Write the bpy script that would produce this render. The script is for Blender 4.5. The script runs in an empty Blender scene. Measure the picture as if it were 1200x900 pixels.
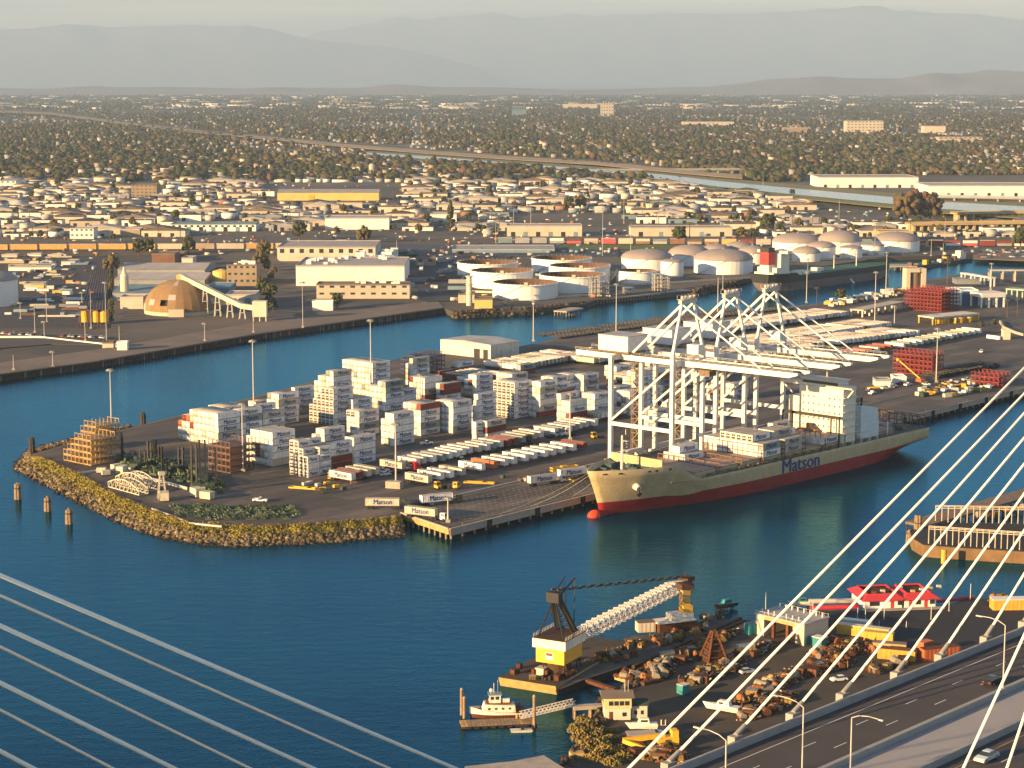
import bpy, bmesh, math, random
import numpy as np
from mathutils import Vector, Matrix, noise
from mathutils.geometry import tessellate_polygon

random.seed(7)
rng = np.random.default_rng(11)
SC = bpy.context.scene
COL = SC.collection
R = math.radians

# ---------------------------------------------------------------- camera
FPX, CAM_H, HOR = 2330.0, 155.0, 98.0
PITCH = math.atan((450 - HOR) / FPX)
cam_data = bpy.data.cameras.new('camera')
cam_data.sensor_width = 36.0
cam_data.lens = FPX / 1200.0 * 36.0
cam_data.clip_start = 1.0
cam_data.clip_end = 200000.0
cam = bpy.data.objects.new('camera', cam_data)
cam.location = (0, 0, CAM_H)
cam.rotation_euler = (math.pi / 2 - PITCH, 0, 0)
COL.objects.link(cam)
SC.camera = cam

# ---------------------------------------------------------------- sky, sun, exposure
SUN_AZ, SUN_EL = R(236), R(11.0)          # azimuth clockwise from +Y
world = bpy.data.worlds.new('World')
SC.world = world
world.use_nodes = True
wn, wl = world.node_tree.nodes, world.node_tree.links
wn.clear()
w_out = wn.new('ShaderNodeOutputWorld')
w_bg = wn.new('ShaderNodeBackground')
w_bg.inputs['Strength'].default_value = 0.08
w_sky = wn.new('ShaderNodeTexSky')
w_sky.sky_type = 'NISHITA'
w_sky.sun_disc = False
w_sky.sun_elevation = SUN_EL
w_sky.sun_rotation = SUN_AZ
w_sky.air_density = 1.0
w_sky.dust_density = 0.3
w_sky.ozone_density = 3.0
# warm stratus over the clear sky, held low by the height falloff
w_tc = wn.new('ShaderNodeTexCoord')
w_map = wn.new('ShaderNodeMapping')
w_map.inputs['Scale'].default_value = (1.0, 1.0, 34.0)
w_noise = wn.new('ShaderNodeTexNoise')
w_noise.inputs['Scale'].default_value = 2.6
w_noise.inputs['Detail'].default_value = 6.0
w_noise.inputs['Roughness'].default_value = 0.55
w_ramp = wn.new('ShaderNodeValToRGB')
w_ramp.color_ramp.elements[0].position = 0.38
w_ramp.color_ramp.elements[0].color = (0.25, 0.25, 0.25, 1)
w_ramp.color_ramp.elements[1].position = 0.62
w_ramp.color_ramp.elements[1].color = (0.95, 0.95, 0.95, 1)
w_mix = wn.new('ShaderNodeMix')
w_mix.data_type = 'RGBA'
w_mix.inputs[7].default_value = (15.0, 11.0, 6.4, 1)
wl.new(w_tc.outputs['Generated'], w_map.inputs['Vector'])
wl.new(w_map.outputs['Vector'], w_noise.inputs['Vector'])
wl.new(w_noise.outputs['Fac'], w_ramp.inputs['Fac'])
w_sep = wn.new('ShaderNodeSeparateXYZ'); wl.new(w_tc.outputs['Generated'], w_sep.inputs[0])
w_low = wn.new('ShaderNodeMapRange')      # stratus cut above a low bank, so the unseen upper sky reflects bluer
w_low.inputs['From Min'].default_value = 0.03; w_low.inputs['From Max'].default_value = 0.14
w_low.inputs['To Min'].default_value = 1.0; w_low.inputs['To Max'].default_value = 0.02
wl.new(w_sep.outputs['Z'], w_low.inputs['Value'])
w_mul = wn.new('ShaderNodeMath'); w_mul.operation = 'MULTIPLY'
wl.new(w_ramp.outputs['Color'], w_mul.inputs[0]); wl.new(w_low.outputs[0], w_mul.inputs[1])
wl.new(w_mul.outputs[0], w_mix.inputs[0])
wl.new(w_sky.outputs['Color'], w_mix.inputs[6])
wl.new(w_mix.outputs[2], w_bg.inputs['Color'])
wl.new(w_bg.outputs['Background'], w_out.inputs['Surface'])

sun_data = bpy.data.lights.new('sun', 'SUN')
sun_data.energy = 5.0
sun_data.angle = R(0.6)
sun_data.color = (1.0, 0.63, 0.27)
sun = bpy.data.objects.new('sun', sun_data)
_d = Vector((-math.sin(SUN_AZ) * math.cos(SUN_EL), -math.cos(SUN_AZ) * math.cos(SUN_EL), -math.sin(SUN_EL)))
sun.rotation_euler = _d.to_track_quat('-Z', 'Y').to_euler()
sun.location = (0, 0, 400)
COL.objects.link(sun)

SC.view_settings.view_transform = 'Standard'
SC.view_settings.look = 'None'
SC.view_settings.exposure = 1.5
SC.view_settings.gamma = 1.0
SC.cycles.max_bounces = 5
SC.cycles.diffuse_bounces = 2
SC.cycles.glossy_bounces = 2
SC.cycles.transmission_bounces = 2
SC.cycles.volume_bounces = 1
SC.cycles.use_denoising = True
SC.cycles.caustics_reflective = False
SC.cycles.caustics_refractive = False

# ---------------------------------------------------------------- survey: picture point on a level plane -> metres
_cp, _sp = math.cos(PITCH), math.sin(PITCH)
def G(px, py, h=0.0):
    x = (px - 600) / FPX; y = (450 - py) / FPX
    d = (x, _cp + y * _sp, -_sp + y * _cp)
    t = (h - CAM_H) / d[2]
    return Vector((d[0] * t, d[1] * t, h))
def PX(v):
    Z = v[2] - CAM_H
    zc = v[1] * _cp - Z * _sp; yc = v[1] * _sp + Z * _cp
    return (600 + FPX * v[0] / zc, 450 - FPX * yc / zc)
def HT(px, py0, py1, h0=0.0):
    """height of something standing at (px, py0) whose top shows at py1"""
    b = G(px, py0, h0)
    y = (450 - py1) / FPX
    t = b.y / (_cp + y * _sp)
    return CAM_H + t * (-_sp + y * _cp) - h0

# yard frame: x along the quay (away, to the right), y inland
YA = R(49.0)
DV = Vector((math.cos(YA), math.sin(YA), 0)); IV = Vector((-math.sin(YA), math.cos(YA), 0))
YH = 4.0
YO = G(527, 620, YH)
def YD(a, b, z=YH):
    v = YO + DV * a + IV * b; return Vector((v.x, v.y, z))
def AB(px, py, h=YH):
    g = G(px, py, h) - YO
    return g.dot(DV), g.dot(IV)

# ---------------------------------------------------------------- materials
MATS = {}
def mat(name, col, rough=0.75, var=0.18, scale=0.6, metal=0.0, objvar=0.0, col2=None, streak=0.0, spec=0.3, bump=0.0, emit=None, detail=4.0, hue=0.0):
    if name in MATS: return MATS[name]
    m = bpy.data.materials.new(name); m.use_nodes = True
    nt = m.node_tree; N, L = nt.nodes, nt.links
    b = N['Principled BSDF']
    b.inputs['Roughness'].default_value = rough
    b.inputs['Metallic'].default_value = metal
    b.inputs['Specular IOR Level'].default_value = spec
    tc = N.new('ShaderNodeTexCoord')
    nz = N.new('ShaderNodeTexNoise'); nz.inputs['Scale'].default_value = scale
    nz.inputs['Detail'].default_value = detail; nz.inputs['Roughness'].default_value = 0.65
    L.new(tc.outputs['Object'], nz.inputs['Vector'])
    mr = N.new('ShaderNodeMapRange')
    mr.inputs['From Min'].default_value = 0.3; mr.inputs['From Max'].default_value = 0.7
    L.new(nz.outputs['Fac'], mr.inputs['Value'])
    mx = N.new('ShaderNodeMix'); mx.data_type = 'RGBA'
    c2 = col2 if col2 else tuple(c * (1 - var) for c in col)
    c1 = col if col2 else tuple(min(1, c * (1 + var)) for c in col)
    mx.inputs[6].default_value = (*c1, 1); mx.inputs[7].default_value = (*c2, 1)
    L.new(mr.outputs[0], mx.inputs[0])
    last = mx.outputs[2]
    if streak > 0:
        mp = N.new('ShaderNodeMapping'); mp.inputs['Scale'].default_value = (3.0, 3.0, 0.25)
        L.new(tc.outputs['Object'], mp.inputs['Vector'])
        n2 = N.new('ShaderNodeTexNoise'); n2.inputs['Scale'].default_value = 1.2; n2.inputs['Detail'].default_value = 5
        L.new(mp.outputs[0], n2.inputs['Vector'])
        r2 = N.new('ShaderNodeMapRange'); r2.inputs['From Min'].default_value = 0.52; r2.inputs['From Max'].default_value = 0.72
        r2.inputs['To Max'].default_value = streak
        L.new(n2.outputs['Fac'], r2.inputs['Value'])
        m2 = N.new('ShaderNodeMix'); m2.data_type = 'RGBA'
        m2.inputs[7].default_value = (0.13, 0.075, 0.04, 1)
        L.new(r2.outputs[0], m2.inputs[0]); L.new(last, m2.inputs[6]); last = m2.outputs[2]
    if objvar > 0 or hue > 0:
        oi = N.new('ShaderNodeObjectInfo')
        hs = N.new('ShaderNodeHueSaturation')
        r3 = N.new('ShaderNodeMapRange'); r3.inputs['To Min'].default_value = 1 - objvar; r3.inputs['To Max'].default_value = 1 + objvar * 0.6
        L.new(oi.outputs['Random'], r3.inputs['Value']); L.new(r3.outputs[0], hs.inputs['Value'])
        if hue > 0:
            r4 = N.new('ShaderNodeMapRange'); r4.inputs['To Min'].default_value = 0.5 - hue; r4.inputs['To Max'].default_value = 0.5 + hue
            ml = N.new('ShaderNodeMath'); ml.operation = 'FRACT'
            m7 = N.new('ShaderNodeMath'); m7.operation = 'MULTIPLY'; m7.inputs[1].default_value = 7.31
            L.new(oi.outputs['Random'], m7.inputs[0]); L.new(m7.outputs[0], ml.inputs[0])
            L.new(ml.outputs[0], r4.inputs['Value']); L.new(r4.outputs[0], hs.inputs['Hue'])
        L.new(last, hs.inputs['Color']); last = hs.outputs['Color']
    L.new(last, b.inputs['Base Color'])
    if bump > 0:
        bp = N.new('ShaderNodeBump'); bp.inputs['Strength'].default_value = bump; bp.inputs['Distance'].default_value = 0.3
        L.new(nz.outputs['Fac'], bp.inputs['Height']); L.new(bp.outputs['Normal'], b.inputs['Normal'])
    if emit:
        b.inputs['Emission Color'].default_value = (*emit[:3], 1); b.inputs['Emission Strength'].default_value = emit[3]
    MATS[name] = m
    return m

# ---------------------------------------------------------------- mesh builder
class MB:
    def __init__(s): s.v = []; s.f = []; s.m = []; s.M = None
    def _a(s, pts):
        n = len(s.v)
        if s.M is not None: pts = [s.M @ Vector(p) for p in pts]
        s.v.extend([tuple(p) for p in pts]); return n
    def face(s, pts, m=0):
        n = s._a(pts); s.f.append(tuple(range(n, n + len(pts)))); s.m.append(m); return s
    def hexa(s, p, m=0):
        n = s._a(p)
        for q in ((0,3,2,1),(4,5,6,7),(0,1,5,4),(1,2,6,5),(2,3,7,6),(3,0,4,7)):
            s.f.append(tuple(n + i for i in q)); s.m.append(m)
        return s
    def box(s, x0, y0, z0, x1, y1, z1, m=0):
        return s.hexa([(x0,y0,z0),(x1,y0,z0),(x1,y1,z0),(x0,y1,z0),(x0,y0,z1),(x1,y0,z1),(x1,y1,z1),(x0,y1,z1)], m)
    def cbox(s, cx, cy, z0, sx, sy, sz, m=0):
        return s.box(cx - sx/2, cy - sy/2, z0, cx + sx/2, cy + sy/2, z0 + sz, m)
    def beam(s, p0, p1, w, h=None, m=0, w1=None):
        p0, p1 = Vector(p0), Vector(p1); h = h or w
        d = (p1 - p0)
        if d.length < 1e-6: return s
        d.normalize()
        up = Vector((0,0,1)) if abs(d.z) < 0.95 else Vector((0,1,0)) if abs(d.y) < .9 else Vector((1,0,0))
        r = d.cross(up).normalized(); u = r.cross(d)
        k = (w1 / w) if w1 else 1.0
        a = [p0 - r*w/2 - u*h/2, p0 + r*w/2 - u*h/2, p0 + r*w/2 + u*h/2, p0 - r*w/2 + u*h/2]
        b = [p1 + (-r*w/2 - u*h/2)*k, p1 + (r*w/2 - u*h/2)*k, p1 + (r*w/2 + u*h/2)*k, p1 + (-r*w/2 + u*h/2)*k]
        return s.hexa(a + b, m)
    def tube(s, p0, p1, r0, r1=None, n=6, m=0, cap=True):
        p0, p1 = Vector(p0), Vector(p1); r1 = r0 if r1 is None else r1
        d = (p1 - p0)
        if d.length < 1e-6: return s
        d.normalize()
        up = Vector((0,0,1)) if abs(d.z) < 0.9 else Vector((1,0,0))
        r = d.cross(up).normalized(); u = r.cross(d)
        pts = []
        for p, q in ((p0, r0), (p1, r1)):
            for i in range(n):
                t = 2*math.pi*i/n; pts.append(p + r*math.cos(t)*q + u*math.sin(t)*q)
        b = s._a(pts)
        for i in range(n):
            j = (i+1) % n
            s.f.append((b+i, b+j, b+n+j, b+n+i)); s.m.append(m)
        if cap:
            s.f.append(tuple(b+i for i in reversed(range(n)))); s.m.append(m)
            s.f.append(tuple(b+n+i for i in range(n))); s.m.append(m)
        return s
    def prism(s, poly, z0, z1, m=0, mt=None):
        n = len(poly)
        ar = sum(poly[i][0]*poly[(i+1)%n][1] - poly[(i+1)%n][0]*poly[i][1] for i in range(n))
        if ar < 0: poly = poly[::-1]
        b = s._a([(p[0], p[1], z0) for p in poly] + [(p[0], p[1], z1) for p in poly])
        for i in range(n):
            j = (i+1) % n; s.f.append((b+i, b+j, b+n+j, b+n+i)); s.m.append(m)
        for t in tessellate_polygon([[Vector((p[0], p[1], 0)) for p in poly]]):
            a, c, d = [poly[i] for i in t]
            cr = (c[0]-a[0])*(d[1]-a[1]) - (c[1]-a[1])*(d[0]-a[0])
            t = t if cr > 0 else t[::-1]
            s.f.append(tuple(b+n+i for i in t)); s.m.append(m if mt is None else mt)
        return s
    def lathe(s, prof, n=16, c=(0,0,0), m=0, a0=0.0, a1=2*math.pi):
        full = abs(a1 - a0 - 2*math.pi) < 1e-6; k = n if full else n + 1
        pts = []
        for (r, z) in prof:
            for i in range(k):
                t = a0 + (a1-a0)*i/n; pts.append((c[0]+r*math.cos(t), c[1]+r*math.sin(t), c[2]+z))
        b = s._a(pts)
        for j in range(len(prof)-1):
            for i in range(n):
                i2 = (i+1) % k
                s.f.append((b+j*k+i, b+j*k+i2, b+(j+1)*k+i2, b+(j+1)*k+i)); s.m.append(m)
        return s
    def gable(s, x0, y0, x1, y1, z0, zr, m=0, ov=0.4, axis='x'):
        """gable roof over a rectangle, ridge along axis"""
        x0 -= ov; y0 -= ov; x1 += ov; y1 += ov; t = 0.25
        if axis == 'x':
            ym = (y0+y1)/2
            b = s._a([(x0,y0,z0),(x1,y0,z0),(x1,y1,z0),(x0,y1,z0),(x0,ym,zr),(x1,ym,zr)])
            fs = ((0,1,5,4),(2,3,4,5),(3,0,4),(1,2,5),(0,3,2,1))
        else:
            xm = (x0+x1)/2
            b = s._a([(x0,y0,z0),(x1,y0,z0),(x1,y1,z0),(x0,y1,z0),(xm,y0,zr),(xm,y1,zr)])
            fs = ((1,2,5,4),(3,0,4,5),(0,1,4),(2,3,5),(0,3,2,1))
        for f in fs: s.f.append(tuple(b+i for i in f)); s.m.append(m)
        return s
    def mesh(s, name, mats, smooth=False):
        me = bpy.data.meshes.new(name)
        me.from_pydata(s.v, [], s.f)
        if not isinstance(mats, (list, tuple)): mats = [mats]
        for x in mats: me.materials.append(x)
        if len(mats) > 1: me.polygons.foreach_set('material_index', s.m)
        if smooth: me.polygons.foreach_set('use_smooth', [True]*len(me.polygons))
        me.update()
        return me
    def obj(s, name, mats, parent=None, loc=None, rz=None, smooth=False):
        return ob(name, s.mesh(name, mats, smooth), parent, loc, rz)

def ob(name, me, parent=None, loc=None, rz=None, sc=None):
    o = bpy.data.objects.new(name, me); COL.objects.link(o)
    if parent is not None: o.parent = parent
    if loc is not None: o.location = loc
    if rz is not None: o.rotation_euler = (0, 0, rz)
    if sc is not None: o.scale = sc
    return o
def tag(o, label=None, cat=None, group=None, kind=None):
    if label: o['label'] = label
    if cat: o['category'] = cat
    if group: o['group'] = group
    if kind: o['kind'] = kind
    return o
def root(name, loc, rz, label, cat, group=None):
    return tag(ob(name, None, None, loc, rz), label, cat, group)
def kids(o): return list(o.children)
def dup(o, loc, rz=None, label=None, sc=None, ch=None):
    c = o.copy(); COL.objects.link(c); c.location = loc
    if rz is not None: c.rotation_euler = (0, 0, rz)
    if sc is not None: c.scale = sc
    if label: c['label'] = label
    for k in (ch if ch is not None else o.children):
        d = k.copy(); COL.objects.link(d); d.parent = c
        for g in k.children:
            e = g.copy(); COL.objects.link(e); e.parent = d
    return c
ORD = ['zeroth','first','second','third','fourth','fifth','sixth','seventh','eighth','ninth','tenth','eleventh','twelfth','thirteenth','fourteenth','fifteenth','sixteenth','seventeenth','eighteenth','nineteenth','twentieth']
_TENS = {2:'twenty',3:'thirty',4:'forty',5:'fifty',6:'sixty',7:'seventy',8:'eighty',9:'ninety'}
def ordn(n):
    if n <= 20: return ORD[n]
    t, u = divmod(n, 10)
    if t >= 10: return '%dth' % n
    if u == 0: return _TENS[t][:-1] + 'ieth'
    return _TENS[t] + '-' + ORD[u]
def join_instances(name, items, label, cat):
    """many copies of a few meshes joined into one object of kind stuff"""
    mats, VV, FF, MI, off = [], [], [], [], 0
    for me, M in items:
        v = np.empty(len(me.vertices)*3, np.float32); me.vertices.foreach_get('co', v); v = v.reshape(-1,3)
        Ma = np.array(M); v = v @ Ma[:3,:3].T + Ma[:3,3]
        if not me.get('_tri'):
            me.calc_loop_triangles(); me['_tri'] = 1
        n = len(me.loop_triangles); t = np.empty(n*3, np.int32); me.loop_triangles.foreach_get('vertices', t)
        pm = np.empty(n, np.int32); me.loop_triangles.foreach_get('material_index', pm)
        ix = []
        for m in me.materials:
            if m not in mats: mats.append(m)
            ix.append(mats.index(m))
        MI.append(np.array(ix, np.int32)[pm]); FF.append(t.reshape(-1,3) + off); VV.append(v); off += len(v)
    return tag(ob(name, npmesh(name, np.concatenate(VV), np.concatenate(FF), mats, np.concatenate(MI))), label, cat, kind='stuff')
def npmesh(name, V, F, mats, mi=None, smooth=False):
    """fast mesh from arrays; F is (n,3) or (n,4)"""
    me = bpy.data.meshes.new(name)
    me.vertices.add(len(V)); me.vertices.foreach_set('co', np.ascontiguousarray(V, np.float32).ravel())
    k = F.shape[1]
    me.loops.add(F.size); me.loops.foreach_set('vertex_index', np.ascontiguousarray(F, np.int32).ravel())
    me.polygons.add(len(F)); me.polygons.foreach_set('loop_start', np.arange(0, F.size, k, dtype=np.int32))
    try: me.polygons.foreach_set('loop_total', np.full(len(F), k, np.int32))
    except Exception: pass
    for x in (mats if isinstance(mats, (list, tuple)) else [mats]): me.materials.append(x)
    if mi is not None: me.polygons.foreach_set('material_index', np.ascontiguousarray(mi, np.int32))
    if smooth: me.polygons.foreach_set('use_smooth', np.ones(len(F), bool))
    me.update(calc_edges=True); me.validate()
    return me
_t = (1 + 5**.5) / 2
ICO_V = np.array([(-1,_t,0),(1,_t,0),(-1,-_t,0),(1,-_t,0),(0,-1,_t),(0,1,_t),(0,-1,-_t),(0,1,-_t),(_t,0,-1),(_t,0,1),(-_t,0,-1),(-_t,0,1)]) / math.hypot(1,_t)
ICO_F = np.array([(0,11,5),(0,5,1),(0,1,7),(0,7,10),(0,10,11),(1,5,9),(5,11,4),(11,10,2),(10,7,6),(7,1,8),(3,9,4),(3,4,2),(3,2,6),(3,6,8),(3,8,9),(4,9,5),(2,4,11),(6,2,10),(8,6,7),(9,8,1)])
def blobs(C, S, jit=0.35):
    """one lumpy low rock / leaf clump per row of C (n,3) with half sizes S (n,3)"""
    n = len(C)
    V = ICO_V[None] * (1 + rng.uniform(-jit, jit, (n, 12, 1)))
    th = rng.uniform(0, 6.283, n); c, s = np.cos(th)[:, None], np.sin(th)[:, None]
    x = V[..., 0]*c - V[..., 1]*s; y = V[..., 0]*s + V[..., 1]*c
    V = np.stack([x, y, V[..., 2]], -1) * S[:, None, :] + C[:, None, :]
    F = ICO_F[None] + (np.arange(n) * 12)[:, None, None]
    return V.reshape(-1, 3), F.reshape(-1, 3)
# ================================================================ SETTING
def g2(px, py, h=0.0):
    v = G(px, py, h); return (v.x, v.y)
M_asph = mat('asphalt_yard', (0.085,0.078,0.075), 0.9, scale=0.02, col2=(0.045,0.042,0.044), detail=8)
M_conc = mat('quay_concrete', (0.34,0.30,0.25), 0.9, 0.2, 0.3, streak=0.3)
M_dark = mat('dark_timber', (0.035,0.028,0.022), 0.9, 0.3, 1.0)
M_rock = mat('rip_rap_stone', (0.095,0.07,0.04), 0.95, 0.35, 0.5)
M_dirt = mat('bank_earth', (0.09,0.065,0.035), 0.95, 0.3, 0.3)
M_dry = mat('dry_grass', (0.34,0.26,0.05), 0.95, 0.3, 0.8, col2=(0.16,0.15,0.035))

# water: dark teal harbour water with small wind ripples
def water_mat():
    m = bpy.data.materials.new('harbour_water'); m.use_nodes = True
    nt = m.node_tree; N, L = nt.nodes, nt.links
    N.remove(N['Principled BSDF']); out = [n for n in N if n.type == 'OUTPUT_MATERIAL'][0]
    dif = N.new('ShaderNodeBsdfDiffuse'); glo = N.new('ShaderNodeBsdfGlossy'); mix = N.new('ShaderNodeMixShader'); fr = N.new('ShaderNodeFresnel')
    fr.inputs['IOR'].default_value = 1.34; glo.inputs['Roughness'].default_value = 0.11; glo.inputs['Color'].default_value = (0.20, 0.60, 0.90, 1)
    tc = N.new('ShaderNodeTexCoord')
    n1 = N.new('ShaderNodeTexNoise'); n1.inputs['Scale'].default_value = 0.006; n1.inputs['Detail'].default_value = 5
    mp = N.new('ShaderNodeMapping'); mp.inputs['Scale'].default_value = (1.0, 2.2, 1.0); mp.inputs['Rotation'].default_value = (0, 0, R(15))
    L.new(tc.outputs['Object'], mp.inputs[0]); L.new(mp.outputs[0], n1.inputs['Vector'])
    cr = N.new('ShaderNodeMix'); cr.data_type = 'RGBA'
    mr = N.new('ShaderNodeMapRange'); mr.inputs['From Min'].default_value = 0.35; mr.inputs['From Max'].default_value = 0.65
    L.new(n1.outputs['Fac'], mr.inputs['Value']); L.new(mr.outputs[0], cr.inputs[0])
    cr.inputs[6].default_value = (0.0, 0.011, 0.028, 1); cr.inputs[7].default_value = (0.0, 0.034, 0.060, 1)
    L.new(cr.outputs[2], dif.inputs['Color'])
    n2 = N.new('ShaderNodeTexNoise'); n2.inputs['Scale'].default_value = 0.6; n2.inputs['Detail'].default_value = 3
    n3 = N.new('ShaderNodeTexNoise'); n3.inputs['Scale'].default_value = 0.12; n3.inputs['Detail'].default_value = 2
    L.new(mp.outputs[0], n2.inputs['Vector']); L.new(mp.outputs[0], n3.inputs['Vector'])
    ad = N.new('ShaderNodeMath'); ad.operation = 'MULTIPLY_ADD'; ad.inputs[1].default_value = 1.5
    L.new(n3.outputs['Fac'], ad.inputs[0]); L.new(n2.outputs['Fac'], ad.inputs[2])
    bp = N.new('ShaderNodeBump'); bp.inputs['Strength'].default_value = 0.45; bp.inputs['Distance'].default_value = 0.22
    L.new(ad.outputs[0], bp.inputs['Height'])
    for q in (dif, glo, fr): L.new(bp.outputs['Normal'], q.inputs['Normal'])
    L.new(fr.outputs[0], mix.inputs[0]); L.new(dif.outputs[0], mix.inputs[1]); L.new(glo.outputs[0], mix.inputs[2]); L.new(mix.outputs[0], out.inputs['Surface'])
    MATS['water'] = m; return m
M_water = water_mat()
tag(MB().face([(-3000,-200,0),(3000,-200,0),(3000,3000,0),(-3000,3000,0)]).obj('harbour_water', M_water), kind='structure')

# mainland: one sheet to the horizon, cut to the far bank
SHORE = [(-500,540),(-200,478),(0,439),(112,424),(300,392),(520,361),(532,366),(620,363),(685,356),(705,349),(810,341),(860,330),(885,323),(1041,301),(1140,298),(1200,303),(1420,318)]
LH = 3.5
shore = [g2(x, y, LH) for x, y in SHORE]
land = shore + [(3000, 2600), (110000, 110000), (-110000, 110000), (-3000, 1500)]
def land_mat():
    m = bpy.data.materials.new('city_ground'); m.use_nodes = True
    nt = m.node_tree; N, L = nt.nodes, nt.links; b = N['Principled BSDF']; b.inputs['Roughness'].default_value = 0.95
    tc = N.new('ShaderNodeTexCoord')
    n1 = N.new('ShaderNodeTexNoise'); n1.inputs['Scale'].default_value = 0.004; n1.inputs['Detail'].default_value = 9; n1.inputs['Roughness'].default_value = 0.7
    L.new(tc.outputs['Object'], n1.inputs['Vector'])
    vo = N.new('ShaderNodeTexVoronoi'); vo.inputs['Scale'].default_value = 0.022
    L.new(tc.outputs['Object'], vo.inputs['Vector'])
    r1 = N.new('ShaderNodeValToRGB'); e = r1.color_ramp.elements
    e[0].position = 0.38; e[0].color = (0.03,0.03,0.03,1); e[1].position = 0.62; e[1].color = (0.10,0.08,0.065,1)
    L.new(n1.outputs['Fac'], r1.inputs['Fac'])
    r2 = N.new('ShaderNodeValToRGB'); e = r2.color_ramp.elements; r2.color_ramp.interpolation = 'CONSTANT'
    e[0].position = 0.0; e[0].color = (0.03,0.035,0.018,1); e[1].position = 0.42; e[1].color = (0.06,0.05,0.035,1)
    e2 = e.new(0.68); e2.color = (0.04,0.045,0.025,1)
    e3 = e.new(0.85); e3.color = (0.14,0.12,0.10,1)
    sx = N.new('ShaderNodeSeparateColor'); L.new(vo.outputs['Color'], sx.inputs[0]); L.new(sx.outputs[0], r2.inputs['Fac'])
    geo = N.new('ShaderNodeSeparateXYZ'); L.new(tc.outputs['Object'], geo.inputs[0])
    mr = N.new('ShaderNodeMapRange'); mr.inputs['From Min'].default_value = 3100; mr.inputs['From Max'].default_value = 3700
    L.new(geo.outputs['Y'], mr.inputs['Value'])
    mx = N.new('ShaderNodeMix'); mx.data_type = 'RGBA'
    L.new(mr.outputs[0], mx.inputs[0]); L.new(r1.outputs[0], mx.inputs[6]); L.new(r2.outputs[0], mx.inputs[7])
    L.new(mx.outputs[2], b.inputs['Base Color']); return m
lm = MB().prism(land, -1.0, LH)
o = tag(lm.obj('ground', land_mat()), kind='structure')

# yard: the container terminal peninsula
NORTH = [(38,534),(122,509),(200,491),(290,469),(400,440),(500,411),(604,407),(638,400),(660,393),(780,378),(880,363),(968,355),(1038,340),(1066,334),(1086,328),(1122,322),(1200,319),(1420,312)]
SOUTH = [(470,607),(440,609),(380,614),(300,618),(220,613),(180,600),(140,584),(92,556),(54,540)]
yard = [g2(x, y, YH) for x, y in NORTH]
yard += [tuple(YD(1100, 0).xy), tuple(YD(600, 0).xy), tuple(YD(0, 0).xy)]
pier_l = G(470, 601, YH)
yard += [(pier_l.x, pier_l.y)] + [g2(x, y, YH) for x, y in SOUTH]
def yard_mat():
    m = bpy.data.materials.new('yard_asphalt'); m.use_nodes = True
    nt = m.node_tree; N, L = nt.nodes, nt.links; b = N['Principled BSDF']; b.inputs['Roughness'].default_value = 0.85
    tc = N.new('ShaderNodeTexCoord'); mp = N.new('ShaderNodeMapping'); mp.inputs['Rotation'].default_value = (0,0,-YA)
    L.new(tc.outputs['Object'], mp.inputs[0])
    m2 = N.new('ShaderNodeMapping'); m2.inputs['Scale'].default_value = (0.35, 1.6, 1); L.new(mp.outputs[0], m2.inputs[0])
    n1 = N.new('ShaderNodeTexNoise'); n1.inputs['Scale'].default_value = 0.05; n1.inputs['Detail'].default_value = 8; n1.inputs['Roughness'].default_value = 0.65
    L.new(m2.outputs[0], n1.inputs['Vector'])
    br = N.new('ShaderNodeTexBrick'); br.inputs['Scale'].default_value = 0.02; br.inputs['Color1'].default_value = (0.05,0.044,0.042,1)
    br.inputs['Color2'].default_value = (0.105,0.088,0.08,1); br.inputs['Mortar'].default_value = (0.05,0.045,0.04,1); br.inputs['Mortar Size'].default_value = 0.004
    L.new(mp.outputs[0], br.inputs['Vector'])
    r1 = N.new('ShaderNodeValToRGB'); e = r1.color_ramp.elements
    e[0].position = 0.38; e[0].color = (0.42,0.41,0.42,1); e[1].position = 0.65; e[1].color = (1.35,1.3,1.2,1)
    L.new(n1.outputs['Fac'], r1.inputs['Fac'])
    mx = N.new('ShaderNodeMix'); mx.data_type = 'RGBA'; mx.blend_type = 'MULTIPLY'; mx.inputs[0].default_value = 1
    L.new(br.outputs['Color'], mx.inputs[6]); L.new(r1.outputs[0], mx.inputs[7]); L.new(mx.outputs[2], b.inputs['Base Color']); return m
M_yard = yard_mat()
def sheet(poly, z, name, m):
    return tag(MB().prism(poly, z - 0.6, z).obj(name, m), kind='structure')
sheet(yard, YH, 'yard_pavement', M_yard)

# rip-rap slope round the point: earth slope, loose stones and dry grass on its top
TOP = [(470,607),(440,609),(380,614),(300,618),(220,613),(180,600),(140,584),(92,556),(54,540),(38,534),(122,509),(200,491),(290,469),(400,440)]
FOOT = [(474,629),(440,631),(400,636),(280,641),(238,638),(180,629),(128,608),(60,574),(14,549),(34,526),(118,505),(198,487),(288,465),(398,436)]
def dens(pts, h, n=24):
    w = [G(x, y, h) for x, y in pts]; out = []
    for a, b in zip(w, w[1:]):
        for i in range(n): out.append(a.lerp(b, i / n))
    out.append(w[-1]); return out
tp, ft = dens(TOP, YH), dens(FOOT, 0.0)
mb = MB()
for i in range(len(tp) - 1):
    a, b, c, d = tp[i], tp[i+1], ft[i+1], ft[i]
    mb.face([(a.x,a.y,YH-.05),(b.x,b.y,YH-.05),(c.x,c.y,-1),(d.x,d.y,-1)])
tag(mb.obj('bank_slope', M_dirt), kind='structure')
nst = 9000
idx = rng.integers(0, int(len(tp)*0.80), nst); fr = rng.uniform(0, 1, nst)
A = np.array([tuple(t) for t in tp]); B = np.array([tuple(t) for t in ft]); B[:, 2] = -0.6; 
P = (A[idx]*(1-fr)[:,None] + A[idx+1]*fr[:,None])
Q = (B[idx]*(1-fr)[:,None] + B[idx+1]*fr[:,None])
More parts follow.
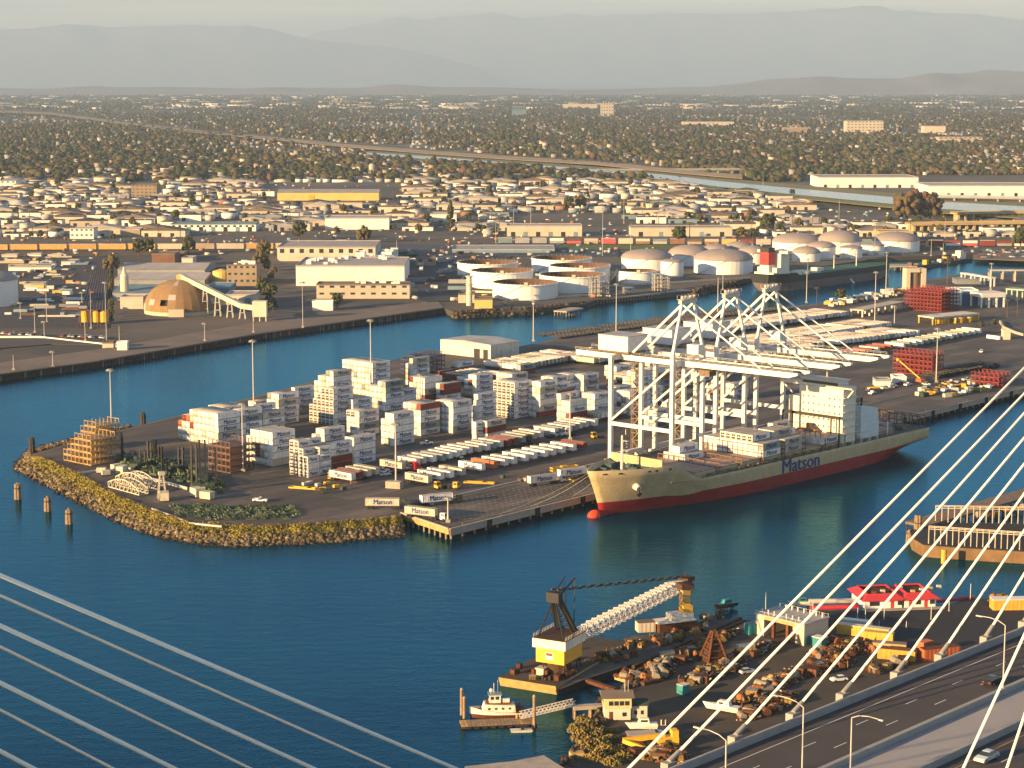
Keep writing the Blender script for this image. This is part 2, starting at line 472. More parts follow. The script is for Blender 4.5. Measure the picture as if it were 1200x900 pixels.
t = np.clip(rng.uniform(0.40, 1.12, nst), 0, 1.15)[:, None]
C = P*(1-t) + Q*t + rng.normal(0, 0.15, (nst,3))
sz = (0.25 + 1.0*rng.random(nst)**2.2)[:,None] * rng.uniform(0.6, 1.2, (nst,3))
V, F = blobs(C, sz)
tag(ob('rip_rap_stones', npmesh('rip_rap_stones', V, F, [M_rock, mat('rip_rap_dark', (0.03,0.024,0.018), 0.95, 0.3), mat('rip_rap_pale', (0.20,0.155,0.095), 0.95, 0.3)], np.repeat(np.where(t[:,0]>0.93,1,np.where(rng.random(nst)<.3,2,0)), 20))), 'loose rip rap stones on the slope round the yard point', 'stones', kind='stuff')
ng = 24000
idx = rng.integers(0, int(len(tp)*0.66), ng); fr = rng.uniform(0, 1, ng)
P = (A[idx]*(1-fr)[:,None] + A[idx+1]*fr[:,None]); Q = (B[idx]*(1-fr)[:,None] + B[idx+1]*fr[:,None])
t = np.clip(rng.beta(1.5, 2.4, ng)*0.85 - 0.03, -0.03, 0.75)[:, None]
C = P*(1-t) + Q*t
hgt = rng.uniform(0.4, 1.3, ng) * (0.5 + 0.5*np.sin(idx*0.31)**2)
th = rng.uniform(0, 3.14, ng); wd = rng.uniform(0.25, 0.6, ng)
dx, dy = np.cos(th)*wd, np.sin(th)*wd
V = np.stack([C + np.stack([-dx,-dy,0*dx-.1],1), C + np.stack([dx,dy,0*dx-.1],1), C + np.stack([dx*.6+rng.normal(0,.2,ng), dy*.6, hgt],1), C + np.stack([-dx*.6, -dy*.6+rng.normal(0,.2,ng), hgt*.8],1)], 1).reshape(-1,3)
F = (np.arange(ng)*4)[:,None] + np.arange(4)[None]
tag(ob('dry_grass', npmesh('dry_grass', V, F, [M_dry, mat('green_weeds', (0.13,0.13,0.03), 0.9, 0.3)], (rng.random(ng) < 0.3).astype(int))), 'dry yellow grass and weeds along the top of the bank', 'grass', kind='stuff')

# mountains: three ranges far behind the city
def ridge(name, prof, Y, depth, seed, m, base=-20):
    xs = np.linspace(-60, 1260, 200); ny = 40
    px = np.array([p[0] for p in prof], float); py = np.array([p[1] for p in prof], float)
    top = np.interp(xs, px, py)
    V = []
    for j in range(ny):
        v = j / (ny - 1)
        for i, x in enumerate(xs):
            Yj = Y + depth * v
            X = (x - 600) / FPX * Y * 1.01 + (x-600)/FPX*depth*v*0.9
            hp = CAM_H + (HOR - top[i]) / FPX * (Y + depth * 0.5)
            e = math.sin(min(1, v * 2) * math.pi / 2) ** 1.0 if v < 0.5 else math.cos((v - 0.5) * math.pi)
            nz = noise.fractal(Vector((X / 2500.0, Yj / 2500.0, seed)), 1.0, 2.1, 6)
            z = base + (hp - base) * e * (1 + 0.22 * nz * (1.15 - e * 0.8)) + 60 * nz * e
            V.append((X, Yj, z))
    n = len(xs); F = [(j*n+i, j*n+i+1, (j+1)*n+i+1, (j+1)*n+i) for j in range(ny-1) for i in range(n-1)]
    tag(ob(name, npmesh(name, np.array(V), np.array(F), m, smooth=True)), kind='structure')
M_mtn = mat('mountain_scrub', (0.34,0.29,0.25), 0.95, scale=0.001, col2=(0.20,0.18,0.15))
ridge('mountains', [(-60,40),(0,38),(40,35),(100,30),(125,36),(140,38),(180,33),(230,34),(290,31),(320,38),(345,45),(400,52),(480,60),(560,80),(600,99),(1260,105)], 74000, 12000, 3.0, M_mtn)
ridge('far_mountains', [(-60,60),(330,50),(400,36),(460,25),(530,20),(600,19),(700,21),(760,24),(830,22),(900,17),(1000,12),(1060,14),(1120,22),(1200,27),(1260,30)], 90000, 12000, 9.0, M_mtn)
ridge('hills', [(-60,103),(60,103),(420,103),(470,100.5),(520,103),(820,104),(860,100),(900,96),(960,91),(1010,90),(1050,91),(1090,85),(1120,88),(1150,84),(1200,87),(1260,88)], 26000, 5000, 5.0, M_mtn)
# ================================================================ CONTAINER YARD
M_white = mat('container_white', (0.78,0.76,0.72), 0.6, 0.12, 0.35, objvar=0.17, streak=0.5)
M_cream = mat('container_cream', (0.52,0.47,0.37), 0.6, 0.12, 0.35, objvar=0.18, streak=0.45)
M_red = mat('container_rust_red', (0.20,0.04,0.028), 0.7, 0.2, 0.4, objvar=0.3, streak=0.3)
M_orange = mat('container_orange', (0.42,0.11,0.04), 0.7, 0.2, 0.4, objvar=0.2, streak=0.2)
M_grey = mat('container_grey_green', (0.25,0.30,0.28), 0.7, 0.2, 0.4, objvar=0.2, streak=0.3)
M_blue = mat('lettering_blue', (0.012,0.045,0.16), 0.6, 0.1)
M_black = mat('black_steel', (0.02,0.02,0.022), 0.6, 0.2)
M_steel = mat('grey_steel', (0.25,0.25,0.24), 0.5, 0.2, metal=0.3)
M_unit = mat('reefer_unit_grey', (0.42,0.42,0.40), 0.6, 0.15)
M_glass = mat('dark_glass', (0.02,0.03,0.04), 0.3, 0.05, spec=0.7)
M_tyre = mat('tyre_rubber', (0.02,0.02,0.02), 0.9, 0.1)
M_yellow = mat('machine_yellow', (0.62,0.36,0.03), 0.55, 0.15, objvar=0.15)
M_galv = mat('galvanised', (0.42,0.41,0.38), 0.5, 0.12)

def text_mesh(s, size, name, m, bold=0.02, shear=0.0, sx=1.0):
    cu = bpy.data.curves.new('lettering_curve', 'FONT'); cu.body = s; cu.size = size
    cu.align_x = 'CENTER'; cu.align_y = 'CENTER'; cu.resolution_u = 2; cu.offset = bold; cu.shear = shear; cu.fill_mode = 'FRONT'
    t = bpy.data.objects.new('lettering_tmp', cu); COL.objects.link(t)
    bpy.context.view_layer.update()
    me = bpy.data.meshes.new_from_object(t.evaluated_get(bpy.context.evaluated_depsgraph_get()))
    bpy.data.objects.remove(t); bpy.data.curves.remove(cu)
    me.name = name; me.materials.clear(); me.materials.append(m)
    if sx != 1.0: me.transform(Matrix.Diagonal((sx, 1, 1, 1)))
    return me
# flat on XY -> stands on a side wall whose outside is -Y
def wall_text(s, size, name, m, fat=0.03, bold=0, **k):
    """bold by three copies a hand's breadth apart, each a few millimetres proud of the last"""
    me = text_mesh(s, size, name, m, bold=0.0, **k); me.transform(Matrix.Rotation(math.pi/2, 4, 'X'))
    bm = bmesh.new()
    for i, dx in enumerate((-fat*size, 0, fat*size)):
        me.transform(Matrix.Translation((dx, -.004*i, 0))); bm.from_mesh(me); me.transform(Matrix.Translation((-dx, .004*i, 0)))
    bm.to_mesh(me); bm.free(); return me

CL, CW, CH = 12.19, 2.42, 2.68
M_rooft = mat('container_roof_grime', (0.33,0.30,0.27), 0.85, 0.2, 0.3, objvar=0.15)
M_seamshade = mat('container_seam_shade', (0.24,0.22,0.19), 0.85, 0.2, 0.3)  # dark bottom rails: shade of the seams between containers painted in
def box_body(L, name, mats):
    mb = MB(); i = 0.06
    mb.box(i, i, 0.12, L - i, CW - i, CH - 0.05)
    mb.box(0.1, 0.1, CH - 0.05, L - 0.1, CW - 0.1, CH - 0.02, 1)
    for x in (0, L - 0.16):
        for y in (0, CW - 0.16): mb.box(x, y, 0, x + 0.16, y + 0.16, CH)
    for y in (0, CW - 0.1):
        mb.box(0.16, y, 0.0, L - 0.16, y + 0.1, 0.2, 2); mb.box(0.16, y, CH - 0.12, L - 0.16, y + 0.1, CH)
    for x in (0, L - 0.1):
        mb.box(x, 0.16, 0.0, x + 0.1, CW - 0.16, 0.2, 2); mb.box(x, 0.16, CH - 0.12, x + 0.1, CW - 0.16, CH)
    n = int(L / 1.1)
    for k in range(1, n):                      # side ribs
        x = k * L / n
        mb.box(x - 0.12, 0.015, 0.16, x + 0.12, 0.06, CH - 0.12); mb.box(x - 0.12, CW - 0.06, 0.16, x + 0.12, CW - 0.015, CH - 0.12)
    return mb.mesh(name, [mats, M_rooft, M_seamshade])
BODY = {}
def body(kind, L=CL):
    k = (kind, L)
    if k not in BODY:
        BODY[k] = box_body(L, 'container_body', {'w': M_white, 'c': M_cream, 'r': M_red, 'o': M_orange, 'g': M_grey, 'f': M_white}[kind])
    return BODY[k]
T_BIG = wall_text('Matson', 2.75, 'lettering', M_blue, bold=0.02)
T_MED = wall_text('Matson', 2.2, 'lettering', M_blue, bold=0.02)
_mb = MB()
_mb.box(-0.05, 0.12, 0.14, 0.05, CW/2 - 0.02, CH - 0.1); _mb.box(-0.05, CW/2 + 0.02, 0.14, 0.05, CW - 0.12, CH - 0.1)
DOOR = _mb.mesh('door', [M_white])
DOORR = _mb.mesh('door', [M_red])
_mb = MB()
for y in (0.45, 0.95, 1.5, 2.0): _mb.tube((-0.09, y, 0.2), (-0.09, y, CH - 0.15), 0.03, n=4)
BARS = _mb.mesh('lock_rods', [M_steel])
_mb = MB(); _mb.box(-0.07, 0.2, 0.25, 0.05, CW - 0.2, CH - 0.25, 0)
for y in (0.72, 1.72): _mb.lathe([(0.0, 0.0), (0.42, 0.0), (0.42, 0.06)], 10, (0, 0, 0), 1)
REEF = MB(); REEF.box(-0.07, 0.2, 0.2, 0.05, CW - 0.2, CH - 0.2, 0)
REEF.box(-0.14, 0.35, 0.35, -0.07, CW - 0.35, 0.95, 1)
for y in (0.78, 1.66):
    n0 = len(REEF.v); k = 10
    REEF.v += [(-0.12, y + 0.40*math.cos(6.283*i/k), 1.75 + 0.40*math.sin(6.283*i/k)) for i in range(k)]
    REEF.f.append(tuple(n0 + i for i in reversed(range(k)))); REEF.m.append(1)
REEF = REEF.mesh('refrigeration_unit', [M_unit, M_black])

KW = {'w': 'white', 'f': 'white refrigerated', 'r': 'rust red', 'c': 'cream', 'o': 'orange', 'g': 'grey green'}
NCON = 0
CQ = []
def place_containers(limit, objlike, stuff_name, label):
    CQ.sort(key=lambda q: -q[0])
    items = []
    for n, (sc_, a) in enumerate(CQ):
        if n < limit: container(*a)
        else:
            kind, loc, rz, lab, grp, L, text, end = a
            M = Matrix.Translation(loc) @ Matrix.Rotation(rz, 4, 'Z')
            items.append((body(kind, L), M))
            if kind == 'f': items.append((REEF, M))
            if text: items.append((T_BIG if L > 8 else T_MED, M @ Matrix.Translation((L*.54, -.015, CH*.52)) @ Matrix.Diagonal((.84 if L > 8 else .6, 1, 0.98 if L > 8 else .95, 1))))
    if items: join_instances(stuff_name, items, label, 'containers')
    CQ.clear()
def container(kind, loc, rz, label, group, L=CL, text=True, end=None):
    """end: 'd' doors, 'f' refrigeration unit, None plain"""
    global NCON; NCON += 1
    o = tag(ob('shipping_container', body(kind, L), None, loc, rz), label, 'container', group)
    if text:
        me = T_BIG if L > 8 else T_MED
        t = ob('lettering', me, o, (L * random.choice([0.5, 0.54, 0.58]) if L > 8 else L*0.5, -0.015, CH * 0.52), 0)
        if L < 8: t.scale = (0.58, 1, 0.9)
        else: t.scale = (0.84, 1, 0.98)
    if kind == 'f' or end == 'f': ob('refrigeration_unit', REEF, o)
    elif end == 'd':
        ob('door', DOORR if kind in 'ro' else DOOR, o); ob('lock_rods', BARS, o)
    return o
HP, WP = 2.78, 2.64
LAYER = {0: 'ground', 1: 'second', 2: 'third', 3: 'fourth', 4: 'fifth', 5: 'sixth'}
def stack(px, py, heights, where, rows=1, kind='w', L=CL, colour=None, notext=0.12, base=YH, rowh=None, gap=0.5, frame=None, group='containers stacked in the yard', pt=None, pred=0.05):
    """heights: near (water) column first, going inland. rowh: per row list of heights"""
    a0, b0 = AB(px, py, base) if frame is None else (px, py)
    H = [heights] + [(rowh[k-1] if rowh else heights) for k in range(1, rows)]
    nc = max(len(h) for h in H)
    g = lambda k, i: H[k][i] if 0 <= k < rows and 0 <= i < len(H[k]) else 0
    for k in range(rows):
        for i in range(len(H[k])):
            for l in range(H[k][i]):
                vis = l == H[k][i] - 1 or k == 0 or g(k-1, i) <= l or i == 0 or g(k, i-1) <= l
                if not vis: continue
                kd = kind
                if colour and (i, k, l) in colour: kd = colour[(i, k, l)]
                elif kind != 'f' and random.random() < pred: kd = random.choice('rro')
                elif kind != 'f' and random.random() < 0.17: kd = random.choice('cccg')
                side = i == 0 or g(k, i-1) <= l
                tx = side and kd not in 'ro' and random.random() > notext
                z = base + l * HP
                jit = random.uniform(-0.12, 0.12)
                loc = pt(a0 + k * (L + gap) + jit, b0 + i * WP, z) if pt else YD(a0 + k * (L + gap) + jit, b0 + i * WP, z)
                lab = KW[kd] + ' container, ' + (LAYER[l] + ' layer' if H[k][i] > 1 else 'single')
                if nc > 1: lab += ', ' + (ORD[i+1]) + ' column'
                if rows > 1: lab += ', ' + ('front' if k == 0 else 'back' if k == rows-1 else 'middle') + ' row'
                fe = k == 0 or g(k-1,i) <= l
                hid = 1.0 if loc.y < 1500 else .5
                scr = ((1.2*L/12 if side else 0) + (.45 if fe else 0) + (.3*L/12 if l == H[k][i]-1 else 0)) / (loc.y/1000)**2
                CQ.append((scr, (kd, loc, YA, lab + ' of ' + where, group, L, tx, 'd' if fe and random.random() < .6 else None)))

stack(320, 547, [5,5,5,5,5,4], 'wide stack beside flat racks', colour={(3,0,2):'r',(3,0,1):'r'}, pred=0)
stack(256, 523, [5,5,5,5,5,5,5,4,4,3], 'westmost wide block', rows=3, rowh=[[5,5,4,4,5,5,5,5],[4,4,5,4,4,4]], colour={(8,0,3):'r',(9,0,2):'o',(6,0,2):'r',(7,0,3):'o'}, pred=0.05)
stack(289, 512, [4,4,4,4], 'stack behind wide stack', pred=0)
stack(327, 498, [5,5,5], 'tall narrow stack', pred=0)
stack(391, 499, [6,6,6,5,4,3], 'reefer stack at middle', kind='f')
stack(380, 518, [2,2,1], 'low pair', pred=0)
stack(361, 560, [3,4,5,5], 'short reefer stack', kind='f', rows=2, L=6.06, rowh=[[4,4,5]], gap=0.3)
stack(387, 552, [4,3], 'red based stack', colour={(0,0,0):'r',(0,0,1):'r'}, pred=0)
stack(415, 545, [4,4,3], 'stack beside red base', pred=0)
stack(391, 476, [6,6,5,5,4,3], 'shore stack behind reefers', pred=0)
stack(437, 465, [6,6,6,6,6,6,6,6], 'tallest shore block', pred=0)
stack(484, 452, [5,4], 'stack inland of tallest block', pred=0)
stack(452, 482, [5,5,4,4,4], 'stepped stack at middle', pred=0)
stack(467, 478, [3,3,2], 'stack at steps foot', pred=0)
stack(421, 512, [4,4,4], 'stack behind low pair', pred=0, colour={(2,0,3):'f',(1,0,3):'f'})
stack(462, 523, [5,5,4], 'five-high stack by roadway', pred=0)
stack(493, 511, [5,5,5,5], 'red topped stack', colour={(0,0,4):'r',(3,0,3):'r'}, pred=0)
stack(531, 508, [5,5,5,5], 'white stack by roadway', pred=0)
stack(498, 470, [4,4,4,4], 'stack before blue racks', colour={(0,0,0):'r',(3,0,3):'r'}, pred=0)
stack(558, 466, [4,4,3], 'stack beside blue racks', colour={(1,0,2):'r'}, pred=0)
stack(560, 498, [5,3], 'slim five-high stack', pred=0)
stack(558, 517, [3], 'little roadside stack', colour={}, pred=0, L=6.06)
stack(571, 516, [3], 'red topped roadside stack', colour={(0,0,2):'c',(0,0,1):'r'}, pred=0)
stack(603, 491, [6,6,6,6,6], 'tall reefer block', kind='f')
stack(633, 490, [6,6,5], 'six-high stepped block', rows=2, rowh=[[4,5,5]], colour={(0,0,0):'r',(0,1,3):'r'}, pred=0)
stack(648, 462, [3,3,3], 'far block behind stepped block', rows=2, pred=0)
stack(668, 499, [4,4,5], 'sunlit corner stack', colour={(0,0,0):'o',(0,0,1):'r'}, pred=0)
stack(697, 490, [4,4,4], 'stack beside red pair', pred=0)
stack(684, 459, [3,3,3], 'low block at yard middle', pred=0)
stack(738, 487, [4,4,4], 'block under first crane', rows=2, pred=0.05)
stack(744, 462, [4,4,3], 'block behind first crane', rows=2, pred=0.05)
stack(610, 440, [2,2], 'low line beside shed', rows=1, colour={(0,0,0):'r'}, pred=0)
stack(537, 437, [2,2], 'low line by blue racks', rows=1, colour={(0,0,0):'r',(1,0,0):'r'}, pred=0)
stack(515, 441, [1], 'red line by blue racks', rows=2, colour={(0,0,0):'r',(0,1,0):'r'}, pred=0)
stack(838, 470, [3,3], 'block under second crane', pred=0.1)

for a_ in [(600,458,[3,3,3,3],'pale block behind tall reefer block',1),(660,480,[4,4,3],'block between stepped block and corner stack',1),(722,474,[3,3,2],'pair behind red pair',1),(765,503,[3,3,3],'low block between crane legs',1),
        (792,494,[3,2,3],'second low block between crane legs',1),(775,458,[3,3,3],'block beyond first crane',2),(818,448,[2,2,2],'low block beyond second crane',2),(722,442,[2,2,2],'low far block left of crane houses',2),(860,470,[3,3,2],'block beyond third crane',1),
        (300,492,[3,3],'low pair by north light mast',1),(346,482,[4,3,3],'stack left of shore stack',1),(520,470,[3,3],'short stack right of blue racks',1),(588,476,[4,4],'narrow stack left of reefer block',1),(414,497,[4,4],'narrow stack right of reefers',1)]:
    stack(a_[0], a_[1], a_[2], a_[3], rows=a_[4], pred=0.06)
place_containers(237, None, 'container_stacks', 'white container stacks deeper in the yard')
# chassis-mounted containers ------------------------------------------------
_c = MB()
for y in (0.7, 1.6): _c.box(0.2, y, 1.05, CL, y + 0.14, 1.3)
for x in (0.3, 4, 8, CL - 0.4): _c.box(x, 0.1, 1.1, x + 0.2, CW - 0.1, 1.28)
_c.box(9.6, 0.6, 0.0, 9.75, 0.8, 1.1); _c.box(9.6, 1.65, 0.0, 9.75, 1.85, 1.1)
CHAS = _c.mesh('chassis', [M_black])
_c = MB()
for x in (1.2, 2.5):
    for y in (0.05, 1.85): _c.tube((x, y, 0.52), (x, y + 0.55, 0.52), 0.52, n=10)
BOGIE = _c.mesh('bogie', [M_tyre])
TRBODY = {}
def trailer(kind, loc, rz, label, group, text=True, wheels=True):
    o = tag(ob('container_trailer', CHAS, None, loc, rz), label, 'trailer', group)
    ob('container', body(kind), o, (0, 0, 1.3))
    if wheels: ob('bogie', BOGIE, o)
    if text:
        t = ob('lettering', T_BIG, o, (CL*0.52, -0.015, 1.3 + CH*0.52)); t.scale = (0.84, 1, 0.98)
    return o
RZT = YA - math.pi/2        # long side faces the sun side (-D)
def tr_at(px, py, kind='w', label='', rz=RZT, group='container trailers parked near the quay', base=YH, text=True):
    v = G(px, py, base); return trailer(kind, (v.x, v.y, base), rz, label, group, text)
# the front row of parked trailers (ends face the quay)
FR = [(475,568),(497,562),(514,557),(530,554)] 
a0, b0 = AB(502, 570); a1, b1 = AB(683, 530)
n = 16
cols = 'wwwwwrwwwwwwwwww'
skip = {4}
for i in range(n):
    if i in skip: continue
    a = a0 + (a1 - a0) * i / (n - 1) + random.uniform(-.8,.8); b = b0 + (b1 - b0) * i / (n - 1) + random.uniform(-.6,.6)
    k = 'o' if i == 6 else ('r' if i == 15 else 'c' if i in (0, 3) else 'w')
    trailer(k, YD(a, b + CL, YH), RZT, '%s container trailer, %s slot of the front row, counted from the pier end' % (KW[k], ordn(i+1)), 'container trailers parked near the quay', k in 'wc')
a0, b0 = AB(405, 566); a1, b1 = AB(690, 502)
for i in range(34):
    if random.random() < 0.08 or 3 < i < 5: continue
    a = a0 + (a1 - a0) * i / 33; b = b0 + (b1 - b0) * i / 33 + random.uniform(-1.2, 1.2) - 3
    k = random.choice('wwwwwccrg')
    trailer(k, YD(a, b + CL, YH), RZT, '%s container trailer, %s from left in the row behind the front row' % (KW[k], ordn(i+1)), 'container trailers in the second row', k in 'wc')
a0, b0 = AB(700, 495)
for i in range(14):
    k = random.choice('wwwcr')
    trailer(k, YD(a0 + i*3.3 + (6 if i > 6 else 0), b0 + CL + random.uniform(-.5,.5), YH), RZT, '%s container trailer, %s of the short row behind the first crane' % (KW[k], ordn(i+1)), 'container trailers behind the cranes', k in 'wc')

# far trailer rows: containers side by side, ends to the road
rows_px = [((612,436),(690,421),'reefer row beside the shed','f'), ((880,419),(1081,394),'nearest far row','w'), ((800,422),(1049,384),'middle far row','w'),
           ((745,407),(998,371),'farthest row','w'), ((700,428),(790,414),'row behind crane legs','w'), ((800,436),(965,412),'row beyond crane machinery houses','w'), ((760,452),(850,436),'short row under the crane girders','w'), ((560,452),(600,444),'short row beside reefer block','w')]
nfar = 0; TQ = []
BK = MB(); bkm = []
for (p0, p1, nm, kk) in rows_px:
    A0, B0 = AB(*p0); A1, B1 = AB(*p1); L = math.hypot(A1-A0, B1-B0); n = int(L / 3.35)
    for i in range(n):
        f = i / n; a = A0 + (A1-A0)*f; b = B0 + (B1-B0)*f + random.uniform(-.5,.5)
        if random.random() < 0.03: continue
        k = kk if random.random() < 0.8 else random.choice('crgcro')
        if nfar >= 215:
            M = Matrix.Translation(YD(a, b, YH + 1.3)) @ Matrix.Rotation(YA + math.pi/2, 4, 'Z'); TQ.append((body(k), M)); TQ.append((CHAS, Matrix.Translation(YD(a, b, YH)) @ Matrix.Rotation(YA + math.pi/2, 4, 'Z'))); continue
        o = trailer(k if k != 'f' else 'w', YD(a, b, YH), YA + math.pi/2, '%s container trailer, %s slot from left in the %s' % (KW[k], ordn(i+1), nm), 'container trailers in the far rows', False, False); nfar += 1
        if k == 'f': ob('refrigeration_unit', REEF, o, (0, 0, 1.3))
    # the second container of each pair stands back to back, behind the first
    for i in range(n):
        f = i / n; a = A0 + (A1-A0)*f; b = B0 + (B1-B0)*f + CL + 1.0 + random.uniform(-.5,.5)
        if random.random() < 0.06: continue
        v0 = YD(a - CW, b, YH + 1.3); 
        BK.M = Matrix.Translation(v0) @ Matrix.Rotation(YA, 4, 'Z')
        BK.box(0.9, 0.2, -1.3, 1.5, CL-.2, -0.02, 4); TQ.append((body(random.choice('wwwwwcccrg')), Matrix.Translation(YD(a, b, YH+1.3)) @ Matrix.Rotation(YA + math.pi/2, 4, 'Z')))
if TQ: join_instances('far_trailer_line', TQ, 'white container trailers parked in the farthest rows', 'trailers')
tag(BK.obj('back_trailer_line', [M_white, M_cream, M_red, M_grey, M_black]), 'back lines of parked white container trailers across the far yard', 'trailers', kind='stuff')

# bare chassis parked in long dark rows along the north shore -----------------
_c = MB()
for y in (0.75, 1.55): _c.box(0, y, 0.95, 12.0, y + 0.16, 1.22)
for x in (0, 3, 6, 9, 11.7): _c.box(x, 0, 0.98, x + 0.25, 2.44, 1.2)
for x in (1.2, 2.5):
    for y in (0.05, 1.85): _c.tube((x, y, 0.52), (x, y + 0.55, 0.52), 0.52, n=8)
_c.box(9.4, 0.6, 0.0, 9.6, 0.8, 0.95); _c.box(9.4, 1.6, 0, 9.6, 1.8, 0.95)
BARE = _c.mesh('bare_chassis', [mat('chassis_paint', (0.035,0.032,0.035), 0.6, 0.3, objvar=0.5)])
def chassis_row(p0, p1, nm, depth=1, step=3.4, pile=1, rz=YA+math.pi/2, base=YH):
    A0, B0 = AB(*p0); A1, B1 = AB(*p1); L = math.hypot(A1-A0, B1-B0); n = int(L / step)
    for d in range(depth):
        for i in range(n):
            for p in range(pile):
                f = i / n; a = A0 + (A1-A0)*f; b = B0 + (B1-B0)*f + d*13 + random.uniform(-.6,.6)
                if random.random() < .05: continue
                tag(ob('container_chassis', BARE, None, YD(a, b, base + p*1.25), rz), 'bare dark chassis, %s from left, %s%s' % (ordn(i+1), nm, ', line %s' % ['one','two','three','four'][d] if depth > 1 else '') + (', %s in pile' % ORD[p+1] if pile > 1 else ''), 'chassis', 'bare container chassis in rows')
chassis_row((660,397), (890,366), 'dark north shore field', depth=2)
chassis_row((760,382), (935,362), 'dark strip against north shore', depth=1)
chassis_row((1104,444), (1176,430), 'dark piles right of red frames', depth=1, pile=2)
chassis_row((1065,425), (1098,417), 'dark rows behind red frames', depth=1, pile=1)

# flat racks: open floors with end posts, stacked --------------------------------
def rack_mesh(name, m, L=CL, posts=2, h=2.45):
    mb = MB(); mb.box(0, 0, 0, L, CW, 0.42)
    for x in [0.0, L - 0.2] + ([L*0.33, L*0.66] if posts > 2 else []):
        for y in (0, CW - 0.2): mb.box(x, y, 0.42, x + 0.2, y + 0.2, h)
    mb.box(0, 0.2, h - 0.3, 0.18, CW - 0.2, h - 0.1); mb.box(L - 0.18, 0.2, h - 0.3, L, CW - 0.2, h - 0.1)
    return mb.mesh(name, [m])
def racks(me, px, py, heights, where, label, group, rows=1, pitch=2.5, L=CL, wp=2.62, name='flat_rack', cat='flat rack', rowh=None):
    a0, b0 = AB(px, py)
    for k in range(rows):
        hs = heights if k == 0 or not rowh else rowh[k-1]
        for i, h in enumerate(hs):
            for l in range(h):
                tag(ob(name, me, None, YD(a0 + k*(L+.5) + random.uniform(-.1,.1), b0 + i*wp, YH + l*pitch), YA),
                    '%s, %s level, %s column%s, %s' % (label, ORD[l+1], ORD[i+1], ', %s row' % ORD[k+1] if rows > 1 else '', where), cat, group)
M_tan = mat('rack_tan_paint', (0.36,0.24,0.11), 0.75, 0.3, 0.5, objvar=0.3, streak=0.5)
M_rackred = mat('rack_red_paint', (0.21,0.028,0.024), 0.7, 0.2, 0.5, objvar=0.25)
M_rackblue = mat('rack_navy_paint', (0.035,0.05,0.11), 0.7, 0.2, 0.5, objvar=0.3)
M_rackbrown = mat('rack_brown_paint', (0.13,0.075,0.06), 0.75, 0.3, 0.5, objvar=0.3)
RT = rack_mesh('flat_rack_tan', M_tan, posts=4); RB = rack_mesh('flat_rack_brown', M_rackbrown)
RN = rack_mesh('flat_rack_navy', M_rackblue, posts=4); RRD = rack_mesh('flat_rack_red', M_rackred, posts=4, h=2.2)
racks(RT, 107, 546, [5,5,5,5,4,3,2], 'sunlit pile on the yard point', 'tan open frame rack', 'tan frame racks on the point', rows=1)
racks(RT, 113, 529, [5,5,5,4], 'back pile on the point', 'tan open frame rack', 'tan frame racks on the point')
racks(RB, 270, 555, [5,5,5,5,5], 'beside dark lift trucks', 'brown flat rack', 'brown flat racks', rows=1)
racks(RN, 503, 442, [5,5,5,4,5,5,4,4], 'navy pile at the north shore', 'navy open rack', 'navy open racks')
racks(RRD, 1092, 441, [5]*9, 'pile beyond the ship stern', 'red frame rack', 'red frame racks', rows=1)
racks(RRD, 1103, 366, [6]*11, 'pile by the tall portal', 'red frame rack', 'red frame racks', rows=2)
racks(RRD, 1170, 455, [3]*6, 'low pile near the right edge', 'red frame rack', 'red frame racks')

# ---- vehicles
def car_meshes():
    mb = MB(); P = [(-2.2,.35),(-2.2,.75),(-1.9,.95),(-.9,1.02),(1.3,1.0),(2.1,.85),(2.25,.5),(2.2,.35)]
    L = len(P)
    for s in (1,): pass
    n = mb._a([(x, -0.9, z) for x, z in P] + [(x, 0.9, z) for x, z in P])
    mb.f.append(tuple(range(n, n+L))); mb.m.append(0); mb.f.append(tuple(n+L+i for i in reversed(range(L)))); mb.m.append(0)
    for i in range(L):
        j = (i+1) % L; mb.f.append((n+i, n+L+i, n+L+j, n+j)); mb.m.append(0)
    bm = mb
    cb = MB(); cb.hexa([(-1.9,-.8,.98),(1.0,-.8,.98),(1.0,.8,.98),(-1.9,.8,.98),(-1.3,-.65,1.45),(.3,-.65,1.45),(.3,.65,1.45),(-1.3,.65,1.45)], 0)
    rf = MB(); rf.box(-1.25,-.64,1.44,.25,.64,1.49)
    wh = MB()
    for x in (-1.35, 1.4):
        for y in (-.92, .72): wh.tube((x, y, .33), (x, y+.2, .33), .33, n=10)
    return bm, cb, rf, wh
_b, _g, _r, _w = car_meshes()
M_car = mat('car_paint', (0.55,0.55,0.55), 0.35, 0.03, objvar=0.0, spec=0.6)
CARM = {}
for nm, c in (('white', (.7,.7,.68)), ('silver', (.42,.43,.44)), ('dark', (.03,.03,.035)), ('red', (.35,.03,.03)), ('blue', (.03,.07,.2)), ('yellow', (.7,.45,.05))):
    mm = mat('car_paint_' + nm, c, 0.35, 0.04, spec=0.6)
    CARM[nm] = (_b.mesh('car_body', [mm]), _r.mesh('roof_panel', [mm]))
CAB_G = _g.mesh('cabin_glass', [M_glass]); WH = _w.mesh('wheels', [M_tyre])
def car(loc, rz, colour, label, group=None, detail=True):
    o = tag(ob('parked_car', CARM[colour][0], None, loc, rz), label, 'car', group)
    ob('cabin', CAB_G, o); ob('roof_panel', CARM[colour][1], o)
    if detail: ob('wheel_set', WH, o)
    return o
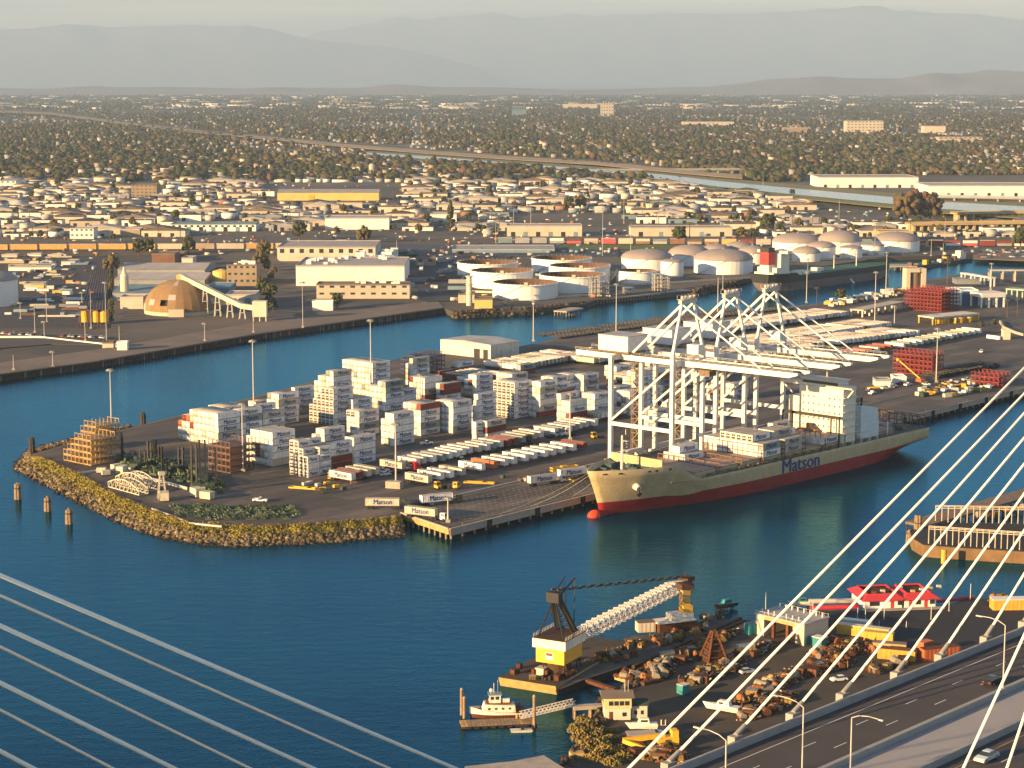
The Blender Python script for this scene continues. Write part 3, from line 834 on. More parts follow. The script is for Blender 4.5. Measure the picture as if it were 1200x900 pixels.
def pickup(loc, rz, colour, label, group=None):
    o = root('pickup_truck', loc, rz, label, 'pickup', group)
    m = bpy.data.materials['car_paint_' + colour]
    mb = MB(); mb.box(-2.7,-.95,.45,2.7,.95,.9); mb.box(1.0,-.9,.9,2.6,.9,1.1); mb.box(-2.7,-.95,.9,-.6,-.85,1.2); mb.box(-2.7,.85,.9,-.6,.95,1.2); mb.box(-2.7,-.85,.9,-2.6,.85,1.2)
    mb.obj('body', [m], o); c = MB(); c.hexa([(-.6,-.85,.9),(1.0,-.85,.9),(1.0,.85,.9),(-.6,.85,.9),(-.4,-.7,1.75),(.5,-.7,1.75),(.5,.7,1.75),(-.4,.7,1.75)]); c.obj('cab', [M_glass], o)
    MB().box(-.4,-.7,1.74,.5,.7,1.82).obj('roof_panel', [m], o)
    w = MB()
    for x in (-1.7, 1.7):
        for y in (-.98, .75): w.tube((x, y, .4), (x, y+.24, .4), .4, n=10)
    w.obj('wheel_set', [M_tyre], o); return o
v = G(305, 588, YH); pickup((v.x, v.y, YH), R(-10), 'white', 'white pickup truck alone on the open pavement near the green frames')
v = G(500, 521, YH); pickup((v.x, v.y, YH), R(30), 'white', 'white pickup truck on the roadway behind the parked trailers')
v = G(592, 521, YH); pickup((v.x, v.y, YH), R(20), 'white', 'white pickup truck beside the trailers at the red topped stack')

def tractor(loc, rz, m, label, group=None, big=False):
    """road or yard tractor, nose to +x"""
    o = root('tractor_truck', loc, rz, label, 'truck', group)
    f = MB(); f.box(-4.0,-.45,.7,1.6,.45,1.0); f.tube((-2.6,0,1.02),(-2.6,0,1.18),.6,n=10); f.obj('frame', [M_black], o)
    c = MB()
    if big:
        c.box(-.9,-1.2,.6,1.0,1.2,3.3); c.hexa([(1.0,-1.0,.6),(2.7,-.85,.6),(2.7,.85,.6),(1.0,1.0,.6),(1.0,-1.0,2.0),(2.6,-.8,1.6),(2.6,.8,1.6),(1.0,1.0,2.0)])
        c.hexa([(-.9,-1.1,3.3),(.9,-1.1,3.3),(.9,1.1,3.3),(-.9,1.1,3.3),(-.9,-1,4.0),(.1,-1,3.9),(.1,1,3.9),(-.9,1,4.0)])
    else:
        c.box(-.2,-1.15,.6,1.7,0.3,2.9); c.box(-.2,.3,.6,1.7,1.15,1.4)
    c.obj('cab', [m], o)
    g = MB()
    if big: g.box(1.0,-1.0,2.1,1.04,1.0,3.0); g.box(-.2,-1.22,2.0,.8,1.22,2.8)
    else: g.box(1.7,-1.05,1.7,1.73,.2,2.6); g.box(.1,-1.17,1.7,1.5,.32,2.6)
    g.obj('windscreen', [M_glass], o)
    w = MB()
    for x in (-3.3,-2.1,1.2):
        for y in (-1.2,.75): w.tube((x,y,.5),(x,y+.45,.5),.5,n=10)
    w.obj('wheel_set', [M_tyre], o); return o
def rig(px, py, ang, m, lab, kind='w', big=False, text=True, base=YH, side=1):
    """container trailer with its tractor; (px,py) is the rear wheel on the ground, ang the world heading"""
    v = G(px, py, base)
    t = trailer(kind, (v.x, v.y, base), ang, lab, 'container trailers being hauled', text)
    c, s = math.cos(ang), math.sin(ang)
    d = CL + 2.2
    tractor((v.x + c*d - s*1.22, v.y + s*d + c*1.22, base), ang, m, lab.replace('container trailer', 'tractor unit pulling the container trailer'), 'tractors on the yard', big)
M_whp = mat('truck_white', (0.65,0.65,0.63), 0.4, 0.05); M_redp = mat('truck_red', (0.5,0.02,0.03), 0.35, 0.05); M_dk = mat('truck_dark', (0.04,0.04,0.05), 0.5, 0.1)
rig(428, 597, R(-2), M_dk, 'cream container trailer on the yard edge above the rocks', 'c')
rig(495, 594, R(27), M_dk, 'white container trailer turning by the pier end', 'w')
rig(474, 606, R(-27), M_whp, 'sunlit container trailer on the pier head', 'c')
rig(622, 571, R(33), M_whp, 'white container trailer on the apron before the ship bow', 'w')
rig(657, 563, R(33), M_dk, 'white container trailer closest to the ship bow', 'w')
v = G(487, 552, YH); tractor((v.x, v.y, YH), R(30), M_redp, 'red road tractor with sleeper cab among the parked trailers', None, True)
v = G(471, 546, YH); tractor((v.x, v.y, YH), R(25), M_whp, 'white road tractor left of the red one', None, True)
v = G(418, 562, YH); tractor((v.x, v.y, YH), R(200), M_whp, 'white road tractor in front of the red based stack', None, True)
v = G(515, 573, YH); tractor((v.x, v.y, YH), R(-140), M_yellow, 'yellow yard tractor in the gap of the front row', 'yellow yard tractors')
v = G(533, 573, YH); tractor((v.x, v.y, YH), R(-30), M_yellow, 'yellow yard tractor beside the turning trailer', 'yellow yard tractors')
v = G(698, 514, YH); tractor((v.x, v.y, YH), R(210), M_yellow, 'yellow yard tractor by the first crane leg', 'yellow yard tractors')

# yellow spreader frames and stacked yellow hatch gear
def spreader(px, py, ang, label, n=3):
    v = G(px, py, YH); o = root('spreader_frame', (v.x, v.y, YH), ang, label, 'spreader', 'yellow lifting frames')
    for i in range(n):
        b = MB(); z = i*1.0
        b.box(0,0,z,12,.3,z+.5); b.box(0,2.1,z,12,2.4,z+.5); b.box(0,.3,z,.4,2.1,z+.5); b.box(11.6,.3,z,12,2.1,z+.5); b.box(4.6,.3,z,7.4,2.1,z+.75)
        b.obj('frame', [M_yellow], o)
    return o
spreader(384, 561, R(-5), 'pile of yellow lifting frames beside the white road tractor', 3)
spreader(648, 553, R(30), 'yellow lifting frames on the apron near the ship bow', 2)
spreader(640, 561, R(-30), 'flat yellow lifting frame laid across the apron', 1)
spreader(543, 566, R(-12), 'rusty yellow lifting frame flat on the pavement', 1)
spreader(1021, 455, R(8), 'long yellow lifting frame on the quay behind the ship funnel', 1)
spreader(338, 572, R(-18), 'yellow frame with broken timbers before the short reefer stack', 1)

# light masts
def mast(px, py0, py1, label, base=YH, r=0.35, ring=True, group='tall lighting masts'):
    v = G(px, py0, base); h = HT(px, py0, py1, base)
    o = root('light_mast', (v.x, v.y, base), 0, label, 'light mast', group)
    MB().tube((0,0,0), (0,0,h), r, r*.5, n=8).obj('pole', [M_galv], o)
    MB().cbox(0,0,0,1.6,1.6,1.0).obj('footing', [M_conc], o)
    if ring:
        l = MB(); l.lathe([(0.2,h-.6),(1.4,h-.5),(1.4,h-.2),(0.2,h-.1)], 8)
        for k in range(6):
            t = k*1.047; l.cbox(1.5*math.cos(t), 1.5*math.sin(t), h-1.1, .6,.6,.6)
        l.obj('lamp_ring', [M_steel], o)
    return o
for (x, y0, y1, lab, rg) in [(131,508,432,'slim light mast on the yard point', 1),(298,512,398,'light mast behind the westmost containers', 1),(435,470,374,'light mast beside the tallest shore block', 1),
        (285,552,472,'light mast at the corner of the wide stack', 1),(464,566,495,'light mast in a concrete block among the parked trailers', 1),(525,612,582,'short pole on the pier corner', 1),
        (492,470,438,'short pole before the shore racks', 1),(625,400,351,'light mast on the shore beyond the shed', 1),(722,389,332,'light mast in the dark chassis field', 1),(841,367,325,'light mast behind the crane tops', 0),
        (668,515,460,'light mast by the sunlit corner stack', 1),(945,355,318,'light mast at the north shore palms', 1),(1038,345,295,'tall mast left of the portal', 1),(1025,377,318,'mast beside the trailer row end', 1),
        (1097,448,384,'light mast right of the red racks', 1),(1048,382,358,'short mast at the middle far row', 1),(937,410,385,'short mast between far rows', 0),(1161,340,308,'mast on the right bank', 1)]:
    o = mast(x, y0, y1, lab, ring=bool(rg))
v = G(464, 572, YH); tag(MB().box(0,0,0,6,3,2.6).obj('ballast_block', [M_conc], None, (v.x-4, v.y, YH), R(-20)), 'brown concrete block under the mast among the trailers', 'block')

# shed at the north shore
v = G(588, 422, YH)
def shed(px, py, ang, L, W, Hh, ms, label, name='warehouse', base=YH, doors=(), roofm=None, cat='building', group=None, ridge=1.2, ribs=0):
    v = G(px, py, base); o = root(name, (v.x, v.y, base), ang, label, cat, group)
    MB().box(0,0,0,L,W,Hh).obj('wall', [ms], o)
    r = MB()
    if ridge > 0: r.gable(0,0,L,W,Hh+.002,Hh+ridge,0,0.3,'x')
    else:
        r.box(-.2,-.2,Hh,L+.2,W+.2,Hh+.35)
        r.box(-.2,-.2,Hh+.35,L+.2,.1,Hh+.9); r.box(-.2,W-.1,Hh+.35,L+.2,W+.2,Hh+.9); r.box(-.2,.1,Hh+.35,.1,W-.1,Hh+.9); r.box(L-.1,.1,Hh+.35,L+.2,W-.1,Hh+.9)
    r.obj('roof', [roofm or ms], o)
    for (face, p, w, h) in doors:
        d = MB()
        if face == 's': d.box(p, -.06, 0, p+w, .05, h)
        elif face == 'w': d.box(-.06, p, 0, .05, p+w, h)
        elif face == 'e': d.box(L-.05, p, 0, L+.06, p+w, h)
        d.obj('roller_door', [M_black], o)
    for k in range(ribs):
        d = MB(); x = (k+.5)*L/ribs; d.box(x-.15, -.12, 0, x+.15, .0, Hh-.1); d.obj('pilaster', [ms], o)
    return o
M_shedw = mat('shed_white', (0.55,0.52,0.46), 0.7, 0.12, 0.2, streak=0.25); M_roofg = mat('roof_grey', (0.33,0.33,0.34), 0.8, 0.2, 0.1)
# long side along the quay direction; its lit end faces the sun
a0, b0 = AB(575, 421); 
o = shed(575, 421, YA - math.pi/2, 0.1, 0.1, 0.1, M_shedw, 'x') if False else None
o = root('yard_shed', YD(a0, b0, YH), YA, 'white flat shed with dark doors at the north shore of the yard', 'building')
MB().box(0,0,0,24,38,8).obj('wall', [M_shedw], o); MB().gable(0,0,24,38,8.002,9.0,0,.4,'x').obj('roof', [M_roofg], o)
for p, w in ((2,3.5),(8,4.5)): MB().box(-.08,p,0,.05,p+w,5).obj('roller_door', [M_black], o)
for k in range(6): MB().box(k*4+1,-.15,0,k*4+1.4,0,7.8).obj('pilaster', [M_shedw], o)

# dark lift trucks (reach stackers and straddle masts) near the point
def lift_truck(px, py, ang, h, label, m=None):
    v = G(px, py, YH); o = root('lift_truck', (v.x, v.y, YH), ang, label, 'lift truck', 'dark mast lift trucks near the point'); o.scale = (1.3,1.3,1.0)
    b = MB(); b.box(-4,-1.4,.8,2.2,1.4,2.0); b.box(-4,-1.4,2.0,-2,1.4,2.5); b.obj('body', [m or M_dgreen], o)
    c = MB(); 
    for x in (-1.6,.1):
        for y in (-.7,.7): c.beam((x,y,2),(x,y,3.6),.12)
    c.box(-1.7,-.8,3.6,.2,.8,3.7); c.obj('cab', [M_black], o)
    t = MB()
    for y in (-.8,.8): t.beam((2.5,y,.3),(2.5,y,h),.55,.5)
    for z in (1.5, h*.5, h-.4): t.beam((2.5,-.8,z),(2.5,.8,z),.25,.25)
    t.obj('mast', [M_black], o)
    f = MB(); f.box(2.7,-1.2,.3,5,-.9,.45); f.box(2.7,.9,.3,5,1.2,.45); f.box(2.65,-1.4,.3,2.8,1.4,1.6); f.obj('fork', [M_black], o)
    w = MB()
    for x in (-3,1.2):
        for y in (-1.6,1.0): w.tube((x,y,.75),(x,y+.6,.75),.75,n=10)
    w.obj('wheel_set', [M_tyre], o)
M_dgreen = mat('dark_green_paint', (0.03,0.06,0.035), 0.6, 0.2, objvar=.3); M_olive = mat('olive_frame', (0.10,0.13,0.06), 0.7, 0.3, objvar=.4)
for i, (x, y, h) in enumerate([(153,539,11),(173,541,9),(183,543,9),(197,545,8),(206,552,9),(238,562,15),(233,570,17),(243,572,15),(163,548,6),(190,556,6)]):
    lift_truck(x, y, R([200,30,150,220,60,100,250,10,75,300][i]), h, 'dark lift truck with %s mast, %s from the point' % ('very tall' if h > 12 else 'tall' if h > 7 else 'low', ORD[i+1]))
# low green clamp frames laid in rows behind the bank
fr_ = MB(); fr_.box(0,0,0,3.0,.22,.5); fr_.box(0,1.6,0,3.0,1.82,.5); fr_.box(0,.2,.2,.2,1.6,.5); fr_.box(2.8,.2,.2,3.0,1.6,.5); fr_.box(1.2,.6,.3,1.8,1.2,1.0)
FRM = [fr_.mesh('frame', [m]) for m in (M_olive, M_dgreen, mat('pale_green_frame', (0.13,0.16,0.10), .7, .2))]
nfr = 0
for (x0, y0, x1, y1, rws) in [(200,594,250,608,6),(240,596,350,612,6),(330,606,380,612,2),(205,588,232,592,2)]:
    for r_ in range(rws):
        for c_ in range(int((x1-x0)/7)):
            if nfr >= 130: break
            x = x0 + c_*7 + random.uniform(-2,2) + r_*1.5; y = y0 + (y1-y0)*r_/max(1,rws) + random.uniform(-.6,.6) + c_*(-.05)
            v = G(x, y, YH); nfr += 1
            tag(ob('clamp_frame', random.choice(FRM), None, (v.x, v.y, YH), R(random.choice([10,20,35,100]))), 'low green steel frame, %s from the left, %s row of %s patch' % (ordn(c_+1), ORD[r_+1], {200:'the big left',240:'the middle',330:'the small right',205:'the little back'}[x0]), 'steel frame', 'green frames laid out behind the bank')
nfr = 0
for k, x in enumerate(sorted(random.uniform(150, 262) for _ in range(90))):
    y = 545 + (x-165)*0.28 + random.uniform(-8, 8)
    v = G(x, y, YH)
    tag(ob('stored_machine_part', random.choice(FRM[:2]), None, (v.x, v.y, YH), R(random.uniform(0,180)), (1.2,1.2,2.2)), 'dark green machine part, %s from the left among the lift trucks' % ordn(k+1), 'machine part', 'dark machine parts among the lift trucks')

# low concrete walls and the steel truss spans on the point
def wallrun(pts, h, w, label, m=None, base=YH, name='low_wall'):
    P = [G(x, y, base) for x, y in pts]; mb = MB()
    for a, b in zip(P, P[1:]): mb.beam((a.x,a.y,base+h/2), (b.x,b.y,base+h/2), w, h)
    tag(mb.obj(name, [m or M_galv]), label, 'wall')
wallrun([(150,549),(165,559),(220,574)], 1.0, .6, 'pale low wall running behind the truss spans')
wallrun([(94,556),(110,553),(138,552)], .8, .6, 'pale low kerb wall at the end of the frame racks')
wallrun([(178,597),(200,605),(222,614),(260,618)], .6, .5, 'thin pale wall along the top of the bank')
def truss(p0, p1, h, w, label, m, base=YH):
    a, b = G(*p0, base), G(*p1, base); L = (b-a).length; ang = math.atan2(b.y-a.y, b.x-a.x)
    o = root('steel_truss', (a.x, a.y, base), ang, label, 'truss', 'steel truss spans on the point')
    n = 8
    for y in (0, w):
        s = MB(); s.beam((0,y,.3),(L,y,.3),.35); arc = [(L*i/n, h*math.sin(math.pi*(.15+.7*i/n))) for i in range(n+1)]
        for i in range(n):
            s.beam((arc[i][0],y,arc[i][1]),(arc[i+1][0],y,arc[i+1][1]),.35); s.beam((arc[i][0],y,.3),(arc[i][0],y,arc[i][1]),.22)
            s.beam((arc[i][0],y,.3),(arc[i+1][0],y,arc[i+1][1]),.18)
        s.beam((L,y,.3),(L,y,arc[-1][1]),.25)
        s.obj('side_frame', [m], o)
    c = MB()
    for i in range(n+1): c.beam((L*i/n,0,.2),(L*i/n,w,.2),.25); c.beam((L*i/n,0,h*math.sin(math.pi*(.15+.7*i/n))),(L*i/n,w,h*math.sin(math.pi*(.15+.7*i/n))),.18)
    c.obj('cross_frame', [m], o)
M_pale = mat('pale_steel', (0.50,0.46,0.36), 0.6, 0.2, 0.8, streak=0.4)
truss((127,571),(163,581), 4.5, 4, 'pale arched truss span lying nearest the bank', M_pale)
truss((136,566),(174,576), 5.5, 4, 'pale arched truss span lying behind the first', M_pale)
v = G(186, 586, YH); o = root('winch_tower', (v.x, v.y, YH), R(20), 'small pale lattice tower beside the truss spans', 'tower')
t = MB()
for x in (0,3):
    for y in (0,3): t.beam((x,y,0),(1.5+(x-1.5)*.4,1.5+(y-1.5)*.4,9),.3)
for z in (2.5,5,7.5): t.cbox(1.5,1.5,z,3-z*.2,3-z*.2,.25)
t.obj('frame', [M_pale], o); MB().cbox(1.5,1.5,9,2.2,2.2,1.2).obj('platform', [M_pale], o)
for i, (x, y, s_) in enumerate([(113,555,2.2),(120,558,2.0),(134,552,2.4),(144,556,3.0),(198,588,3.2),(240,583,3.5),(252,585,3)]):
    v = G(x, y, YH); q = root('equipment_box', (v.x, v.y, YH), R(25*i), 'pale metal equipment box on legs, %s from the point' % ORD[i+1], 'equipment box', 'equipment boxes near the bank')
    MB().box(0,0,.4,s_*1.6,s_,s_).obj('cabinet', [M_pale], q); MB().box(.1,.1,0,.4,.4,.4).box(s_*1.3,.1,0,s_*1.5,.4,.4).obj('foot', [M_black], q)
# fence along the bank top: posts and rail
P = dens([(54,541),(92,557),(140,585),(180,601),(220,614),(300,619),(380,615),(440,610)], YH, 9)
o = tag(ob('bank_fence', None), 'thin mesh fence of short posts along the bank top', 'fence')
pm = MB().tube((0,0,0),(0,0,1.6),.08,n=5).mesh('post', [M_rackbrown])
for p in P: ob('post', pm, o, (p.x, p.y, YH))
rl = MB()
for a, b in zip(P, P[1:]):
    for z in (.5, 1.5): rl.beam((a.x,a.y,YH+z),(b.x,b.y,YH+z),.05)
rl.obj('rail', [M_rackbrown], o)
# mooring piles standing in the water
M_pile = mat('weathered_pile', (0.25,0.18,0.11), 0.9, 0.3, 0.9, streak=0.3)
M_pdark = mat('dark_pile', (0.05,0.038,0.03), 0.9, 0.3)
for i, (x, yb, yt, m) in enumerate([(21,585,567,0),(56,599,583,0),(81,614,597,0),(38,536,513,1),(168,500,484,1),(12,0,0,1)][:5]):
    v = G(x, yb, 0); h = HT(x, yb, yt, 0)
    o = root('mooring_dolphin', (v.x, v.y, 0), 0, ['pale timber pile cluster farthest left in open water','timber pile cluster in the middle of the three in open water','rounded pile cluster nearest the bank of the three','dark pile cluster at the tip of the point','dark pile cluster by the north edge of the yard'][i], 'mooring piles')
    for k in range(7):
        r = 0 if k == 0 else .85; t = k*1.047
        MB().tube((r*math.cos(t)*1.15, r*math.sin(t)*1.15, -2), (r*math.cos(t)*.9, r*math.sin(t)*.9, h + (.5 if k == 0 else random.uniform(-.4,.2))), .5, .45, n=7).obj('pile', [M_pile if m == 0 else M_pdark], o)
    MB().lathe([(1.45,h*.7),(1.5,h*.7+.2),(1.45,h*.7+.4)], 12).obj('band', [M_black], o)

# quay: fascia beam, pile bents, fenders, bollards, painted marks
o = tag(ob('quay_wall', None), 'long concrete quay face on piles below the berth', 'quay')
QL = 640
fm = MB().box(0,-.25,-2.4,12,0,-.01).box(0,-.45,-.02,12,.35,.18).mesh('fascia_panel', [M_conc])
for k in range(int(QL/12.05)): ob('fascia_panel', fm, o, YD(k*12.05, 0, YH), YA)
pm = MB().tube((0,0,-6),(0,0,-.3),.42,n=7).mesh('pile', [M_pile])
for k in range(int(QL/6)): ob('pile', pm, o, YD(2 + k*6, 1.2, YH-.6+.3*0), YA)
fdm = MB().box(-1,-.9,-3,1,-.26,0.1).mesh('fender', [M_tyre])
for k in range(int(QL/26)): ob('fender', fdm, o, YD(20 + k*26, 0, YH), YA)
bm_ = MB().tube((0,0,0),(0,0,.6),.25,n=8).tube((0,0,.6),(0,0,.8),.4,n=8).mesh('bollard', [M_rackbrown])
for k in range(int(QL/20)): ob('bollard', bm_, o, YD(8 + k*20, 1.1, YH), YA)
# pier head: the short side
a_, b_ = AB(470, 601); pl = AB(527, 620)
e0, e1 = YD(a_, b_), YO
ang = math.atan2(e1.y-e0.y, e1.x-e0.x); Lh = (e1-e0).length
o = root('pier_head', (e0.x, e0.y, YH), ang, 'sunlit timber and concrete end of the quay on piles', 'pier')
MB().box(0,-.3,-2.0,Lh-.3,0,-.01).obj('fascia_beam', [mat('pier_timber', (0.38,0.26,0.11), .9, .25, .5)], o)
MB().box(0,-.5,-.02,Lh-.6,.3,.35).obj('kerb', [M_conc], o)
for k in range(9): MB().tube((.8+k*Lh/9,.3,-7),(.8+k*Lh/9,.3,-2.0),.4,n=7).obj('pile', [M_pile], o)
# rails and painted marks on the apron
mk = MB()
for b in (3.2, 33.7):
    mk.M = Matrix.Translation(YD(0,b,YH)) @ Matrix.Rotation(YA,4,'Z'); mk.box(0,0,0,QL,.25,.03)
mk.M = None
tag(mk.obj('crane_rail', [M_steel]), kind='structure')
mk = MB()
for r_ in range(9):
    b = 5.5 + r_*2.9
    for k in range(70):
        if random.random() < .12: continue
        mk.M = Matrix.Translation(YD(2+k*2.9,b,YH)) @ Matrix.Rotation(YA,4,'Z'); mk.face([(0,0,.012),(1.1,0,.012),(1.1,.35,.012),(0,.35,.012)])
mk.M = None
tag(mk.obj('painted_marking', [mat('faded_paint', (0.30,0.27,0.24), .9, .3)]), kind='structure')
mk = MB()
a0,b0 = AB(560,583)
mk.M = Matrix.Translation(YD(20,36,YH)) @ Matrix.Rotation(YA,4,'Z'); mk.box(20,0,0,230,.5,.35); mk.M = None
tag(mk.obj('cable_trench_kerb', [M_galv]), kind='structure')
print('containers', NCON, 'far', nfar)

# bobtail tractors, vans and small gear parked between the trailer rows
xs_=sorted(random.uniform(395,700) for _ in range(34))
for i,x in enumerate(xs_):
    y=566-(x-395)*.215+random.uniform(-5,4); v=G(x,y,YH); a=R(random.choice([30,40,210,-50]))
    if i%3==0: tractor((v.x,v.y,YH),a,random.choice([M_whp,M_whp,M_dk,M_yellow]),'bobtail tractor, %s vehicle from the left between the trailer rows'%ordn(i+1),'vehicles between the trailer rows',i%2==0)
    elif i%3==1: pickup((v.x,v.y,YH),a,random.choice(['white','silver','dark']),'pickup, %s vehicle from the left between the trailer rows'%ordn(i+1),'vehicles between the trailer rows')
    else: car((v.x,v.y,YH),a,random.choice(['white','silver','dark','red','blue']),'car, %s vehicle from the left between the trailer rows'%ordn(i+1),'vehicles between the trailer rows')
# small lashing gear boxes and cones over the apron
for i,(x,y) in enumerate(sorted([(random.uniform(350,420),random.uniform(566,578)) for _ in range(10)]+[(random.uniform(560,690),565-random.uniform(0,8)) for _ in range(10)]+[(random.uniform(470,520),random.uniform(586,592)) for _ in range(6)])):
    v=G(x,y,YH); o=root('gear_bin',(v.x,v.y,YH),R(random.uniform(0,90)),'small gear bin, %s from the left on the open apron'%ordn(i+1),'bin','gear bins on the apron'); MB().cbox(0,0,.1,2.2,1.4,1.1).obj('bin',[random.choice([M_rackbrown,M_yellow,M_dgreen,M_galv])],o); MB().cbox(0,0,0,1.8,1.1,.1).obj('skid',[M_black],o)

# worn bay lines and dark tyre-polished lanes on the yard pavement
bl=MB()
for (a0,b0,n,L_) in ((40,44,88,12),(52,64,84,12),(20,100,40,.0),(60,86,70,12),(40,150,60,13),(120,120,90,12),(250,60,70,12),(250,78,70,12)):
    for k in range(n):
        if L_==0 or random.random()<.25: continue
        bl.M=Matrix.Translation(YD(a0+k*3.3,b0,YH))@Matrix.Rotation(YA,4,'Z'); bl.face([(0,0,.010),(.16,0,.010),(.16,L_,.010),(0,L_,.010)])
bl.M=None
tag(bl.obj('bay_line',[mat('faded_bay_paint',(.24,.21,.17),.9,.35)]),kind='structure')
tl=MB()
for k in range(26):
    a=random.uniform(0,330); b=random.choice([14,20,27,60,66,96,101,136,141])+random.uniform(-2,2); L_=random.uniform(25,110); w=random.uniform(.6,1.6)
    tl.M=Matrix.Translation(YD(a,b,YH))@Matrix.Rotation(YA+R(random.uniform(-2.5,2.5)),4,'Z'); tl.face([(0,0,.006+k*.00005),(L_,.3,.006+k*.00005),(L_,.3+w,.006+k*.00005),(0,w,.006+k*.00005)])
tl.M=None
tag(tl.obj('tyre_lane',[mat('tyre_lane',(.035,.032,.032),.7,.4,.08)]),kind='structure')
# ================================================================ QUAY CRANES
M_crane = mat('crane_white', (0.66,0.645,0.61), 0.55, 0.08, 0.4, objvar=0.06, streak=0.18)
M_cdeck = mat('crane_walkway', (0.16,0.12,0.09), 0.8, 0.3, 0.8)
M_pbox = mat('machinery_pale', (0.55,0.57,0.58), 0.6, 0.1)
def make_crane(W, label):
    o = root('quay_crane', (0,0,0), 0, label, 'crane', 'container cranes on the quay')
    g_ = 30.5; T = 44.5
    for x in (0, W):
        for y in (0, g_):
            MB().beam((x,y,1.6),(x,y,T+ (2 if y==0 else -1)),1.55,1.5).obj('leg', [M_crane], o)
            b = MB(); b.box(x-3.2,y-.8,.55,x+3.2,y+.8,1.6)
            bo = b.obj('bogie_beam', [M_crane], o)
            for q in (-2.6,-1.2,.6,2.0): MB().tube((x+q,y-.3,.4),(x+q,y+.3,.4),.4,n=8).obj('wheel', [M_tyre], bo)
        MB().beam((x,0,16),(x,g_,16),1.1,1.5).obj('portal_beam', [M_crane], o)
        MB().beam((x,g_,17),(x,1.5,T-4),.8).obj('brace', [M_crane], o)
    for y in (0, g_): 
        MB().beam((0,y,2.6),(W,y,2.6),1.3,1.6).obj('sill_beam', [M_crane], o); MB().beam((1,y,T-2),(W-1,y,T-2),1.6,2.0).obj('cross_beam', [M_crane], o)
    c = W/2
    for x in (c-4.2, c+4.2):
        MB().box(x-.7,1.6,T-3.2,x+.8,53,T-1.2).obj('girder', [M_crane], o)
        MB().box(x-.8,-50,T-3.0,x+.8,1.0,T-1.0).hexa([(x-.8,-54,T-1.8),(x+.8,-54,T-1.8),(x+.8,-50,T-3.0),(x-.8,-50,T-3.0),(x-.8,-54,T-1.0),(x+.8,-54,T-1.0),(x+.8,-50,T-1.0),(x-.8,-50,T-1.0)]).obj('boom_girder', [M_crane], o)
    w = MB()
    w.box(c-3.4,-50,T-1.5,c+3.4,52,T-1.3)
    for k in range(26): y = -50+k*4; w.beam((c-3.4,y,T-2),(c+3.4,y,T-2),.3)
    w.obj('walkway', [M_cdeck], o)
    r = MB()
    for x in (c-5.3,c+5.3):
        for z in (T-.4,T+.1): r.beam((x,-52,z),(x,53,z),.08)
        for k in range(36): r.beam((x,-52+k*3,T-1),(x,-52+k*3,T+.1),.08)
    r.obj('handrail', [M_galv], o)
    H = 67.5
    for s in (-1, 1):
        x0 = c + s*c; x1 = c + s*3.7
        MB().beam((x0,0,T+1.8),(x1,.5,H-1),1.1,1.1,w1=.8).obj('mast_leg', [M_crane], o)
        MB().beam((x1,.5,H-2),(c+s*4.2,-37,T-.8),.6).obj('forestay', [M_crane], o)
        MB().beam((x1,.5,H-2),(c+s*4.2,25,T-.8),.9).obj('backstay', [M_crane], o)
        MB().beam((x0,.3,T+2),(c+s*4.2,25,T-1),.6).obj('stay_strut', [M_crane], o) if False else None
    t = MB(); t.beam((c-5.2,.5,H-1),(c+5.2,.5,H-1),1.6,1.4); t.box(c-5,-.9,H-.2,c+5,2,H)
    for q in (-4,-1.5,1.5,4): t.tube((c+q,-.2,H+.7),(c+q,.6,H+.7),.7,n=8)
    for q in (-5,-2.5,0,2.5,5): t.beam((c+q,-1,H),(c+q,-1,H+1.5),.1); t.beam((c+q,2,H),(c+q,2,H+1.5),.1)
    t.beam((c-5,-1,H+1.5),(c+5,-1,H+1.5),.1); t.beam((c-5,2,H+1.5),(c+5,2,H+1.5),.1)
    t.obj('sheave_platform', [M_galv], o)
    m = MB(); m.box(c-6.5,25,T+.2,c+6.5,40,T+6.2); mh = m.obj('machinery_house', [M_pbox], o)
    m = MB(); m.box(c-6.7,24.8,T+6.2,c+6.7,40.2,T+6.5); m.obj('roof', [M_roofg], mh)
    MB().box(c-7.5,23.5,T-.3,c+7.5,45,T+.15).obj('machinery_deck', [M_cdeck], o)
    h = MB(); h.box(W-5.5,-1.5,T+.5,W-1.5,4,T+4.2); h.obj('winch_house', [M_pbox], o)
    h = MB(); h.box(c-2.4,-12,T-6.6,c+2.4,-7,T-4.2); h.box(c-3.4,-14,T-4.0,c+3.4,-5,T-3.7); h.obj('trolley', [M_cdeck], o)
    h = MB(); h.box(c+2.2,-6.5,T-7.6,c+4.4,-3.8,T-4.9); k_ = h.obj('operator_cab', [M_crane], o); MB().box(c+2.3,-6.56,T-7.4,c+4.3,-6.5,T-5.4).obj('window', [M_glass], k_)
    s = MB(); zz = 3.0; sd = 1
    while zz < T-5:
        y0, y1 = (g_+1.3, g_+4.4) if sd > 0 else (g_+4.4, g_+1.3)
        s.beam((W,y0,zz),(W,y1,zz+3),.9,.18); s.box(W-.7,g_+1.0,zz+2.9,W+.7,g_+4.7,zz+3.0); zz += 3; sd = -sd
    for y in (g_+1.0,g_+4.7): s.beam((W-.6,y,2),(W-.6,y,T-3),.14); s.beam((W+.6,y,2),(W+.6,y,T-3),.14)
    s.obj('stairway', [M_yellow if False else mat('stair_ochre', (0.34,0.24,0.12), .7, .2)], o)
    d = MB()
    for x in (c-4.2, c+4.2): d.beam((x-1.6,-50,T-3.4),(x-1.6,50,T-3.4),.14)
    for k in range(20): y=-46+k*4.8; d.beam((c-5.8,y,T-3.4),(c-5,y,T-3.4),.1); 
    d.obj('cable_tray', [M_black], o)
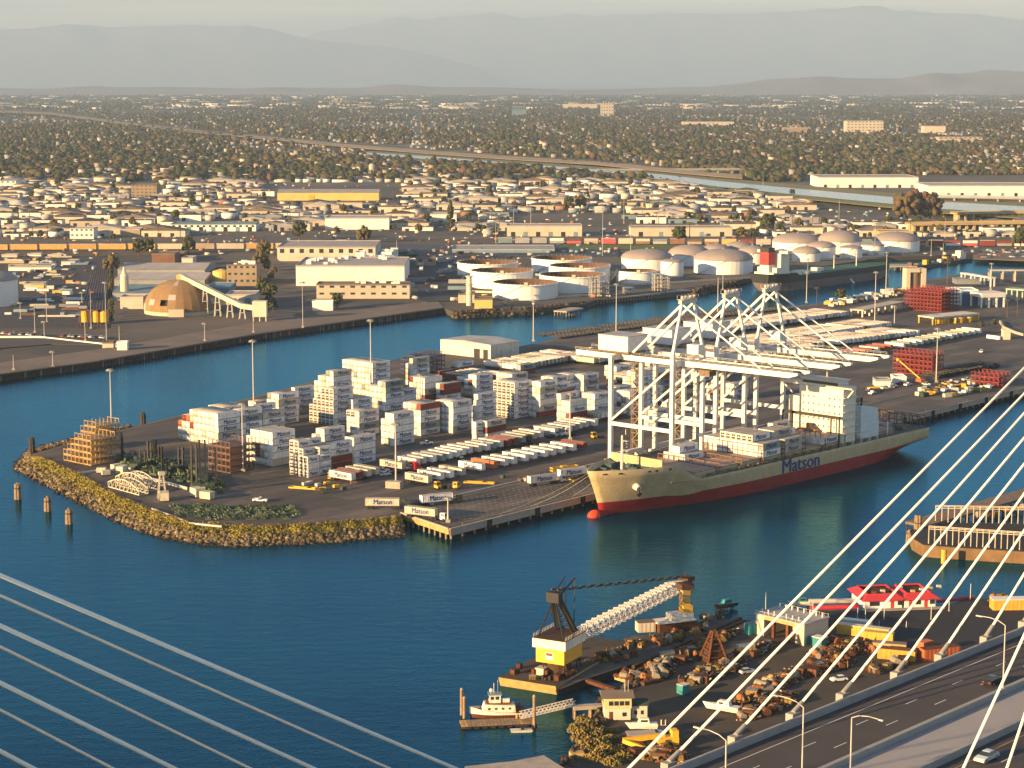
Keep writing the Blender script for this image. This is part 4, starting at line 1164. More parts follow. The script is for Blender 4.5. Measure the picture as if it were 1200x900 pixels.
    # container spreader hanging near the boom hinge
    e = MB(); e.box(-6+c,-13.2,T-16,6+c,-10.8,T-15.4); e.box(c-1.5,-13,T-15.4,c+1.5,-11,T-14.6)
    for x in (-1.2,1.2):
        for y in (-12.8,-11.2): e.beam((c+x,y,T-14.6),(c+x,y,T-4),.07)
    return o
c1 = make_crane(20.2, 'nearest white quay crane, its boom lowered over the ship bow hatches')
c1.location = YD(131.9, 3.2, YH+.1); c1.rotation_euler = (0,0,YA)
c2 = dup(c1, YD(161.4, 3.2, YH+.1), None, 'middle of the three white quay cranes over the ship'); 
c3 = dup(c1, YD(190.0, 3.2, YH+.1), None, 'farthest white quay crane, its boom reaching toward the ship bridge')

# ================================================================ CONTAINER SHIP
M_hull = mat('hull_beige', (0.42,0.345,0.20), 0.6, 0.14, 0.25, streak=0.42)
M_hred = mat('hull_red', (0.24,0.008,0.012), 0.65, 0.25, 0.2, streak=0.35)
M_deckg = mat('ship_deck', (0.045,0.075,0.08), 0.85, 0.3, 0.6)
M_sup = mat('superstructure_cream', (0.66,0.63,0.53), 0.55, 0.06, 0.3, streak=0.12)
M_bluew = mat('funnel_blue_white', (0.50,0.60,0.64), 0.55, 0.08, 0.3)
M_bulb = mat('bulb_orange', (0.85,0.06,0.02), 0.6, 0.1)
M_hatch = mat('hatch_cover', (0.30,0.22,0.18), 0.8, 0.2, 0.4, streak=.3)
SA = YA - R(3.0)
S0 = G(703, 604, 0)
SD = Vector((math.cos(SA), math.sin(SA), 0)); SI = Vector((-math.sin(SA), math.cos(SA), 0))
def SP_(t, y, z): v = S0 + SD*t + SI*y; return Vector((v.x, v.y, z))
SL = 196.0
ship = root('container_ship', SP_(0,0,0), SA, 'long beige and red container ship moored under the white cranes', 'ship')
def sheer(x): 
    if x < 24: return 17.2 - 0.02*max(0,x)
    if x < 40: u = (x-24)/16; return 16.7 + (10.2-16.7)*(u*u*(3-2*u))
    return 10.2 if x < 185 else 10.2 - (x-185)*.05
def interp(x, T): return float(np.interp(x, [p[0] for p in T], [p[1] for p in T]))
HBD = [(-7,0.15),(-5,1.8),(-2,4.2),(3,7.2),(10,10.4),(20,13.2),(32,15.0),(45,15.8),(60,16),(165,16),(180,15.6),(196,14.5)]
HBW = [(0,0.15),(4,1.2),(10,2.8),(20,5.8),(32,9.3),(45,12.2),(60,14.6),(78,15.8),(90,16),(140,16),(155,15),(168,12),(178,7.5),(186,2.5),(188,.3)]
def hullpt(s, v, side):
    """s 0..1 along, v 0 waterline .. 1 sheer"""
    x0 = -7*(v**1.3) if v > 0 else 0.0; x1 = 188 + (SL-188)*min(1, v*1.6)
    x = x0 + (x1-x0)*s
    z = v*sheer(x)
    k = max(0,v)**0.8
    ux = (x-x0)/(x1-x0)
    hd = interp(-7 + 203*ux, HBD); hw = interp(188*ux, HBW)
    kk = min(1, k*1.15) if x > 60 else k
    if x > 140: kk = min(1, v*1.9)
    return (x, side*(hw + (hd-hw)*kk), z)
ss = np.concatenate([np.linspace(0,.3,26), np.linspace(.32,.85,20), np.linspace(.87,1,14)])
mbh = MB()
def zlev(x): return [-1.5, 0.0, 2.5, 4.9, 5.6, 7.5, 9, 11, 13, 15, 17.2]
for side in (-1, 1):
    prev = None
    for s in ss:
        x_top = hullpt(s,1,side)
        st = sheer(x_top[0])
        vs = [0, 2.5/st, 4.9/st, 4.9/st+(1-4.9/st)*.25, 4.9/st+(1-4.9/st)*.5, 4.9/st+(1-4.9/st)*.75, 1.0]
        col = [hullpt(s, v, side) for v in vs]; col = [(col[0][0], col[0][1]*.98, -2.0)] + col
        if prev:
            for j in range(len(col)-1):
                q = [prev[j], col[j], col[j+1], prev[j+1]]
                if side > 0: q = q[::-1]
                mbh.face(q, 1 if j < 3 else 0)
        prev = col
    if side == -1: eL = prev
    else: eR = prev
for j in range(len(eL)-1): mbh.face([eL[j], eR[j], eR[j+1], eL[j+1]], 1 if j < 3 else 0)
me = mbh.mesh('hull', [M_hull, M_hred]); 
bm = bmesh.new(); bm.from_mesh(me); bmesh.ops.remove_doubles(bm, verts=bm.verts, dist=.02); bm.to_mesh(me); bm.free()
me.polygons.foreach_set('use_smooth', [True]*len(me.polygons)); me.update()
hull = ob('hull', me, ship)
sol = hull.modifiers.new('plate','SOLIDIFY'); sol.thickness = .3; sol.offset = -1
# red boot-top, anchors, bulb
b = MB(); prof = []
for i in range(13):
    t = math.pi*i/12; prof.append((2.1*math.sin(t), -math.cos(t)))
pts = MB()
for i in range(12):
    for k in range(14): pass
bl = MB(); n = 16
rings = [(-6.0+9.0*i/14, 2.2*math.sqrt(max(0,1-((i/14*9.0-3.2)/3.2)**2)) if i/14*9.0 < 3.2 else 2.2-.12*(i/14*9-3.2)) for i in range(15)]
base = []
for (x, r) in rings:
    base.append(bl._a([(x, max(.02,r)*math.cos(6.283*k/n), 0.3+max(.02,r)*math.sin(6.283*k/n)) for k in range(n)]))
for j in range(len(rings)-1):
    for k in range(n):
        k2 = (k+1)%n; bl.f.append((base[j]+k, base[j+1]+k, base[j+1]+k2, base[j]+k2)); bl.m.append(0 if rings[j][0] < -2.2 else 1)
bl.obj('bulbous_bow', [M_bulb, M_hred], ship, smooth=True)
# decks
dk = MB()
fp = [hullpt(s,.86,-1) for s in np.linspace(.004,.17,12)]; 
dk.face([(p[0],p[1]*.98,14.6) for p in fp] + [(p[0],-p[1]*.98,14.6) for p in fp[::-1]])
dk.obj('forecastle_deck', [M_deckg], ship)
dk = MB(); xs = [hullpt(s,.96,-1) for s in np.linspace(.155,1,24)]
dk.face([(p[0],p[1]*.985,9.9 if p[0]>20 else 9.9) for p in xs] + [(p[0],-p[1]*.985,9.9) for p in xs[::-1]])
dk.obj('main_deck', [M_deckg], ship)
MB().box(25.5,-12.2,9.9,26,12.2,14.6).obj('forecastle_bulkhead', [M_hull], ship)
bw = MB(); bw.box(20,-12.4,14.6,20.5,-.4,19.2); bw.box(20,.4,14.6,20.5,12.4,19.2); bw.box(19.9,-.4,14.6,20.6,.4,19.4)
for y in np.linspace(-12,12,9): bw.hexa([(20.5,y-.1,14.6),(24,y-.1,14.6),(24,y+.1,14.6),(20.5,y+.1,14.6),(20.5,y-.1,19),(21,y-.1,19),(21,y+.1,19),(20.5,y+.1,19)])
bw.obj('breakwater', [M_hull], ship)
f = MB(); f.tube((12,0,14.6),(12,0,28),.55,.35,n=8); f.box(13.2,-1.6,22,14.8,1.6,22.2); f.box(13.2,-1.2,25.5,14.8,1.2,25.7); f.beam((14,0,28),(14,0,30),.15)
for k in range(8): f.box(14.5,-.35,16+k*1.2,15,.35,16.1+k*1.2)
f.obj('foremast', [M_sup], ship)
for (x,y,r) in ((5,-2.6,1.1),(5,2.6,1.1),(12,-6,1.4),(12,6,1.4),(16,-8,1.3),(16,8,1.3),(17,0,1.2)):
    w = MB(); w.tube((x,y-1.6,15.6),(x,y+1.6,15.6),r,n=10); w.box(x-1.3,y-2,14.6,x+1.3,y-1.6,16.4); w.box(x-1.3,y+1.6,14.6,x+1.3,y+2,16.4); w.obj('winch', [M_deckg], ship)
for k in range(7):
    w = MB(); x = 1+k*3.3; hb = interp(x,HBD)-2
    for y in (-hb,hb): w.tube((x,y,14.6),(x,y,15.7),.4,n=8); w.tube((x+1.1,y,14.6),(x+1.1,y,15.7),.4,n=8)
    w.obj('bollard_pair', [M_black], ship)
for s_ in (-1,1):
    ph = hullpt(.075,.62,s_); a = MB()
    a.tube((ph[0],ph[1]-s_*1.0,ph[2]),(ph[0]-.6,ph[1]+s_*1.6,ph[2]-.9),1.5,1.1,n=10); bo = a.obj('anchor_pocket', [M_sup], ship)
    a = MB(); a.beam((ph[0]-.8,ph[1]+s_*1.7,ph[2]-.6),(ph[0]-.8,ph[1]+s_*1.9,ph[2]-3.4),.5); a.beam((ph[0]-2,ph[1]+s_*1.9,ph[2]-2.6),(ph[0]-.8,ph[1]+s_*1.9,ph[2]-3.6),.5); a.beam((ph[0]+.4,ph[1]+s_*1.9,ph[2]-2.6),(ph[0]-.8,ph[1]+s_*1.9,ph[2]-3.6),.5)
    a.obj('anchor', [M_black], ship)
for k, s_ in enumerate((.02,.045,.1,.115,.145)):       # mooring openings under the bulwark
    ph = hullpt(s_,.93,-1); q = hullpt(s_+.006,.93,-1)
    MB().hexa([(ph[0],ph[1]-.12,ph[2]-.35),(q[0],q[1]-.12,q[2]-.35),(q[0],q[1]+.1,q[2]-.35),(ph[0],ph[1]+.1,ph[2]-.35),(ph[0],ph[1]-.12,ph[2]+.35),(q[0],q[1]-.12,q[2]+.35),(q[0],q[1]+.1,q[2]+.35),(ph[0],ph[1]+.1,ph[2]+.35)]).obj('mooring_port', [M_black], ship)
# big name on the side
T_HULL = wall_text('Matson', 7.6, 'hull_lettering', mat('hull_blue', (0.012,0.04,0.15), .6, .1), bold=0.03)
xs_ = [v.co.x for v in T_HULL.vertices]; T_HULL.transform(Matrix.Diagonal((25.0/(max(xs_)-min(xs_)),1,1,1)))
ob('lettering', T_HULL, ship, (101, -16.12, 7.35))
ob('lettering', T_HULL, ship, (101, 16.12, 7.35), math.pi)
# hatch covers and lashing frames
hx = 38
hatches = []
while hx < 128:
    MB().box(hx,-13.4,9.9,hx+12.4,13.4,11.9).obj('hatch_coaming', [M_hull], ship)
    for k in range(3): MB().box(hx+.1,-13.3+k*8.95,11.9,hx+12.3,-13.3+k*8.95+8.7,12.4).obj('hatch_cover', [M_hatch], ship)
    hatches.append(hx); hx += 13.6
for hx in hatches:
    b = MB(); x = hx+12.7
    for y in np.linspace(-15,15,13): b.beam((x,y,9.9),(x,y,14.2 if hx < 60 else 17),.25)
    for z in (12.5,14.2) + (() if hx < 60 else (17,)): b.beam((x,-15,z),(x,15,z),.3)
    b.obj('lashing_bridge', [mat('lashing_brown', (.16,.09,.06), .8, .3)], ship)
# deck edge railing and stanchions
for y in (-15.7, 15.7):
    r = MB()
    for k in range(75): r.beam((40+k*2,y,9.9),(40+k*2,y,11.5),.14)
    for z in (10.8,11.5): r.beam((40,y,z),(189,y,z),.1)
    r.obj('railing', [M_cdeck], ship)
for k in range(20):
    MB().box(44+k*6,-15.4,9.9,46+k*6,-14.2,11.3).obj('deck_locker', [M_cdeck], ship)
# accommodation block
HX = 131
b = MB(); b.box(HX,-14.5,9.9,HX+9,7.0,33.2); ac = b.obj('accommodation_block', [M_sup], ship)
wm = MB().box(-.06,-.32,0,.04,.32,.75).mesh('window', [M_glass])
for r_ in range(6):
    for c_ in range(8):
        if (r_, c_) in ((5,3),(5,4)): continue
        ob('window', wm, ac, (HX, -13.0+c_*2.55, 14+r_*2.9))
b = MB(); b.box(HX+1.2,7,9.9,HX+9,13,28); b.obj('side_block', [M_sup], ship)
b = MB(); b.box(HX+1,-11.5,33.2,HX+8,6.5,36.0); br = b.obj('bridge', [M_sup], ship)
MB().box(HX+.92,-11.2,34.2,HX+1.02,6.2,35.3).obj('window', [M_glass], br)
MB().box(HX+.2,-12,36,HX+8.5,7,36.3).obj('roof', [M_sup], br)
for (y0,y1) in ((-18.0,-11.5),(6.5,17.5)):
    b = MB(); b.box(HX+1,y0,33.2,HX+4,y1,34.6); b.obj('bridge_wing', [M_sup], ship)
    b = MB(); b.beam((HX+2.5,y0 if y0<-12 else y1,33.2),(HX+2.5,-14.5 if y0<-12 else 12,29),.5); b.obj('wing_strut', [M_sup], ship)
b = MB(); b.tube((HX+5,-3,36.3),(HX+5,-3,43),.35,.2,n=6); b.beam((HX+5,-6,39.5),(HX+5,0,39.5),.3); b.beam((HX+4,-4.5,41),(HX+4,-1.5,41),.25); b.obj('radar_mast', [M_sup], ship)
for z in (15.2,18.1,21,23.9,26.8,29.7):
    MB().box(HX+.2,-15.3,z-.15,HX+9.5,-14.5,z).obj('side_gallery', [M_sup], ship)
b = MB(); b.box(HX+9,-11,9.9,HX+14,7,22); b.obj('engine_casing', [M_sup], ship)
b = MB(); b.hexa([(HX+13,-14.6,9.9),(HX+26,-14.6,9.9),(HX+26,-4,9.9),(HX+13,-4,9.9),(HX+13,-14.6,25),(HX+25,-14.6,23),(HX+25,-4,23),(HX+13,-4,25)]); fu = b.obj('funnel', [M_bluew], ship)
for k in range(3): MB().tube((HX+16+k*2.5,-9,23.5),(HX+16.4+k*2.5,-9,27),.5,n=8).obj('exhaust_pipe', [M_black], fu)
for k in range(6): MB().box(HX+13.2,-14.72,11+k*2,HX+25.5,-14.6,11.2+k*2).obj('panel_seam', [M_sup], fu)
# provision crane frame ahead of the block
b = MB()
for y in (-15,-11): b.beam((HX-3,y,9.9),(HX-3,y,22),.5)
b.beam((HX-3,-15,22),(HX-3,13,22),.8,1.1); b.beam((HX-3,13,9.9),(HX-3,13,22),.5); b.beam((HX-3,8,9.9),(HX-3,8,22),.4)
for k in range(12): b.beam((HX-3,-14+k*2.2,21),(HX-3,-13+k*2.2,22.4),.2)
b.obj('stores_gantry', [M_black], ship)
b = MB(); b.box(HX-4,-4,12.4,HX-1.5,5,16); b.tube((HX-3,0,16),(HX-3,0,18.4),1.0,n=8); b.obj('gantry_trolley', [mat('gantry_rust', (.30,.15,.07), .8, .3)], ship)
# after deck
for (x,y) in ((162,-9),(162,9),(172,-8),(172,8),(182,-9),(182,0),(182,9)):
    w = MB(); w.tube((x,y-1.5,11),(x,y+1.5,11),1.2,n=10); w.box(x-1.2,y-2,9.9,x+1.2,y-1.5,11.9); w.box(x-1.2,y+1.5,9.9,x+1.2,y+2,11.9); w.obj('winch', [M_cdeck], ship)
b = MB(); b.box(158,-12,9.9,172,12,12.2); b.box(174,-6,9.9,180,6,12.6); b.obj('after_hatch', [M_hatch], ship)
b = MB()
for y in np.linspace(-13.5,13.5,8): b.beam((190,y,9.6),(190,y,15),.35); b.beam((194,y,9.6),(194,y,15),.3)
for z in (12.5,15): b.beam((190,-13.5,z),(190,13.5,z),.35); b.beam((194,-13.5,z),(194,13.5,z),.3)
b.obj('stern_lashing_frame', [mat('stern_frame', (.10,.06,.045), .8, .3)], ship)
b = MB()
for (x,h) in ((159,18),(166,16)): b.tube((x,-13,9.9),(x,-13,h),.3,n=6); b.beam((x,-13,h),(x+3,-11,h-2),.25)
for k in range(14): b.beam((HX+9.5,-15.2+ (k%2)*1.6,10+k*1.4),(HX+12,-15.2+((k+1)%2)*1.6,11.4+k*1.4),.14)
b.obj('davit', [M_sup], ship)
for (x0,z0,m) in ((HX+10.5,12.5,M_sup),):
    MB().hexa([(x0,-16.2,z0),(x0+6,-16.2,z0),(x0+6,-14.2,z0),(x0,-14.2,z0),(x0-.5,-16.4,z0+1.8),(x0+6.5,-16.4,z0+1.8),(x0+6.5,-14,z0+1.8),(x0-.5,-14,z0+1.8)]).obj('lifeboat', [mat('lifeboat_white', (.6,.62,.62), .5, .05)], ship)
# cargo on deck
G_SHIP = 'containers on the ship deck'
ptf = lambda a, b, z: SP_(a, b, z)
stack(78, -14.6, [2,2,3,3,3,3,3,3,2,2,2], 'deck cargo ahead of hull lettering', pt=ptf, base=12.4, frame=1, group=G_SHIP, pred=0, kind='w', colour={(i,0,2):'f' for i in range(11)})
stack(51.5, 2.5, [1,2,2,1], 'deck cargo under first crane boom', pt=ptf, base=12.4, frame=1, group=G_SHIP, pred=0)
stack(92, -14.6, [2,2,3,3,3,2,2,1], 'deck cargo above hull lettering', pt=ptf, base=12.4, frame=1, group=G_SHIP, pred=0)
stack(105.6, -4, [1,2,3,2,1], 'small deck pile before gantry', pt=ptf, base=12.4, frame=1, group=G_SHIP, pred=0)
stack(117, -14.6, [1,1,1,1,1,1,1,1,1,1], 'single deck row by ship bridge', pt=ptf, base=12.4, frame=1, group=G_SHIP, pred=0)
place_containers(63, None, 'deck_containers', 'more white containers on the ship deck')
# the ship's reflection needs nothing: the water mirrors it
# ropes from the bow
for i, (t, y, z, a, b) in enumerate([(2,5,15,44,1.1),(6,8,15,28,1.1),(20,12,15,68,1.1),(188,14,10.5,268,1.1)]):
    p0, p1 = SP_(t,y,z), YD(a,b,YH+.7); mb = MB()
    P_ = [p0.lerp(p1, k/8) - Vector((0,0,1.2*math.sin(math.pi*k/8))) for k in range(9)]
    for u, v in zip(P_, P_[1:]): mb.tube(u, v, .07, n=4)
    tag(mb.obj('mooring_rope', [M_pale]), ['long rope from the ship stem to the quay','rope from the ship bow to the quay','short rope from the ship forecastle to the quay','rope from the ship stern to the quay'][i], 'rope')
# ================================================================ FAR SHORE, TANK FARM, TOWN, CITY
M_cr = mat('wall_cream', (0.52,0.46,0.37), 0.85, 0.12, 0.08, objvar=0.2)
M_wh = mat('wall_white', (0.70,0.69,0.66), 0.8, 0.08, 0.08, objvar=0.12)
M_tanw = mat('wall_tan', (0.34,0.27,0.19), 0.85, 0.15, 0.1, objvar=0.25)
M_gw = mat('wall_grey', (0.27,0.28,0.29), 0.85, 0.15, 0.1, objvar=0.25)
M_bw = mat('wall_blue_grey', (0.16,0.24,0.29), 0.8, 0.15, 0.1, objvar=0.2)
M_rw = mat('wall_brick', (0.22,0.115,0.08), 0.85, 0.2, 0.1, objvar=0.3)
M_yw = mat('wall_yellow', (0.55,0.42,0.14), 0.8, 0.1, 0.1, objvar=0.1)
M_r1 = mat('roof_pale', (0.36,0.33,0.31), 0.85, 0.15, 0.08, objvar=0.2)
M_r2 = mat('roof_brown', (0.15,0.12,0.10), 0.9, 0.2, 0.1, objvar=0.25)
M_r3 = mat('roof_dark', (0.05,0.05,0.06), 0.9, 0.2, 0.1, objvar=0.3)
M_r4 = mat('roof_tile_red', (0.28,0.11,0.06), 0.9, 0.2, 0.1, objvar=0.3)
FOL = [mat('foliage_dark', (0.036,0.036,0.018), .95, .3, .5), mat('foliage_olive', (0.085,0.07,0.03), .95, .3, .5), mat('foliage_green', (0.045,0.06,0.018), .95, .3, .5), mat('foliage_brown', (0.11,0.065,0.035), .95, .3, .5)]
M_trunk = mat('bark', (0.10,0.07,0.05), .95, .2)

def FB(x0, x1, yb, yt, depth, mw, label, mr=None, roof='flat', base=LH, name='industrial_building', cat='building', rot=0.0, doors=0, wins=(0,0), units=0, group=None, rh=2.0):
    a, b = G(x0, yb, base), G(x1, yb, base); L = (b-a).length; h = HT((x0+x1)/2, yb, yt, base)
    ang = math.atan2(b.y-a.y, b.x-a.x) + rot
    o = root(name, (a.x, a.y, base), ang, label, cat, group)
    MB().box(0,0,0,L,depth,h).obj('wall', [mw], o)
    r = MB(); m_ = mr or M_r1
    if roof == 'flat':
        r.box(.1,.1,h,L-.1,depth-.1,h+.15)
        for q in ((-.15,-.15,L+.15,.25),(-.15,depth-.25,L+.15,depth+.15),(-.15,.25,.25,depth-.25),(L-.25,.25,L+.15,depth-.25)): r.box(q[0],q[1],h-.3,q[2],q[3],h+.8)
    elif roof == 'gable': r.gable(0,0,L,depth,h+.01,h+rh,0,.4,'x')
    elif roof == 'gabley': r.gable(0,0,L,depth,h+.01,h+rh,0,.4,'y')
    elif roof == 'saw':
        n = max(2,int(L/18))
        for i in range(n): u=i*L/n; r.hexa([(u,0,h),(u+L/n,0,h),(u+L/n,depth,h),(u,depth,h),(u,0,h+rh),(u+L/n-.2,0,h+.2),(u+L/n-.2,depth,h+.2),(u,depth,h+rh)])
    r.obj('roof', [m_], o)
    for i in range(doors):
        u = (i+.5)*L/doors; MB().box(u-2.2,-.08,0,u+2.2,.05,min(h*.7,4.5)).obj('roller_door', [M_bw if i%2 else M_black], o)
    nx, nz = wins
    for i in range(nx):
        for j in range(nz):
            u = (i+.5)*L/nx; z = (j+.6)*h/nz; MB().box(u-L/nx*.22,-.08,z,u+L/nx*.22,.05,z+h/nz*.3).obj('window', [M_glass], o)
    for i in range(units):
        u, v, s = random.uniform(4,L-6), random.uniform(2,depth-5), random.uniform(1.5,4)
        MB().box(u,v,h+.1,u+s*1.3,v+s,h+.1+s*.7).obj('rooftop_unit', [M_wh], o)
    return o

# --- storage tanks
M_tank = mat('tank_white', (0.74,0.74,0.72), 0.6, 0.06, 0.06, objvar=0.06, streak=0.10)
M_trust = mat('tank_inside', (0.10,0.06,0.04), 0.9, 0.3, 0.1)
M_dome = mat('tank_dome_grey', (0.27,0.235,0.225), 0.8, 0.12, 0.05)
def tank(xl, xr, yb, yr, yt, label, open_=False, group='storage tanks across the channel'):
    xc = (xl+xr)/2; f = G(xc, yb, LH); r = 20
    for _ in range(8): r = (xr-xl)/2/FPX*(f.y+r)
    h = HT(xc, yb, yr, LH); cx, cy = f.x*(f.y+r)/f.y, f.y+r
    o = root('storage_tank', (cx, cy, LH), 0, label, 'tank', group)
    sh = MB(); N_ = 40
    if open_:
        sh.lathe([(r,0),(r,h),(r-.3,h)], N_); sh.obj('shell', [M_tank], o, smooth=False); MB().lathe([(r-.31,h-.02),(r-.31,h-4.0)], N_).obj('inner_wall', [M_trust], o)
        MB().lathe([(r-.35,h-3.8),(r-1.5,h-3.9),(0.01,h-3.5)], N_).obj('floating_roof', [M_trust if random.random()<.6 else M_r2], o)
        g_ = MB(); g_.lathe([(r,h-.9),(r+.9,h-.8),(r+.9,h-.6),(r,h-.6)], N_)
        for k in range(N_): t=k*2*math.pi/N_; g_.beam((r*math.cos(t),r*math.sin(t),h),(r*math.cos(t),r*math.sin(t),h+1.0),.12)
        g_.obj('wind_girder', [M_tank], o)
        g_ = MB(); g_.box(-1,-r-.4,h-.5,1.6,-r+1.2,h+1.8); g_.obj('gauge_platform', [M_pale], o)
    else:
        MB().lathe([(r,0),(r,h)], N_).obj('shell', [M_tank], o)
        zc = CAM_H + (cy/(_cp+(450-yt)/FPX*_sp))*(-_sp+(450-yt)/FPX*_cp) - LH
        dh = max(1.5, zc-h); pr = [(r+.5,h-.2),(r+.5,h+.3)] + [(r*math.cos(t*math.pi/2/7), h+.3+dh*math.sin(t*math.pi/2/7)) for t in range(1,7)] + [(.3,h+dh+.3)]
        MB().lathe(pr, N_).obj('dome_roof', [M_dome], o)
        MB().tube((0,0,h+dh),(0,0,h+dh+1.2),.9,n=8).obj('vent', [M_dome], o)
    s = MB(); n = 10
    for k in range(n):
        t0 = -2.6+1.0*k/n; t1 = -2.6+1.0*(k+1)/n
        s.beam(((r+.5)*math.cos(t0),(r+.5)*math.sin(t0),h*k/n),((r+.5)*math.cos(t1),(r+.5)*math.sin(t1),h*(k+1)/n),.5,.15)
    s.obj('spiral_stair', [M_galv], o)
    return o
for (a,b_,c,d,e,lab,op) in [(577,654,352,334,0,'open white tank nearest the channel corner',1),(632,709,344,325,0,'open white tank right of the nearest tank',1),(551,625,339,320,0,'open tank with dark floating roof behind the nearest',1),
        (536,607,327,310,0,'open tank behind the chimney at the tank farm left end',1),(643,715,334,314,0,'dark roofed open tank in the right pair',1),(623,693,321,305,0,'rearmost open tank of the left cluster',1),(722,770,333,319,0,'small open tank by the jetty pipework',1),
        (728,788,318,304,292,'leftmost domed tank above the small open tank',0),(783,832,312,299,287,'domed tank half hidden behind the pale cylinder',0),(774,801,325,307,305,'narrow pale cylinder tank between two domed ones',0),
        (813,882,322,306,292,'broad domed tank facing the channel',0),(823,856,303,294,286,'small far domed tank in the back row',0),(849,884,301,292,283,'second far domed tank in the back row',0),(864,899,310,297,288,'domed tank left of the tanker funnel',0),
        (905,964,297,285,273,'broad domed tank behind the tanker deckhouse',0),(928,961,307,297,289,'small domed tank close behind the tanker',0),(945,979,303,290,283,'medium domed tank behind the tanker pipes',0),
        (958,1009,298,284,270,'tall domed tank right of the tanker deckhouse',0),(984,1010,303,291,288,'low flat white tank behind the tanker bow',0),(1009,1036,299,288,285,'low flat white tank before the last dome',0),
        (1022,1077,296,283,272,'last domed tank at the right end of the farm',0),(-62,21,362,331,318,'big pale blue domed silo cut by the left picture edge',0)]:
    tank(a,b_,c,d,e,lab,bool(op))
# wharf apron and dark bank below the tanks
def strip(pts, z, name, m, kind='structure', base=None):
    return tag(MB().prism([g2(x,y,z) for x,y in pts], z-.4, z).obj(name, [m]), kind=kind)
M_apron = mat('bank_asphalt', (0.075,0.068,0.062), .95, .25, .03, col2=(.12,.105,.09), detail=7)
strip([(545,366),(620,360),(684,353),(800,338),(868,328),(885,322),(800,322),(722,334),(700,345),(640,352),(575,358)], LH+.35, 'tank_farm_apron', M_apron)
strip([(-60,480),(0,438),(112,423),(300,391),(520,360),(512,352),(300,378),(110,410),(0,425),(-60,440)], LH+.30, 'far_quay_apron', mat('quay_apron_tan', (.15,.12,.10), .95, .2, .04))
strip([(-60,420),(0,408),(60,403),(128,404),(60,396),(0,396),(-60,402)], LH+.55, 'parking_asphalt', M_asph)
strip([(88,384),(126,384),(131,300),(-20,300),(-60,330),(-60,384)], LH+.45, 'rail_yard_ballast', mat('ballast', (.045,.045,.055), .95, .25, .2))
strip([(600,300),(560,330),(534,352),(500,354),(474,320),(440,290),(600,290)], LH+.5, 'road', mat('road_asphalt', (.03,.034,.045), .9, .15, .05))
strip([(-60,300),(1260,290),(1260,282),(700,279),(-60,285)], LH+.40, 'rail_corridor', mat('corridor_ballast', (.09,.068,.055), .95, .25, .2))
strip([(540,300),(725,300),(725,288),(440,286),(440,300)], LH+.6, 'lot_pavement', mat('blue_asphalt', (.045,.055,.075), .9, .2, .05))
strip([(650,292),(860,290),(845,284),(660,286)], LH+.7, 'green_verge', mat('verge_green', (.08,.11,.03), .95, .35, .04))
# far timber wharf: wall piles all along the far bank
o = tag(ob('timber_wharf', None), 'long dark timber wharf with close set piles along the far bank', 'wharf')
edge = [Vector((*g2(x,y,LH), LH)) for x,y in [(-60,452),(0,439),(112,424),(300,392),(520,361)]]
tot = 0; pmh = MB().tube((0,0,-5),(0,0,-.2),.4,n=6).mesh('pile', [M_dark]); pmh2 = MB().tube((0,0,-5),(0,0,-.2),.38,n=6).mesh('pile', [M_pile])
for a, b in zip(edge, edge[1:]):
    L = (b-a).length; n = int(L/2.6); d = (b-a)/L; nrm = Vector((d.y,-d.x,0))
    for k in range(n):
        p = a + d*(k*2.6)
        if tot < 290: ob('pile', pmh2 if random.random()<.25 else pmh, o, p + nrm*.6); tot += 1
    f_ = MB(); f_.beam(a + nrm*.5 + Vector((0,0,-.3)), b + nrm*.5 + Vector((0,0,-.3)), .8, .7); f_.beam(a - nrm*1.0 + Vector((0,0,-2.8)), b - nrm*1.0 + Vector((0,0,-2.8)), .5, 4.4); f_.obj('cap_beam', [M_dark], o)
# stone bank under the tank farm
st = dens([(532,366),(620,362),(684,355)], LH, 60) + dens([(812,341),(860,330)], LH, 60)
C = np.array([tuple(p) for p in st]*6); C += rng.normal(0, 1.2, C.shape); C[:,2] = rng.uniform(-.5, 3.6, len(C)); C[:,1] -= (3.5-C[:,2])*1.0
V,F = blobs(C, rng.uniform(.8,2.0,(len(C),3)))
tag(ob('far_bank_stones', npmesh('far_bank_stones', V, F, [M_rock, MATS['rip_rap_dark']], np.repeat((rng.random(len(C))<.5).astype(int),20))), 'dark stones along the bank below the tank farm', 'stones', kind='stuff')
